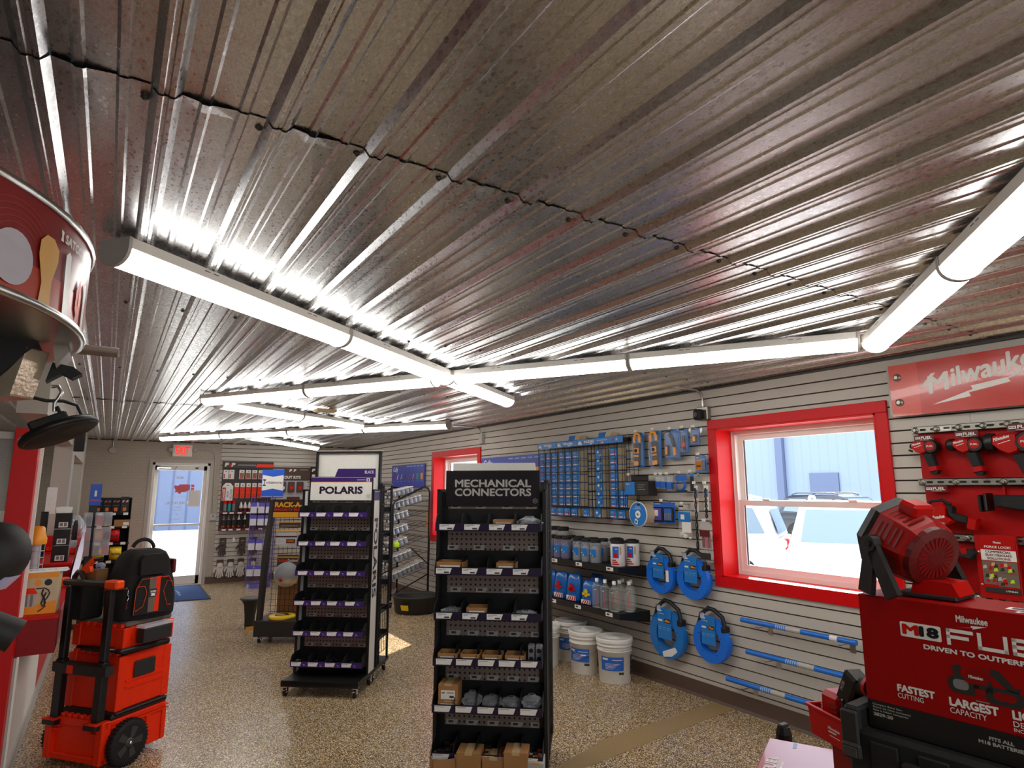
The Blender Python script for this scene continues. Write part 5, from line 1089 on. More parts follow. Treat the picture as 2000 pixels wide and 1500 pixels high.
for i, (z, y1, bolts) in enumerate(((1.963, 1.845, (1.824, 1.71, 1.594, 1.476, 1.363, 1.1, .8)), (1.656, 1.838, (1.816, 1.642, 1.414, 1.15, .9)), (1.346, 1.79, (1.62, 1.35, 1.1)), (1.030, 1.78, (1.60, 1.33, 1.05)))):
    l = ['topmost galvanized strut rail with hex bolts', 'second galvanized strut rail from the top', 'third strut rail, partly behind the red fan', 'lowest strut rail, just above the big red box'][i]
    t = thing('strut_rail', l, 'rail', (XR, 0, z), 0, None); m = MB('zinc'); X = -.045; hz = .02
    slots = []; y = y1-.035; 
    m.box(X, X+.03, -1.2, y1, -hz, -hz+.003); m.box(X, X+.03, -1.2, y1, hz-.003, hz); m.box(X, X+.002, -1.2, y1, -hz, hz); m.m('matte_black'); yy = y1-.062
    while yy > -1: m.prism([(-a-(0), b) for a, b in arc2(-yy+.011, 0, .0065, -90, 90, 5)+arc2(-yy-.011, 0, .0065, 90, 270, 5)], X-.0006, X-.0001, 'yz'); yy -= .057
    m.build('rail', t)
    for yb in bolts: m = MB('zinc'); m.lathe([(.017, X-.0005), (.017, X-.005), (0, X-.005)], 16, (0, yb, 0), 'x'); m.lathe([(.009, X-.005), (.009, X-.014), (0, X-.014)], 6, (0, yb, 0), 'x', smooth=False); m.build('bolt', t)
    if i in (0, 3): m = MB('paper'); m.rect((X-.001, 0, 0), (0, 1, 0), (0, 0, 1), 1.635, -.012, 1.69, .012); m.m('darkgrey').rect((X-.0014, 0, 0), (0, 1, 0), (0, 0, 1), 1.64, -.004, 1.672, .008); m.build('price_tag', t)
for i, (z0, z1, y1) in enumerate(((1.678, 1.942, 1.828), (1.368, 1.634, 1.82), (1.052, 1.324, 1.785))):
    m = MB('panel_red'); m.box(-.012, -.002, -1.2, y1, z0, z1); o = m.build('backing_panel'); o.location = (XR, 0, 0); tag(o, '%s bright red backing panel between the strut rails' % ['upper', 'middle', 'lower'][i], 'panel')
def yz(poly): return [(-a, b) for a, b in poly]
def ftag(t, a, b, w_, s_):
    m = MB('dark_red'); m.box(-.058, -.055, -a-w_, -a, b, b+w_*.32); o = (-.0586, -a, b); m.m('paper').rect(o, *RW, w_*.06, w_*.1, w_*.32, w_*.22); m.m('darkgrey').text(s_, (o[0]-.0003, o[1], o[2]), *RW, w_*.08, w_*.12, w=w_*.2, h=w_*.08, bold=.03); m.m('white').text('FUEL', o, *RW, w_*.36, w_*.09, w=w_*.56, h=w_*.15, bold=.03); m.rect(o, *RW, w_*.3, w_*.04, w_*.75, w_*.055); m.build('price_card', t)
def bevel_prism(m, poly, x0, x1, k=.82):
    n = len(poly); cx = sum(p[0] for p in poly)/n; cy = sum(p[1] for p in poly)/n; sh = [(cx+(a-cx)*k, cy+(b-cy)*k) for a, b in poly]; d = (x1-x0)*.22
    vs = [(x0, *p) for p in sh]+[(x0+d, *p) for p in poly]+[(x1-d, *p) for p in poly]+[(x1, *p) for p in sh]
    m.add(vs, [tuple(range(n)), tuple(range(3*n, 4*n))]+[(j*n+i, j*n+(i+1) % n, (j+1)*n+(i+1) % n, (j+1)*n+i) for j in range(3) for i in range(n)])
def drill(label, y, z, s_, kind, tg, scale):
    t = thing('cordless_drill', label, 'power tool', (XR, y, z)); S = lambda P: [(-a*scale, b*scale) for a, b in P]; X0, X1 = -.10, -.10+.062*scale
    m = MB('milw_red'); bevel_prism(m, S([(-.075, .02), (-.07, .05), (-.02, .058), (.01, .055), (.012, -.01), (-.02, -.022), (-.05, -.005)]), X0, X1); m.m('white').text('Milwaukee', (X0-.0012, .062*scale, z*0+.028*scale), (0, -.97, .25), (0, 0, 1), 0, 0, w=.05*scale, h=.013*scale, bold=.03); m.rect((X0-.0012, .05*scale, .018*scale), (0, -.95, .3), (0, 0, 1), 0, 0, .04*scale, .003); m.build('gear_housing', t)
    m = MB('black'); bevel_prism(m, S(arc2(.035, .022, .038, 0, 360, 18)), X0-.004, X1+.004, .9); m.m('milw_red').prism(S(arc2(.035, .024, .024, 0, 360, 18)), X0-.0055, X0-.004, 'yz'); m.m('white').text('FUEL', (X0-.0058, -.018*scale, .02*scale), *RW, 0, 0, w=.034*scale, h=.008*scale, bold=.03); m.build('motor_cap', t)
    m = MB('black'); 
    if kind == 0: m.cyl((-.10+.03*scale, .07*scale, .03*scale), (-.10+.03*scale, .082*scale, .02*scale), .02*scale, .012*scale, 12); m.cyl((-.10+.03*scale, .075*scale, .0), (-.10+.03*scale, .095*scale, .008), .006, n=8)
    else: m.lathe([(.032*scale, -.0), (.034*scale, .02*scale), (.026*scale, .035*scale), (.0, .037*scale)], 16, (-.10+.031*scale, .068*scale, .028*scale), 'y')
    m.build('chuck', t)
    m = MB('rubber'); bevel_prism(m, S([(-.018, -.015), (.035, -.012), (.055, -.095), (.012, -.10)]), X0+.006, X1-.006); m.build('grip', t)
    m = MB('milw_red'); bevel_prism(m, S([(.008, -.092), (.058, -.088), (.062, -.115), (.012, -.125)]), X0+.002, X1-.002); m.m('matte_black').prism(S([(.016, -.120), (.060, -.112), (.050, -.136), (.026, -.14)]), X0+.01, X1-.01, 'yz'); m.build('foot', t)
    m = MB('milw_red'); m.box(-.06, -.0, -.055*scale, -.045*scale, .03, .05); m.build('hanger', t)
    ftag(t, tg[0], tg[1], tg[2], s_)
    return t
drill('small red drill with black chuck at left end of the top rail', 1.765, 1.838, 'M12', 0, (-.065, .06, .105), 1.0)
drill('second red drill on the top rail, black rounded nose', 1.545, 1.835, 'M12', 1, (-.07, .068, .115), 1.05)
drill('larger red impact wrench third along the top rail', 1.325, 1.825, 'M18', 1, (-.04, .095, .13), 1.5)
# reciprocating saws and right-angle tool
t = thing('compact_saw', 'red compact saw with dark handle below the second rail', 'power tool', (XR, 1.68, 1.485)); X0, X1 = -.11, -.045
m = MB('milw_red'); bevel_prism(m, yz([(-.10, -.055), (-.06, .035), (-.02, .055), (.0, .03), (-.005, -.02), (.035, -.045), (.0, -.07), (-.10, -.075)]), X0, X1); m.m('white').text('Milwaukee', (X0-.0012, .085, -.042), (0, -.98, .18), (0, 0, 1), 0, 0, w=.075, h=.02, bold=.03); m.text('FUEL', (X0-.0012, .055, -.064), *RW, 0, 0, w=.045, h=.009, bold=.02); m.build('housing', t)
m = MB('rubber'); bevel_prism(m, yz([(-.005, .05), (.025, .035), (.02, .0), (.10, -.025), (.105, -.062), (.04, -.048), (-.0, -.01)]), X0+.004, X1-.004); m.tube([(-.08, .165, -.03), (-.08, .13, -.03), (-.08, .09, .06), (-.08, .03, .07), (-.08, -.015, .045)], .009, 6); m.build('grip', t)
m = MB('milw_red'); bevel_prism(m, yz([(.10, -.02), (.145, -.03), (.13, -.095), (.085, -.085)]), X0, X1); m.build('battery_foot', t); ftag(t, -.12, .115, .115, 'M18')
t = thing('reciprocating_saw', 'long black reciprocating saw hanging from second rail at right edge', 'power tool', (XR, 1.40, 1.55)); m = MB('rubber'); bevel_prism(m, yz([(-.05, -.025), (-.05, .035), (.40, .035), (.42, -.03), (.05, -.045)]), -.12, -.04); m.build('body', t); m = MB('black'); m.box(-.13, -.03, .075, .088, -.05, .045, .004); m.box(-.12, -.04, .105, .118, -.055, .035, .004); m.build('shoe', t)
m = MB('milw_red'); m.box(-.03, 0, .02, .03, .03, .09); m.box(-.03, 0, -.2, -.19, .03, .09); m.build('hanger', t)
t = thing('angle_drill', 'red and black pistol tool below the third rail', 'power tool', (XR, 1.665, 1.225)); X0, X1 = -.105, -.045
m = MB('milw_red'); bevel_prism(m, yz([(-.10, .03), (-.085, .065), (.0, .06), (.02, .03), (-.03, .01), (-.045, -.04), (-.08, -.03)]), X0, X1); m.m('white').text('Milwaukee', (X0-.0012, .075, .04), *RW, 0, 0, w=.055, h=.013, bold=.03); m.build('housing', t)
m = MB('rubber'); bevel_prism(m, yz([(-.0, .06), (.085, .07), (.10, .045), (.075, .01), (.02, .025)]), X0-.003, X1+.003); bevel_prism(m, yz([(-.075, -.03), (-.04, -.03), (.0, -.095), (-.03, -.11)]), X0+.006, X1-.006); m.m('milw_red').prism(yz([(.03, .067), (.06, .07), (.06, .04), (.035, .04)]), X0-.0045, X0-.003, 'yz'); m.build('grip', t)
m = MB('milw_red'); bevel_prism(m, yz([(-.025, -.10), (.01, -.095), (.015, -.115), (-.03, -.125)]), X0, X1); m.build('foot', t)
t = thing('brochure_holder', 'red holder of brochures titled COMMERCIAL ELECTRICIAN SOLUTIONS', 'brochure holder', (XR, 0, 0)); m = MB('panel_red'); m.box(-.075, -.046, 1.385, 1.575, 1.04, 1.372, .003); m.build('holder', t)
m = MB('milw_red'); m.box(-.080, -.0755, 1.39, 1.548, 1.075, 1.362); o = (-.0806, 1.548, 1.075); H, Wd = .287, .158
m.m('white'); m.text('Milwaukee', o, *RW, Wd/2, H*.885, w=.035, h=.012, al='c', bold=.03); m.text('FORCE LOGIC', o, *RW, Wd/2, H*.80, w=.12, h=.012, al='c', bold=.03); m.rect(o, *RW, 0, H*.575, Wd, H*.765)
m.m('dark_red'); o2 = (o[0]-.0004, o[1], o[2])
for i, s_ in enumerate(('COMMERCIAL', 'ELECTRICIAN', 'SOLUTIONS')): m.text(s_, o2, *RW, Wd/2, H*(.71-.06*i), w=.115-.01*(i == 2), h=.0125, al='c', bold=.03)
r_ = random.Random(5)
for (a, b, c_, d) in ((.0, .36, .5, .56), (.5, .36, 1, .56), (0, .14, .38, .35), (.4, .12, 1, .35)):
    m.m('stripe_grey').rect(o2, *RW, Wd*a, H*b, Wd*c_, H*d)
    for k in range(7): 
        m.m(('red', 'charcoal', 'tan', 'lightgrey', 'charcoal', 'lime', 'red')[k]); x = Wd*(a+(c_-a)*r_.uniform(0, .7)); z = H*(b+(d-b)*r_.uniform(0, .6)); o3 = (o[0]-.0006-.0001*k, o[1], o[2]); m.face(o3, *RW, [(x, z), (x+Wd*.13, z+.004), (x+Wd*.11, z+H*.075), (x+.004, z+H*.06)])
m.m('charcoal').rect(o2, *RW, 0, 0, Wd, H*.09); m.m('white').text('LITHIUM', (o[0]-.0008, o[1], o[2]), *RW, Wd*.6, H*.03, w=.05, h=.008, bold=.03); m.build('brochure', t)
for z in (1.11, 1.28): m = MB('steel'); m.lathe([(.007, -.075), (.006, -.079), (0, -.08)], 10, (0, 1.560, z), 'x'); m.build('screw', t)

# ================================================================ STACKED BOXES IN THE RIGHT FOREGROUND
BA = R(-86.04); BP_ = (1.833, 1.024)
def bl(x, y, z): return loc(BP_, BA, x, y, z)
m = MB('dark_metal'); m.box(1.68, 2.55, -.35, 1.75, .42, .45, .004); o = m.build('table_top'); 
t = thing('display_table', 'low dark table carrying the stacked red and black tool cases', 'table', (0, 0, 0)); o.parent = t
for x in (1.73, 2.5):
    for y in (-.30, 1.70): m = MB('dark_metal'); m.box(x-.02, x+.02, y-.02, y+.02, 0, .42); m.build('leg', t)
t = thing('tool_box_carton', 'large red band saw carton carrying the red fan', 'box', bl(0, 0, .968), BA)
m = MB('carton_red'); W_, D_, H_ = .545, .19, .352; m.box(0, W_, 0, D_, .072, H_, .0015); m.m('black').box(0, W_, 0, D_, 0, .072, .0015); m.build('carton', t)
m = MB('paper'); o = (0, -.0006, -.968)
def tx(s_, x, z, w=None, h=.02, bold=.03, al='l', c_='white', sl=0): m.m(c_).text(s_, (0, -.0009, -.968), *BW, x, z, w=w, h=h, bold=bold, al=al, slant=sl)
m.prism
m.m('white').face(o, *BW, rrect(.104, 1.224, .201, 1.262, .004)); m.m('red').text('M', (0, -.0011, -.968), *BW, .109, 1.230, w=.040, h=.027, bold=.05); m.m('black').text('18', (0, -.0011, -.968), *BW, .150, 1.230, w=.046, h=.027, bold=.06)
def bar(x0, z0, x1, z1): m.m('white').rect((0, -.0009, -.968), *BW, x0, z0, x1, z1)
z0, z1, s_ = 1.222, 1.262, .0085
bar(.213, z0, .213+s_, z1); bar(.213, z1-s_, .272, z1); bar(.213, 1.238, .262, 1.238+s_)               # F
bar(.280, z0, .28+s_, z1); bar(.333, z0, .333+s_, z1); bar(.28, z0, .34, z0+s_)                           # U
bar(.350, z0, .35+s_, z1); bar(.35, z1-s_, .408, z1); bar(.35, 1.238, .40, 1.238+s_); bar(.35, z0, .408, z0+s_)
bar(.418, z0, .418+s_, z1); bar(.418, z0, .47, z0+s_)
tx('DRIVEN TO OUTPERFORM', .157, 1.200, w=.262, h=.0125, bold=.04)
tx('Milwaukee', .238, 1.281, w=.068, h=.017, bold=.03); m.m('white').face(o, *BW, [(.238, 1.266), (.27, 1.272), (.269, 1.276), (.303, 1.278), (.272, 1.268), (.273, 1.272)])
tx('FASTEST', .082, 1.079, w=.090, h=.019, bold=.05); tx('CUTTING', .082, 1.063, w=.062, h=.0125, bold=.005)
tx('LARGEST', .203, 1.074, w=.104, h=.021, bold=.05); tx('CAPACITY', .203, 1.057, w=.078, h=.0135, bold=.005)
tx('LIGHTEST', .333, 1.076, w=.11, h=.021, bold=.05); tx('DESIGN', .333, 1.060, w=.062, h=.0125, bold=.005); tx('INCREASED REACH', .333, 1.049, w=.10, h=.008, bold=.005)
for i, q in enumerate(('Compact Band Saw', 'Sierra de cinta compacta', 'Scie a ruban compacte')): tx(q, .014, 1.0275-.0075*i, w=(.075, .095, .088)[i], h=.0058, bold=.02, c_='lightgrey')
tx('2829-20', .014, 1.001, w=.05, h=.0085, bold=.04, c_='lightgrey'); tx('FITS ALL', .305, 1.015, w=.05, h=.0085, bold=.04, al='c', c_='lightgrey'); tx('M18 BATTERIES', .305, 1.003, w=.095, h=.0085, bold=.04, al='c', c_='lightgrey')
# printed band saw picture
m.m('charcoal'); q0 = (0, -.0009, -.968); q1 = (0, -.0012, -.968)
m.face(q0, *BW, rrect(.205, 1.108, .272, 1.150, .018)); m.face(q0, *BW, rrect(.282, 1.100, .362, 1.140, .02)); m.rect(q0, *BW, .26, 1.125, .30, 1.15); m.face(q0, *BW, [(.276, 1.165), (.30, 1.182), (.318, 1.178), (.345, 1.145), (.358, 1.148), (.352, 1.135), (.335, 1.135), (.30, 1.165)]); m.face(q0, *BW, [(.222, 1.15), (.215, 1.172), (.235, 1.178), (.24, 1.168), (.232, 1.165), (.236, 1.15)])
m.m('deep_red'); m.face(q1, *BW, [(.24, 1.135), (.25, 1.165), (.28, 1.182), (.30, 1.178), (.29, 1.14)]); m.rect(q1, *BW, .262, 1.113, .284, 1.128); m.face(q1, *BW, rrect(.30, 1.112, .345, 1.130, .008)); m.m('grey'); m.face(q1, *BW, rrect(.216, 1.118, .25, 1.142, .01)); m.rect(q1, *BW, .262, 1.098, .29, 1.101); m.m('white').text('Milwaukee', (0, -.0015, -.968), *BW, .252, 1.150, w=.03, h=.008, bold=.03)
m.m('paper'); TP = ((1, 0, 0), (0, 1, 0)); m.rect((0, 0, H_+.0005), *TP, .33, .05, .41, .09); m.text('FUEL', (0, 0, H_+.0005), *TP, .36, .012, w=.12, h=.022, bold=.04); m.m('darkgrey').rect((0, 0, H_+.0009), *TP, .34, .058, .40, .082)
m.build('print', t)
# cases under it
def hardcase(label, x0, x1, y0, y1, z0, z1, latch=True):
    t = thing('tool_case', label, 'case', bl(0, 0, z0), BA); h = z1-z0; m = MB('matte_black'); m.box(x0, x1, y0, y1, 0, h, .012)
    for i in range(5): x = x0+.10+i*(x1-x0-.2)/4; m.box(x-.035, x+.035, y0-.008, y0, h*.25, h*.92, .005)
    if latch:
        m.box(x0-.002, -.006, y0-.004, y1, h-.01, h+.055, .008); m.box(x1-.055, x1+.002, y0, y1, h-.01, h+.055, .008)
    m.build('shell', t)
    if latch:
        m = MB('charcoal'); m.box(x0-.006, x0+.042, y0-.016, y0-.004, h-.05, h+.045, .005); m.box(x0-.002, x0+.05, y0-.028, y0-.014, h-.075, h-.035, .006); m.m('darkgrey').box(x0+.004, x0+.04, y0-.03, y0-.027, h-.07, h-.045, .003); m.build('latch', t)
        m = MB('milw_red'); m.prism([(x0+.03, .10), (x0+.10, .085), (x0+.115, .03), (x0+.10, 0), (x0+.03, 0)], y0-.03, y0-.006, 'xz'); m.build('latch', t, label='red corner latch')
        m = MB('charcoal'); m.prism([(.10, .215), (.36, .215), (.33, .165), (.13, .165)], y0-.03, y0-.002, 'xz'); m.build('handle', t)
        m = MB('black'); m.prism(rrect(.10, .05, .30, .125, .02), y0-.020, y0-.006, 'xz'); m.m('chrome'); m.box(.115, .285, y0-.023, y0-.020, .105, .109); m.box(.115, .119, y0-.023, y0-.020, .06, .109); m.build('badge', t)
    return t
hardcase('black hard case with red corner latch under the big red carton', -.05, .62, -.035, .30, .702, .966); hardcase('plain black case at the bottom of the stack, below the latched case', -.05, .62, -.035, .30, .452, .700, False)
# fan
FC_ = bl(.10, .10, 1.322); t = thing('jobsite_fan', 'red cordless fan with black face ring standing on the big carton', 'fan', FC_, BA)
ax = Vector((-.84, .36, .34)).normalized(); T = Matrix.Translation((0, 0, .142)) @ ax.to_track_quat('Z', 'Y').to_matrix().to_4x4()
def oct_(prof, m, n=8, sm=False):
    m.T = T; m.lathe(prof, n, smooth=sm); m.T = None
m = MB('fan_red'); oct_([(.082, -.085), (.094, -.07), (.106, -.02), (.109, .035)], m, 8); m.T = T
for k in range(8):
    a = 2*math.pi*(k+.5)/8
    for j in range(5):
        z = -.055+j*.016; rr = .090+(z+.08)*.16
        c_, s_ = math.cos(a), math.sin(a); m.m('dark_red'); q = [(rr*1.0*c_-u*s_, rr*1.0*s_+u*c_, z+dz) for u, dz in ((-.026, 0), (.026, 0), (.026, .006), (-.026, .006))]; m.add(q, [(0, 1, 2, 3)])
m.m('milw_red').box(-.035, .035, .085, .125, -.04, .02, .008); m.T = None; m.build('barrel', t)
m = MB('black'); oct_([(.110, .030), (.116, .04), (.112, .062), (.096, .075), (.09, .07)], m, 8); m.T = T; m.m('matte_black').lathe([(0, .05), (.095, .05)], 16); m.m('black')
for i in range(1, 5): m.lathe([(.02*i, .062), (.02*i+.004, .066), (.02*i+.004, .060)], 20)
m.T = None; m.build('face_ring', t)
m = MB('dark_red'); oct_([(.084, -.080), (.082, -.094), (.06, -.099), (.02, -.101), (0, -.101)], m, 24); m.T = T; m.m('deep_red'); 
for i in range(24): a = 2*math.pi*i/24; m.box(-.0, .001, 0, .001, 0, .001) if i < 0 else m.add([(r0*math.cos(a+da), r0*math.sin(a+da), -.1015) for r0, da in ((.03, -.05), (.058, -.05), (.058, .05), (.03, .05))], [(0, 1, 2, 3)])
m.T = None; m.build('rear_cap', t)
pv = ax.cross(Vector((0, 0, 1))).normalized()
for s_ in (-1, 1):
    c_ = Vector((0, 0, .142))+pv*(s_*.118); m = MB('black'); f1 = Vector((c_.x, c_.y, 0))+ax*.035; f2 = Vector((c_.x, c_.y, 0))-ax*.065; f1.z = f2.z = .004
    for f_ in (f1, f2):
        d = (f_-c_); n_ = pv; wv = Vector((.6, 0, 0)); side = d.normalized().cross(pv)*.018
        P = [c_+side, c_-side, f_-side*1.3, f_+side*1.3]; m.add([tuple(p+pv*.008) for p in P]+[tuple(p-pv*.008) for p in P], [(0, 1, 2, 3), (4, 5, 6, 7), (0, 1, 5, 4), (1, 2, 6, 5), (2, 3, 7, 6), (3, 0, 4, 7)])
    m.cyl(tuple(c_-pv*.012), tuple(c_+pv*.014), .024, n=8); m.m('matte_black').cyl(tuple(c_+pv*s_*.013), tuple(c_+pv*s_*.016), .01, n=8); m.build('bracket', t)
m = MB('charcoal'); m.box(-.02, .13, -.055, .075, 0, .012, .003); m.build('foot_plate', t); m = MB('milw_red'); m.prism([(.02, .012), (.135, .012), (.12, .045), (.03, .05)], -.05, .06, 'xz'); m.build('battery_dock', t)
# red organiser bin with charger and tool
GA = math.atan2(-.197, -.078); GP = (1.968, 1.294)
m = MB('deep_red'); m.box(.085, .22, .01, .14, 0, .393, .004); o = m.build('storage_crate'); o.location = (*GP, .452); o.rotation_euler = (0, 0, GA); tag(o, 'dark red crate under the open red bin', 'crate')
t = thing('open_bin', 'open red bin holding a red charger, beside the big red carton', 'bin', (*GP, .847), GA)
m = MB('red'); bw, bd, bh, th = .225, .13, .085, .004
for P in ([(0.012, 0), (bw-.012, 0), (bw, bh), (0, bh)],): m.prism(P, -.002, .002, 'xz'); m.prism(P, bd-.002, bd+.002, 'xz')
m.prism([(0, .012), (bd, .012), (bd, 0), (0, 0)], .012, bw-.012, 'yz'); m.add([(0.012, 0, 0), (0.012, bd, 0), (0, bd, bh), (0, 0, bh)], [(0, 1, 2, 3)]); m.add([(bw-.012, 0, 0), (bw-.012, bd, 0), (bw, bd, bh), (bw, 0, bh)], [(0, 1, 2, 3)])
m.box(-.006, bw+.006, -.008, .002, bh-.006, bh+.003, .002); m.box(-.006, bw+.006, bd-.002, bd+.008, bh-.006, bh+.003, .002); m.box(-.008, .003, 0, bd, bh-.006, bh+.003, .002); m.box(.03, .20, -.0035, -.002, .015, .07); m.m('paper'); m.text('Milwaukee', (0, -.0042, 0), *BW, .095, .042, w=.05, h=.009, bold=.03); m.rect((0, -.0042, 0), *BW, .095, .034, .13, .038); m.rect((0, -.0042, 0), *BW, .10, .024, .145, .026); m.build('bin', t)
t = thing('battery_charger', 'red rounded charger standing in the open red bin', 'charger', loc(GP, GA, .075, .06, .862), GA)
m = MB('milw_red'); m.box(-.045, .045, -.04, .045, 0, .125, .014); m.m('dark_red'); [m.box(.0, .042, -.0412, -.04, .03+i*.012, .034+i*.012) for i in range(6)]; m.m('white').text('CHARGER', (-.03, -.0408, .06), (0, 0, 1), (-1, 0, 0), 0, 0, w=.04, h=.008); m.build('body', t); m = MB('black'); m.box(.045, .06, -.035, .04, 0, .12, .004); m.build('dock', t)
t = thing('impact_tool', 'black and red battery tool leaning in the bin behind the charger', 'power tool', loc(GP, GA, .16, .06, .862), GA)
m = MB('black'); T = Matrix.Translation((-.02, 0, .15)) @ Matrix.Rotation(R(28), 4, 'Y'); m.T = T; m.box(-.03, .03, -.03, .03, -.055, .055, .008); m.m('milw_red').box(-.0315, -.03, -.02, .02, -.045, .02); m.m('lightgrey').text('M18', (-.006, -.0308, -.03), (0, 0, 1), (-1, 0, 0), .02, 0, w=.03, h=.012, bold=.03); m.T = None; m.build('battery', t)
m = MB('rubber'); m.tube([(.0, 0, .165), (.05, .0, .175), (.11, .02, .165)], .026, 10); m.build('grip', t); m = MB('milw_red'); m.tube([(.045, 0, .175), (.058, 0, .175)], .029, 10); m.box(.0, .08, -.03, .03, 0, .13, .012); m.build('housing', t)
# glossy carton in front
PA_ = math.atan2(-.889, .458); PPt = (2.161, 1.589)
t = thing('flat_carton', 'glossy red carton in bottom right foreground, its top reflecting daylight', 'box', (*PPt, .452), PA_)
mat('glossy_red', '#a01a2c', .30, coat=.25); m = MB('glossy_red'); m.box(0, .245, -.30, 0, 0, .248, .002); m.build('carton', t)
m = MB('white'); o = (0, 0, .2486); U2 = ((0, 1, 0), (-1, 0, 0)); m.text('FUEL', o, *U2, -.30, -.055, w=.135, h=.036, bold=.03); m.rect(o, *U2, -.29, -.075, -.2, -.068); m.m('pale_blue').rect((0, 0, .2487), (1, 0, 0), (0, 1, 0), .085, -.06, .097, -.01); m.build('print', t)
t = thing('battery_pack', 'small black battery standing behind the glossy carton', 'battery', (2.265, 1.60, .452)); m = MB('black'); m.lathe([(.03, 0), (.03, .24), (.022, .265), (0, .268)], 10, smooth=False); m.build('pack', t); m = MB('darkgrey'); m.box(-.02, .02, -.012, .012, .262, .275, .003); m.build('contacts', t)
# ================================================================ LEFT: TOOL CART
CA = R(-50.7); CL = (-.192, 4.90)
def cl(x, y, z): return loc(CL, CA, x, y, z)
t = thing('tool_cart', 'orange rolling toolbox with black wheels and tall handle at bottom left', 'tool cart', (*CL, 0), CA)
m = MB('orange'); Wc, Dc = .455, .46; m.box(0.01, Wc-.01, .03, Dc, .04, .265, .008)
m.box(0, .05, .0, .06, .04, .27, .004); m.box(Wc-.05, Wc, .0, .06, .04, .27, .004); m.box(0.0, Wc, .012, .04, .23, .272, .004); m.box(.0, Wc, .008, .04, .04, .075, .004)
for y in (.12, .30, .42): m.box(Wc-.012, Wc+.002, y, y+.03, .05, .23, .003)
for z in (.225, .245): m.box(Wc-.012, Wc+.004, .06, Dc, z, z+.008)
for i in range(6): m.box(.09+i*.05, .09+i*.05+.028, .02, .05, .272, .292, .004)
for z in (.205, .222): m.box(.0, .1, -.002, .02, z, z+.005); m.box(Wc-.1, Wc, -.002, .02, z, z+.005)
m.build('box', t)
m = MB('black'); m.box(.01, Wc-.005, .06, Dc, .265, .296, .012); m.m('charcoal').box(.03, Wc+.002, .08, Dc-.01, .29, .302, .006); m.build('lid', t)
for x0, x1 in ((-.055, -.005), (Wc+.005, Wc+.055)):
    m = MB('rubber'); m.lathe([(.088, x0+.004), (.118, x0), (.126, x0+.012), (.126, x1-.012), (.118, x1), (.088, x1-.004)], 36, (0, .15, .127), 'x')
    for i in range(36): a = 2*math.pi*i/36; m.cbox((x0+x1)/2, .15+.126*math.cos(a), .127+.126*math.sin(a), (x1-x0)*.8, .008, .008)
    w_ = m.build('wheel', t); m = MB('darkgrey'); m.lathe([(.09, x0+.008), (.09, x1-.008)], 30, (0, .15, .127), 'x'); m.lathe([(.03, x1-.006), (.026, x1+.004), (0, x1+.004)], 16, (0, .15, .127), 'x')
    for i in range(5):
        a = 2*math.pi*i/5; c_, s_ = math.cos(a), math.sin(a); P = [(u*c_-v*s_, u*s_+v*c_) for u, v in ((.03, -.014), (.085, -.022), (.085, .022), (.03, .014))]; m.prism([(.15+p, .127+q) for p, q in P], x1-.012, x1-.001, 'yz')
    m.m('chrome').lathe([(.01, x1+.004), (.008, x1+.01), (0, x1+.01)], 10, (0, .15, .127), 'x'); m.build('hub', w_)
for x in (.055, .385):
    m = MB('black'); m.box(x-.03, x+.03, .0, .045, .26, .60, .006); m.box(x-.024, x+.024, .005, .04, .60, 1.02, .005); m.build('handle_post', t)
    m = MB('black'); m.box(x-.05, x+.05, -.03, .05, .232, .262, .004); m.m('orange').box(x-.05, x+.05, -.03, .05, .262, .267); m.build('post_foot', t)
m = MB('charcoal'); m.prism([(.01, -.005), (.10, -.02), (.34, -.02), (.44, -.005), (.44, .05), (.01, .05)], .525, .58, 'xy'); m.m('orange').box(.15, .20, -.022, -.018, .53, .575); m.build('cross_brace', t)
m = MB('charcoal'); m.box(-.0, .40, .0, .045, 1.025, 1.062, .01); m.build('handle', t)
for x0, x1 in ((-.045, .01), (.355, .46)): m = MB('bright_orange'); m.box(x0, x1, -.008, .055, 1.018, 1.07, .01); m.build('handle_end', t, label='orange handle end')
def stackbox(label, x0, x1, y0, y1, z0, z1, lid, hatch):
    t = thing('stacking_box', label, 'toolbox', (*CL, z0), CA); h = z1-z0; m = MB('orange'); m.box(x0, x1, y0, y1, 0, h, .008); m.box(x1-.06, x1+.004, y0-.004, y0+.05, 0, h, .004); m.box(x0-.004, x0+.06, y0-.004, y0+.05, 0, h, .004); m.box(x1-.01, x1+.006, y1-.05, y1+.004, 0, h, .004)
    for i in range(7): m.box(x0+.03+i*.055, x0+.03+i*.055+.03, y0-.002, y0+.03, h, h+.022, .003)
    m.box(x1, x1+.008, y0+.05, y1-.05, h*.5, h*.5+.012); m.box(x1, x1+.008, y0+.05, y1-.05, h*.38, h*.38+.012); m.build('box', t)
    m = MB('black' if lid < 2 else 'stripe_grey'); m.box(x0+.01, x1+(.0 if lid < 2 else -.005), y0+.02, y1, h, h+.035, .01); m.build('lid', t)
    return t
t = stackbox('middle orange stacking box with grey side plate on the cart', .02, .435, .09, Dc, .303, .615, 1, 0); m = MB('charcoal'); m.T = None; m.box(.435, .452, .19, .34, .17, .265, .006); m.build('side_plate', t)
t = stackbox('top orange stacking box carrying the backpack', .02, .435, .10, Dc, .655, .775, 2, 0)
t = thing('parts_case', 'small clear lidded case hooked on the side of the top stacking box', 'case', (*CL, .68), CA); m = MB('charcoal'); m.box(.453, .52, .17, .38, 0, .085, .006); m.build('tray', t); m = MB('film2'); m.box(.452, .525, .165, .385, .087, .105, .003); m.m('pink').box(.45, .505, .18, .37, .078, .086); m.build('lid', t)
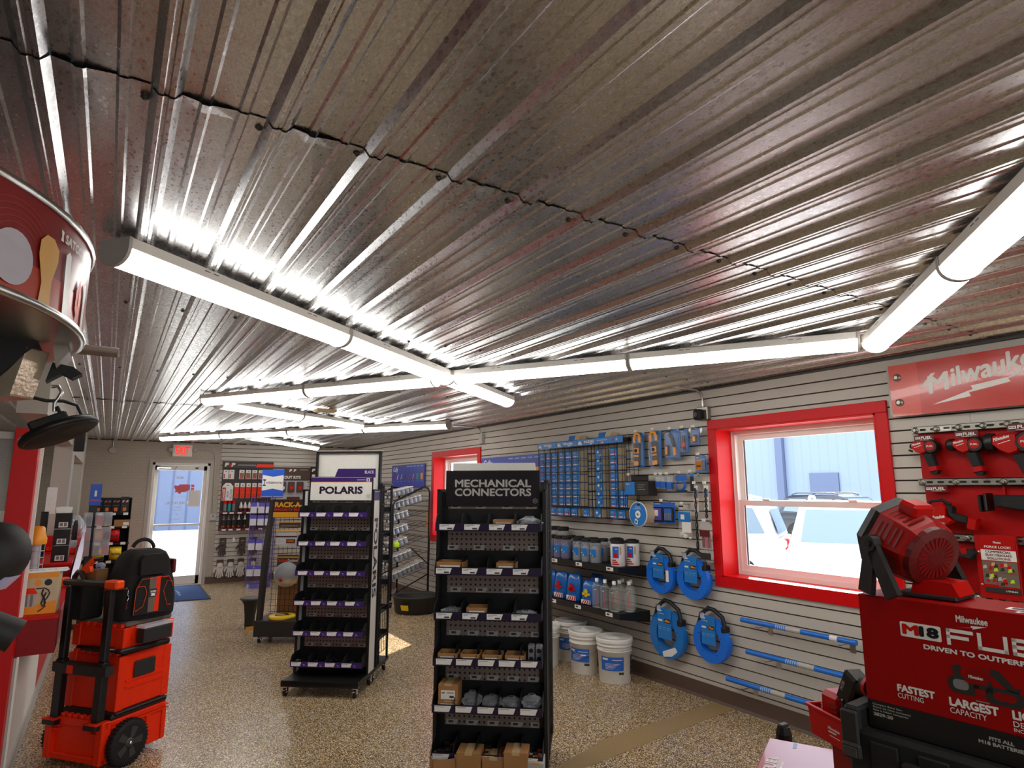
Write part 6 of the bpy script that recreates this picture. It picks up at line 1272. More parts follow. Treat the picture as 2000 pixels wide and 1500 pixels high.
t = thing('level_tool', 'black long-handled tool lying between the two stacking boxes', 'tool', (*CL, .652), CA); m = MB('black'); m.tube([(.15, .07, .0), (.455, .07, .0), (.455, .07, .0), (.47, .25, .0)], .0148, 8); m.m('steel').tube([(.36, .07, .0), (.42, .07, .0)], .0152, 8); m.build('handle', t)
# backpack
t = thing('tool_backpack', 'black tool backpack with orange piping and grey stripe on the cart', 'backpack', cl(.455, .25, .811), R(24))
m = MB('fabric'); n = 20; prof = []
for k, (z, w_, d0, d1) in enumerate(((0, .165, .0, .26), (.02, .178, -.012, .27), (.12, .180, -.012, .27), (.22, .168, .0, .265), (.30, .150, .012, .26), (.36, .135, .022, .25), (.40, .115, .04, .23), (.42, .08, .07, .19))):
    for i in range(n):
        a = 2*math.pi*i/n; c_, s_ = math.cos(a), math.sin(a); prof.append((w_*abs(c_)**.45*(1 if c_ > 0 else -1), (d0+d1)/2+(d1-d0)/2*abs(s_)**.45*(1 if s_ > 0 else -1), z))
m.add(prof, [(k*n+i, k*n+(i+1) % n, (k+1)*n+(i+1) % n, (k+1)*n+i) for k in range(7) for i in range(n)], True); m.add(prof[:n], [tuple(range(n))]); m.add(prof[-n:], [tuple(range(n))], True); m.build('body', t)
m = MB('fabric'); m.prism([(-.115, .035), (.115, .035), (.118, .18), (.09, .255), (-.08, .258), (-.112, .19)], -.038, .0, 'xz'); m.build('front_pocket', t, .008)
m = MB('fabric'); m.prism([(-.085, .27), (.085, .27), (.085, .36), (.06, .395), (-.06, .395), (-.085, .36)], -.018, .03, 'xz'); m.build('top_pocket', t, .012)
m = MB('stripe_grey'); m.box(-.035, .005, -.0405, -.037, .045, .255); m.m('orange').box(.005, .032, -.0405, -.037, .045, .258); m.build('stripe', t)
m = MB('bright_orange'); Y_ = -.041
for P in ([(-.108, .06), (-.108, .205), (-.065, .205), (-.048, .165), (-.065, .085)], [(.108, .075), (.108, .215), (.075, .225), (.055, .165), (.085, .075)]): m.tube([(a, Y_, b) for a, b in P[1:]+[P[0]] if True], .002, 4)
m.tube([(-.118, Y_, .04), (-.114, Y_, .19), (-.085, Y_, .248), (.085, Y_, .252), (.114, Y_, .19)], .002, 4); m.build('piping', t)
m = MB('charcoal'); m.box(-.033, .012, -.044, -.040, .135, .185, .003); m.m('paper').text('KLEIN', (0, -.0446, 0), *BW, -.0105, .163, w=.034, h=.012, al='c', bold=.04); m.face((0, -.0446, 0), *BW, [(-.027, .142), (.006, .142), (-.002, .15), (.006, .158), (-.027, .158), (-.019, .15)]); m.build('badge', t)
m = MB('fabric'); m.tube(arc((.0, .41), .07, 160, 10, 8, 'xz', .15), .012, 6); m.build('carry_handle', t)
m = MB('dark_red'); m.box(.135, .16, .02, .10, .26, .35, .006); m.build('side_flap', t); m = MB('stripe_grey'); m.tube([(-.15, .0, .20), (-.172, .10, .185), (-.17, .24, .17)], .006, 5); m.build('strap', t); m = MB('chrome'); m.tube([(-.15, -.02, .19), (-.155, -.025, .165), (-.145, -.025, .15), (-.152, -.025, .13)], .003, 5); m.m('dark_red').tube([(-.152, -.025, .13), (-.16, -.03, .08), (-.145, -.03, .09)], .003, 5); m.build('clip', t)
# tool tote behind the handle
t = thing('tool_tote', 'orange handled open tool tote with black sides behind the cart handle', 'tote', cl(.06, .12, .811), CA)
m = MB('fabric'); m.box(-.055, .06, -.06, .09, 0, .22, .012); m.build('tote_body', t); m = MB('kraft'); m.prism([(-.06, .22), (.07, .22), (.075, .30), (.02, .30), (-.02, .25)], .0, .08, 'xz'); m.build('tray', t); m = MB('charcoal'); m.tube([(-.075, -.03, .215), (-.07, -.03, .255), (-.045, -.03, .285), (-.015, -.03, .28), (.02, -.03, .235)], .016, 8); m.build('pouch_rim', t)
m = MB('bright_orange'); m.prism([(-.045, .27), (-.045, .295), (.045, .375), (.06, .375), (.062, .355), (.03, .32), (.05, .285)], -.02, .005, 'xz'); m.build('handle', t); m = MB('black'); m.tube([(.05, -.008, .362), (.12, -.008, .37)], .012, 8); m.build('handle_bar', t); m = MB('film2'); m.ball((.065, .03, .32), .026, (1.2, 1, .8), 10, 6); m.m('pole_blue').ball((.07, .02, .315), .016, (1.2, 1, .7), 10, 6); m.build('bag_insert', t)

# ================================================================ LEFT: COUNTERS
def counter(label, x0, x1, y0, y1, zt, th=.21):
    t = thing('counter', label, 'counter', (0, 0, 0)); m = MB('deep_red'); m.box(x0, x1, y0, y1, zt-th, zt-.02); m.build('apron', t); m = MB('red'); m.box(x0, x1+.004, y0-.004, y1, zt-.02, zt, .003); m.build('worktop', t); return t
counter('lower red counter at the left, nearest the cart handle', -1.1, -.18, 4.64, 6.08, .89); counter('higher red counter with stacked display cards on it', -1.1, -.19, 6.10, 7.85, 1.05); counter('narrow red ledge running on to the back wall', -.343, -.19, 7.90, 11.9, 1.05)
m = MB('white'); m.box(-.349, -.338, 4.64, 6.3, .10, .678); o = m.build('front_panel'); tag(o, 'white panel below the lower red counter', 'panel')
m = MB('red'); m.box(-.349, -.338, 6.305, 11.9, .10, .838); o = m.build('front_panel'); tag(o, 'red panel further along below the counter', 'panel')
m = MB('lightgrey'); m.box(-.345, -.325, 4.64, YB-.03, 0, .10); o = struct(m.build('baseboard_left'))
# red end post and glazed screen
t = thing('end_post', 'tall bright red post with white edge at far left', 'post', (0, 0, 0)); m = MB('red'); m.box(-.475, -.36, 4.5, 4.625, 0, 1.96, .002); m.build('post', t); m = MB('white'); m.box(-.36, -.343, 4.60, 4.63, 0.9, 1.97); m.build('edge_strip', t)
t = thing('glazed_screen', 'framed glass screen with bright reflections left of the red post', 'screen', (0, 0, 0)); m = MB('red'); m.box(-1.5, -.48, 4.53, 4.60, 0, 1.18); m.build('lower_panel', t); m = MB('lightgrey'); m.box(-1.5, -.48, 4.54, 4.585, 1.90, 1.94); m.box(-1.5, -.48, 4.54, 4.585, 1.18, 1.21); m.build('rail', t); m = MB('pane'); m.rect((0, 4.56, 0), *BW, -1.5, 1.21, -.48, 1.90); m.build('glass_pane', t)
# goods on the counters
t = thing('work_light_carton', 'carton printed with an orange LED work light, on the lower counter', 'box', (-.31, 4.80, .891), R(-4)); m = MB('skin_beige'); m.box(-.11, .115, -.07, .07, 0, .235, .002); o = (0, -.0708, 0)
m.m('amber'); m.rect(o, *BW, -.11, .205, .115, .235); m.face(o, *BW, [(-.11, 0), (.115, 0), (.115, .075), (-.11, .02)]); m.m('green').rect(o, *BW, -.10, .165, -.06, .19); m.m('white').text('LED', (0, -.0712, 0), *BW, -.095, .170, w=.03, h=.013, bold=.04); m.m('amber').face(o, *BW, arc2(.015, .178, .018, 0, 360, 14)); m.m('charcoal').face(o, *BW, arc2(.065, .178, .019, 0, 360, 14)); m.m('orange'); m.face(o, *BW, [(-.095, .115), (-.085, .145), (.0, .15), (.015, .125), (.02, .115)]); m.m('grey').rect(o, *BW, -.085, .045, .01, .113); m.m('lightgrey'); [m.rect((0, -.0712, 0), *BW, -.075+i*.025, .045, -.064+i*.025, .112) for i in range(4)]; m.m('charcoal'); m.tube([(.01, -.072, .145), (.05, -.072, .147), (.07, -.072, .135), (.078, -.072, .115), (.068, -.072, .09), (.055, -.072, .07), (.062, -.072, .04), (.045, -.072, .025), (.03, -.072, .015)], .0035, 5); m.tube([(.045, -.072, .14), (.04, -.072, .115), (.05, -.072, .09), (.042, -.072, .06), (.05, -.072, .04), (.062, -.072, .06), (.052, -.072, .095), (.06, -.072, .12)], .0045, 5); m.build('carton', t)
t = thing('paper_pile', 'loose white papers lying on the work light carton', 'papers', (-.30, 4.80, 1.127), R(6)); m = MB('paper'); m.box(-.14, .13, -.07, .09, 0, .004); m.box(-.12, .14, -.06, .08, .004, .010); m.m('lightgrey'); [m.rect((0, 0, .0104), (1, 0, 0), (0, 1, 0), -.08+i*.03, -.04, -.07+i*.03, .0) for i in range(6)]; m.build('sheets', t)
t = thing('caged_work_light', 'orange topped caged work light standing on the papers by red post', 'lamp', (-.335, 4.80, 1.138)); m = MB('amber'); m.lathe([(.048, .15), (.05, .16), (.05, .185), (.04, .21), (.035, .245), (.025, .255), (0, .257)], 18); m.build('cap', t); m = MB('frost'); m.cyl((0, 0, .01), (0, 0, .155), .026, n=14); m.build('tube', t); m = MB('steel'); 
for z in (.03, .07, .11): m.tube([(.042*math.cos(R(a)), .042*math.sin(R(a)), z) for a in range(0, 360, 24)], .002, 4, True)
for a in range(0, 360, 60): m.tube([(.042*math.cos(R(a)), .042*math.sin(R(a)), 0), (.042*math.cos(R(a)), .042*math.sin(R(a)), .155)], .002, 4)
m.build('cage', t)
t = thing('small_carton', 'small white and violet carton on lower counter behind the work light', 'box', (-.33, 5.55, .892), R(-15)); m = MB('paper'); m.box(-.07, .07, -.08, .08, 0, .05, .002); m.m('violet'); m.box(-.0705, .0705, -.0805, -.06, .002, .03); m.box(.05, .0705, -.08, .0805, .002, .048); m.build('carton', t)
t = thing('kraft_box', 'opened kraft box on lower counter behind the violet carton', 'box', (-.40, 5.85, .892), R(20)); m = MB('cardboard'); m.box(-.07, .06, -.06, .06, 0, .06, .002); m.m('tan').prism([(.0, .06), (.06, .10), (.065, .10), (.01, .06)], -.05, .05, 'xz'); m.build('carton', t)
for i in range(3):
    t = thing('card_holder', '%s of three stacked black card holders on the red counter' % ['lowest', 'middle', 'topmost'][i], 'card holder', (-.275, 6.20, 1.052+i*.128), R(-4), 'stacked card holders on the counter'); m = MB('black'); m.box(-.055, .055, -.03, .03, 0, .120, .002); m.m('charcoal'); [m.box(-.05+j*.012, -.045+j*.012, -.032, -.03, .02, .115) for j in range(9)]; m.build('holder', t); m = MB('paper'); m.rect((0, -.0326, 0), *BW, -.028, .01, .032, .05); m.m('grey'); m.rect((0, -.033, 0), *BW, -.022, .018, .0, .044); m.rect((0, -.033, 0), *BW, .006, .016, .026, .046); m.build('price_card', t)
for i in range(5): m = MB('paper'); m.box(-.02, .02, -.001, .001, 0, .05); o = m.build('loose_card'); o.location = (-.31+i*.014, 6.21, 1.44); o.rotation_euler = (R(-8), R(-10+5*i), 0); tag(o, 'thin card standing in the top of the black holders', 'card', 'cards in the top holder')
for o in [q for q in COL.objects if q.name.startswith('loose_card')]: o.location.z = 1.428
t = thing('monitor', 'beige back of a monitor standing on the red counter', 'monitor', (-.62, 6.6, 1.052), R(70)); m = MB('beige_grey'); T = Matrix.Rotation(R(-12), 4, 'X'); m.T = T; m.box(-.19, .19, -.02, .02, .06, .40, .006); m.T = None; m.build('screen_back', t); m = MB('black'); m.box(-.08, .08, -.07, .07, 0, .015); m.box(-.02, .02, -.01, .05, .012, .1); m.build('stand', t)
t = thing('tall_strip', 'tall dark and white upright card holder behind the stacked holders', 'card holder', (-.42, 6.55, 1.052), 0); m = MB('black'); m.box(-.03, .02, -.015, .015, 0, .38); m.build('stem', t); m = MB('paper'); m.box(-.01, .06, -.005, .005, .36, .58); m.build('card', t)
t = thing('red_tray', 'red plastic tray with grid front on the counter', 'tray', (-.40, 7.3, 1.052)); m = MB('red'); m.box(-.13, .15, -.06, .06, 0, .14, .005); m.m('orange'); [m.box(-.12+i*.03, -.1+i*.03, -.064, -.06, .01, .04) for i in range(8)]; m.build('tray', t)
t = thing('orange_case', 'low orange case with clear lid on the counter edge', 'case', (-.27, 6.95, 1.052)); m = MB('orange'); m.box(-.08, .07, -.06, .06, 0, .05, .006); m.build('tray', t); m = MB('film2'); m.box(-.08, .075, -.062, .062, .052, .11, .006); m.m('grey').box(-.06, .05, -.04, .04, .052, .08); m.build('lid', t)
t = thing('leaning_sheet', 'large pale lavender sheet hanging over the counter edge', 'sheet', (0, 0, 0)); m = MB('lav'); P0 = [(-.176, 5.55, .82), (-.178, 6.0, .98), (-.172, 6.5, 1.09), (-.16, 7.2, 1.22), (-.165, 7.9, 1.34)]; P1 = [(-.172, 5.58, .78), (-.168, 6.05, .80), (-.165, 6.5, .85), (-.155, 7.2, .93), (-.16, 7.9, 1.0)]
m.add(P0+P1+[(x-.002, y, z) for x, y, z in P0]+[(x-.002, y, z) for x, y, z in P1], [(i, i+1, 6+i, 5+i) for i in range(4)]+[(10+i, 11+i, 16+i, 15+i) for i in range(4)], True); m.build('sheet', t)
t = thing('bag_rack', 'heap of clear bagged parts on the counter below the openings', 'bags', (-.30, 8.1, 1.052)); 
for i in range(8):
    r_ = random.Random(i); m = MB('film2'); x, y = r_.uniform(-.02, .08), r_.uniform(-.6, .5); m.ball((x, y, .12+r_.uniform(0, .1)), .08, (.7, 1, 1.2), 9, 6); m.m(('pink', 'grey', 'charcoal', 'red')[i % 4]).ball((x, y, .12), .045, (.7, 1, 1.2), 8, 5); m.build('bag', t)
for i, (y, h) in enumerate(((7.55, .22), (7.65, .23))): t = thing('marker_bottle', '%s slim dark bottle on a step by the bagged parts' % ['nearer', 'further'][i], 'bottle', (-.24, y, 1.052)); m = MB('charcoal'); m.cyl((0, 0, 0), (0, 0, h), .02, n=10); m.build('body', t); m = MB('black'); m.cyl((0, 0, h), (0, 0, h+.03), .014, n=10); m.build('cap', t)
# hanging strip packs and floor display by the back wall
t = thing('strip_rack', 'tall rack of clear hanging packs with blue header by the left wall', 'rack', (-.125, 9.3, 0), R(15)); m = MB('black'); m.box(-.04, .04, .02, .06, 0, 1.62); m.box(-.15, .15, -.1, .1, 0, .03); m.build('stand', t); m = MB('intermatic_blue'); m.box(-.06, .06, -.01, 0, 1.42, 1.68); m.m('pink').rect((0, -.0106, 0), *BW, -.06, 1.48, .06, 1.49); m.m('paper').rect((0, -.0106, 0), *BW, -.015, 1.53, .01, 1.60); m.build('header', t)
k = 0
for z in (1.17, .99, .82):
    for x in (-.06, .06, .15):
        m = MB('film2'); m.box(x-.045, x+.045, -.05, -.02, z, z+.17, .008); m.m(('charcoal', 'pink', 'grey', 'pink', 'tan')[k % 5]).box(x-.03, x+.03, -.04, -.03, z+.02, z+.11); k += 1; m.build('hanging_pack', t)
FD = thing('floor_display', 'black tiered floor display of boxed goods and tape rolls, back left', 'display', (.06, 10.6, 0)); 
TZ = [(1.28, -.21, .21, .0), (1.10, -.23, .24, -.06), (.88, -.25, .25, -.10), (.64, -.28, .29, -.15)]
m = MB('matte_black'); m.prism([(.2, 0), (.2, 1.50), (.02, 1.50), (-.12, .6), (-.2, 0)], -.215, -.205, 'yz'); m.prism([(.2, 0), (.2, 1.50), (.02, 1.50), (-.12, .6), (-.2, 0)], .235, .245, 'yz'); m.box(-.21, .24, .19, .2, 0, 1.5); m.build('side_panel', FD)
for z, x0, x1, y in TZ: m = MB('matte_black'); m.box(x0, x1, y-.06, .2, z-.02, z); m.build('shelf', FD); m = MB('paper'); [m.box(x, x+.06, y-.063, y-.06, z-.022, z+.012) for x in (-.15, .0, .15)]; m.build('price_tag', FD)
def fd(x, y, z): return (.06+x, 10.6+y, z)
for i in range(4): t = thing('boxed_kit', '%s dark printed box on the top tier of the floor display' % ['leftmost', 'second', 'third', 'rightmost, brightest'][i], 'box', fd(-.155+i*.105, .03, 1.281), 0, 'boxes on the floor display'); m = MB('matte_black' if i < 3 else 'charcoal'); m.box(-.05, .05, -.05, .08, 0, .20+.01*i, .002); o = (0, -.0508, 0); m.m('grey' if i < 3 else 'white'); m.text('F', o, *BW, -.035, .15, w=.02, h=.03, bold=.06, slant=.2); m.text('P', o, *BW, .015, .15, w=.02, h=.03, bold=.06, slant=.2); m.m('red').text('4', o, *BW, -.01, .149, w=.02, h=.032, bold=.06, slant=.2); m.m('dark_red').rect(o, *BW, -.04, .105, .04, .118); m.m('copper').rect(o, *BW, -.02, .03, .02, .08); m.build('carton', t)
for i in range(2): t = thing('small_kit', '%s brown printed box on the second tier of the floor display' % ['left', 'right'][i], 'box', fd(-.14+i*.11, -.05, 1.101), 0, 'boxes on the floor display'); m = MB('brown_card'); m.box(-.05, .05, -.04, .08, 0, .12, .002); m.m('skin_beige').rect((0, -.0406, 0), *BW, -.035, .02, .035, .07); m.m('gold').rect((0, -.0406, 0), *BW, -.04, .09, .04, .1); m.build('carton', t)
t = thing('kraft_box', 'plain kraft box at right end of the second display tier', 'box', fd(.14, -.05, 1.101)); m = MB('cardboard'); m.box(-.09, .10, -.05, .08, 0, .09, .002); m.m('paper').rect((0, -.0506, 0), *BW, .02, .02, .09, .06); m.build('carton', t)
def tape(label, x, z, c_, s_, y):
    t = thing('barrier_tape', label, 'tape roll', fd(x, y, z), 0, 'barrier tape rolls on the floor display'); m = MB(c_); m.lathe([(.035, -.07), (.095, -.07), (.095, .07), (.035, .07)], 24, (0, 0, .096), 'x'); m.m('black').text(s_, (0, -.0958, .096), *BW, 0, -.02, w=.11, h=.035, bold=.04, al='c'); m.build('roll', t)
for i, (x, z) in enumerate(((-.13, .881), (.06, .881))): tape('%s red DANGER tape roll on the third display tier' % ['left', 'right'][i], x, z, 'red', 'DANGER', -.05)
for i, (x, z) in enumerate(((-.10, .641), (.10, .641))): tape('%s yellow CAUTION tape roll on the lowest display tier' % ['left', 'right'][i], x, z, 'yellow', 'CAUTION', -.10)
t = thing('wall_speaker', 'small black speaker on the pier between the wall openings', 'speaker', (XL, 8.0, 2.14)); m = MB('black'); m.box(.002, .10, -.07, .07, -.13, .13, .006); m.build('cabinet', t); m = MB('charcoal'); m.box(.02, .09, -.073, -.07, -.12, .12); m.build('grille', t)

# ================================================================ LEFT FOREGROUND: LAMP DISPLAY TOWER
DC = (-.809, 1.841); DR = .72; DZ0, DZ1 = 1.98, 2.20
t = thing('lamp_tower', 'lamp display tower with large round red printed canopy at upper left', 'display tower', (*DC, 0))
m = MB('satco_red'); n = 72
def cp(th, z, r_=DR): return (r_*math.cos(R(th)), r_*math.sin(R(th)), z)
def band(z0, z1, r_, c_, a0=0, a1=360):
    m.m(c_); k = max(3, int((a1-a0)/5)); vs = [cp(a0+(a1-a0)*i/k, z, r_) for z in (z0, z1) for i in range(k+1)]; m.add(vs, [(i, i+1, k+2+i, k+1+i) for i in range(k)], True)
band(DZ0, DZ1, DR, 'satco_red'); band(DZ0, DZ0+.075, DR+.0006, 'maroon_light'); m.build('printed_drum', t)
m = MB('lightgrey'); band(DZ0, DZ1, DR-.006, 'lightgrey'); m.lathe([(0, DZ1-.01), (DR-.006, DZ1-.01)], 72); m.build('lining', t)
m = MB('steel'); m.lathe([(DR-.008, DZ0-.006), (DR+.006, DZ0-.006), (DR+.008, DZ0+.004), (DR+.004, DZ0+.010)], 72); m.lathe([(DR-.008, DZ1+.006), (DR+.006, DZ1+.006), (DR+.008, DZ1-.004), (DR+.004, DZ1-.010)], 72); m.build('rim', t)
m = MB('white')
def cpoly(P, r_): m.add([cp(a, z, r_) for a, z in P], [tuple(range(len(P)))])
def ctext(s_, a0, a1, z0, z1, bold):
    g, fs, _ = glyphs(s_, bold); m.add([cp(a0+(a1-a0)*x, z0+(z1-z0)*y, DR+.0040+.00005*k_) for x, y, k_ in g], fs)
m.m('frost'); E_ = [(-31.6+4.2*math.cos(R(a)), 2.052+.054*math.sin(R(a))) for a in range(0, 360, 15)]; cpoly(E_, DR+.0032)
m.m('warm_bulb'); cpoly([(-25.2, 1.985), (-24.9, 2.03), (-26.3, 2.085), (-26.2, 2.115), (-24.8, 2.132), (-22.8, 2.132), (-21.0, 2.115), (-20.9, 2.09), (-22.2, 2.04), (-22.0, 1.985)], DR+.0032)
m.m('bulb_white'); cpoly([(-17.6, 1.982), (-18.4, 2.118), (-17.3, 2.13), (-16.4, 2.124), (-15.2, 1.982)], DR+.0032); cpoly([(-7.4, 1.982), (-7.2, 2.09), (-6.2, 2.10), (-5.4, 2.08), (-5.6, 1.982)], DR+.0032)
m.m('orange'); cpoly([(-12.2, 2.02), (-12.2, 2.06), (-10.6, 2.095), (-9.0, 2.06), (-9.6, 2.02), (-10.6, 1.995)], DR+.0032); m.m('amber'); cpoly([(-10.9, 2.03), (-10.5, 2.075), (-10.1, 2.03)], DR+.0040)
m.m('white'); ctext('SATCO', -19.6, -12.0, 2.140, 2.161, .04); ctext('NUVO', -10.6, -4.5, 2.140, 2.159, .0); cpoly([(-11.5, 2.138), (-11.2, 2.138), (-11.0, 2.163), (-11.3, 2.163)], DR+.0036); cpoly([(-21.0, 2.140), (-20.0, 2.140), (-20.3, 2.150), (-20.2, 2.162), (-21.1, 2.164), (-20.8, 2.15)], DR+.0036)
m.m('maroon_light')
for rr in (.07, .082, .094, .106, .118): 
    A = [(-31+rr*80*math.cos(R(a)), 2.05+rr*math.sin(R(a))) for a in range(20, 161, 10)]
    for p, q in zip(A[:-1], A[1:]):
        if max(p[1], q[1]) < DZ1-.012: m.add([cp(p[0], p[1], DR+.0009), cp(q[0], q[1], DR+.0009), cp(q[0], q[1]+.0016, DR+.0009), cp(p[0], p[1]+.0016, DR+.0009)], [(0, 1, 2, 3)])
m.build('print', t)
m = MB('lightgrey'); m.cyl((0, 0, .0), (0, 0, DZ1-.02), .14, n=24); m.m('charcoal').lathe([(.45, 0), (.45, .05), (.16, .08)], 32); m.build('column', t)
def arm(p, z): 
    d = Vector((p[0]-DC[0], p[1]-DC[1], 0)); L_ = d.length; d.normalize(); m = MB('lightgrey'); a = d*.12; b_ = d*(L_); m.tube([(a.x, a.y, z), (b_.x, b_.y, z)], .012, 8); m.build('arm', t)
arm((-.23, 2.20), 1.905); arm((-.27, 2.13), 1.47); arm((-.30, 2.12), 1.28); arm((-.27, 1.95), 2.04)
m = MB('beige_grey'); m.box(.685, .80, .34, .42, 2.018, 2.036, .004); m.build('bracket', t)
# LED high bay
t = thing('high_bay_lamp', 'round black LED high bay lamp with steel hook, tilted', 'lamp', (-.135, 2.235, 1.778)); T = Matrix.Rotation(R(-26), 4, 'Y') @ Matrix.Rotation(R(-9), 4, 'X') @ Matrix.Scale(.80, 4)
m = MB('black'); m.T = T; m.lathe([(.112, -.012), (.125, -.008), (.128, .0), (.122, .014), (.095, .024), (.04, .030), (0, .030)], 40)
m.lathe([(.118, -.012), (.118, -.004), (.112, -.004)], 40); m.T = None; m.build('housing', t)
m = MB('beige_grey'); m.T = T; m.lathe([(.108, -.008), (.045, -.008), (.045, -.010)], 32); m.m('lightgrey'); [m.cyl((.08*math.cos(a), .08*math.sin(a), -.0085), (.08*math.cos(a), .08*math.sin(a), -.0105), .0035, n=6) for a in [2*math.pi*i/36 for i in range(36)]]; m.T = None; m.build('led_board', t)
m = MB('black'); m.T = T; m.box(-.075, .045, -.04, .04, .028, .062, .006); m.box(.02, .032, -.03, .03, .03, .088, .003); m.T = None; m.build('driver_box', t); m = MB('zinc'); m.T = T; m.lathe([(.028, .03), (.028, .058), (.022, .062), (0, .062)], 18, (.0, -.0, .0)); m.T = None; m.build('neck', t)
m = MB('steel'); m.tube([(-.018, 0, .06), (-.02, 0, .085), (-.012, .0, .10), (-.006, 0, .118), (-.016, 0, .135), (-.032, 0, .132)], .0055, 8); m.build('hook', t); m = MB('black'); m.tube([(.05, 0, .05), (.035, 0, .082), (.0, 0, .092), (-.04, 0, .09), (-.09, .0, .10)], .005, 6); m.build('cable', t)
# wall pack with prismatic lens
t = thing('wall_pack_lamp', 'black wall pack lamp with ribbed glass lens under canopy sign', 'lamp', (-.20, 1.93, 1.93))
m = MB('matte_black'); m.prism([(-.30, .19), (-.05, .150), (.052, .102), (.054, .088), (-.033, -.027), (-.10, -.10), (-.30, -.20)], -.03, .12, 'xz'); m.build('housing', t, .004)
T = Matrix.Translation((-.02, .0, -.02)) @ Matrix.Rotation(R(-38), 4, 'Z'); m = MB('prism_glass'); m.T = T; m.prism([(.035, .05), (.005, -.072), (-.30, -.085), (-.30, .0), (-.02, .05)], -.012, .055, 'xz'); m.T = None; m.build('lens', t, .005)
m = MB('beige_grey'); m.prism([(.040, .088), (.056, .102), (.085, .03), (.060, -.01)], -.02, .10, 'xz'); m.build('mount', t); m = MB('matte_black'); m.prism([(.05, .005), (.095, -.002), (.115, -.018), (.095, -.032), (.072, -.02), (.04, -.045)], .02, .07, 'xz'); m.build('knuckle', t)
# dome and spot at the left edge
t = thing('dome_lamp', 'dark round dome wall lamp at the left edge', 'lamp', (-.235, 2.075, 1.452), R(-25)); m = MB('charcoal'); m.lathe([(.078, -.03), (.08, .0), (.072, .03), (.05, .05), (0, .056)], 32, (0, 0, 0), 'y'); m.T = None; m.build('dome', t); t.rotation_euler = (R(0), 0, R(155)); m = MB('lav'); m.prism([(-.062, -.055), (.06, -.055), (.02, -.088), (-.03, -.088)], -.025, .02, 'xz'); m.build('diffuser', t)
t = thing('spot_lamp', 'dark cylindrical spot lamp below the dome at the left edge', 'lamp', (-.215, 2.10, 1.262)); m = MB('charcoal'); m.cyl((-.09, 0, .055), (.05, 0, -.02), .036, .040, 24); m.m('black').cyl((-.04, 0, .0285), (-.035, 0, .0258), .0385, n=24); m.build('body', t)
# ================================================================ OUTDOORS
g = MB('concrete'); g.box(XR+.27, 70, -40, 70, -.36, -.30); g.box(-40, XR+.27, YB+.23, 70, -.12, -.06); g.box(-40, XR+.27, -40, -4.12, -.12, -.06); struct(g.build('ground'))
def bld(nm, label, x0, x1, y0, y1, h, c_):
    t = thing('metal_building', label, 'building', (0, 0, 0)); m = MB(c_); m.box(x0, x1, y0, y1, -.30, h); m.build('wall', t); m = MB('grey'); m.box(x0-.3, x1+.3, y0-.3, y1+.3, h, h+.25); m.build('roof', t); return t
t = bld('', 'pale blue metal building seen through the right window', 36, 50, -10, 40, 11, 'siding_pale'); m = MB('siding_blue'); m.box(35.9, 36, 20.6, 22.4, 1.45, 2.6); m.build('window', t); m = MB('siding_blue'); m.box(35.7, 36, 24.0, 24.5, 0, 11); m.build('downspout', t)
t = bld('', 'blue metal building seen through the glass door', -12, 14, 30, 42, 7, 'siding_blue'); m = MB('white'); m.box(-3.0, 1.2, 28.5, 30, 3.2, 3.5); m.build('canopy', t)
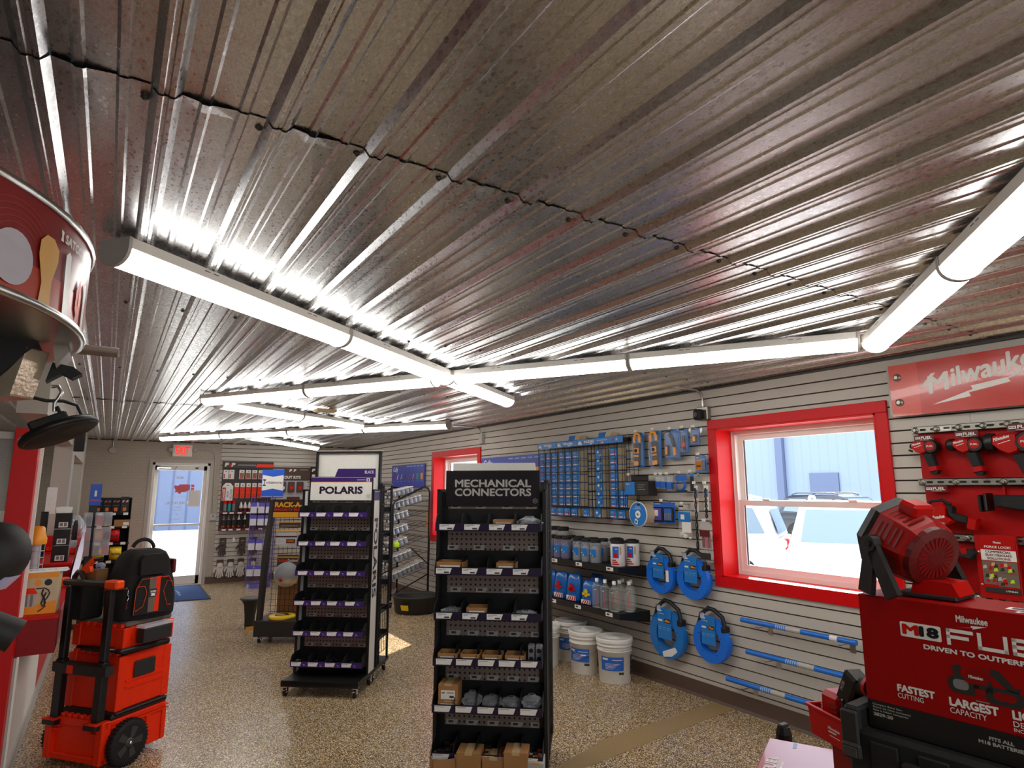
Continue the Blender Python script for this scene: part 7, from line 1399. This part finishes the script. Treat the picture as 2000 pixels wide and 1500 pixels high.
def car(label, x, y, rz, kind, col, sc_=1):
    t = thing('car', label, 'car', (x, y, -.30), rz); L_ = 4.6; W_ = .92
    lo = [(-2.3, .45), (-2.32, .75), (-2.2, 1.02), (-1.9, 1.08), (1.05, 1.05), (1.9, .95), (2.22, .80), (2.3, .5), (2.2, .28), (-2.2, .28)]
    m = MB(col)
    n = len(lo)
    def shell(P, ws):
        vs = []; 
        for wv, k in ws: vs += [(a, wv, b*1.0) if k == 1 else (a*.985, wv, b) for a, b in P]
        q = len(P); m.add(vs, [tuple(range(q)), tuple(range((len(ws)-1)*q, len(ws)*q))]+[(j*q+i, j*q+(i+1) % q, (j+1)*q+(i+1) % q, (j+1)*q+i) for j in range(len(ws)-1) for i in range(q)])
    shell(lo, [(-W_, 0), (-W_*.93, 1), (W_*.93, 1), (W_, 0)])
    for s_ in (-1, 1):
        for xw in (-1.4, 1.42): m.m('tyre').prism(arc2(xw, .34, .40, 0, 180, 12), s_*W_*.9, s_*(W_+.012), 'xz')
    m.build('body', t)
    cab = [(-2.12, 1.05), (-1.95, 1.60), (-1.6, 1.72), (.0, 1.74), (.35, 1.66), (1.12, 1.04)]
    m = MB(col); q = len(cab); vs = [(a, s_*(W_-.02 if i in (0, 5) else W_-.17), b) for s_ in (-1, 1) for i, (a, b) in enumerate(cab)]
    m.add(vs, [tuple(range(q)), tuple(range(q, 2*q))]+[(i, (i+1) % q, q+(i+1) % q, q+i) for i in range(q)])
    for s_ in (-1, 1): m.tube([(-1.7, s_*.62, 1.74), (-1.5, s_*.62, 1.79), (-.1, s_*.62, 1.80), (.1, s_*.62, 1.74)], .022, 6)
    m.build('cabin', t)
    m = MB('car_glass'); e = .012
    m.add([(1.04+e, -.74, 1.08+e), (1.04+e, .74, 1.08+e), (.42+e, .66, 1.60+e), (.42+e, -.66, 1.60+e)], [(0, 1, 2, 3)]); m.build('windshield', t)
    m = MB('car_glass'); m.add([(-2.12-e, -.70, 1.12), (-2.12-e, .70, 1.12), (-1.98-e, .62, 1.55), (-1.98-e, -.62, 1.55)], [(0, 1, 2, 3)]); m.build('rear_window', t)
    for s_ in (-1, 1):
        def sw(P): 
            m.add([(a, s_*(W_-.02-.15*(b-1.05)/.65+e), b) for a, b in P], [tuple(range(len(P)))])
        m = MB('car_glass'); sw([(-1.0, 1.10), (-.02, 1.10), (-.02, 1.58), (-.9, 1.60)]); sw([(.05, 1.10), (.92, 1.10), (.28, 1.58), (.05, 1.58)]); sw([(-1.92, 1.14), (-1.08, 1.10), (-1.0, 1.58), (-1.72, 1.58)]); m.build('side_window', t)
        m = MB(col); m.cbox(.86, s_*(W_+.10), 1.12, .12, .20, .15, .04); m.build('mirror', t)
        m = MB('tail_red'); m.cbox(-2.25, s_*.78, .95, .12, .22, .22, .03); m.build('tail_light', t)
        m = MB('chrome'); m.cbox(2.16, s_*.70, .80, .16, .30, .12, .03); m.build('headlight', t)
        for xw in (-1.4, 1.42):
            m = MB('tyre'); m.lathe([(.20, -.11), (.33, -.11), (.34, -.08), (.34, .08), (.33, .11), (.20, .11)], 24, (xw, s_*(W_-.09), .34), 'y'); wv = m.build('wheel', t); m = MB('steel'); m.lathe([(.05, .0), (.0, .0)], 10, (xw, s_*(W_+.02), .34), 'y')
            for k in range(7):
                a = 2*math.pi*k/7; c_, s2 = math.cos(a), math.sin(a); m.prism([(xw+u*c_-v*s2, .34+u*s2+v*c_) for u, v in ((.02, -.03), (.21, -.02), (.21, .02), (.02, .03))], s_*(W_+.0), s_*(W_+.022), 'xz')
            m.build('rim', wv)
    return t
car('white car parked nose toward the right window', 9.7, 5.35, R(209), 0, 'car_white'); car('white car at left of window view, its rear showing', 9.9, 9.3, R(118), 0, 'car_white'); car('dark car parked beyond the two white cars', 22.0, 12.4, R(-92), 0, 'car_dark')
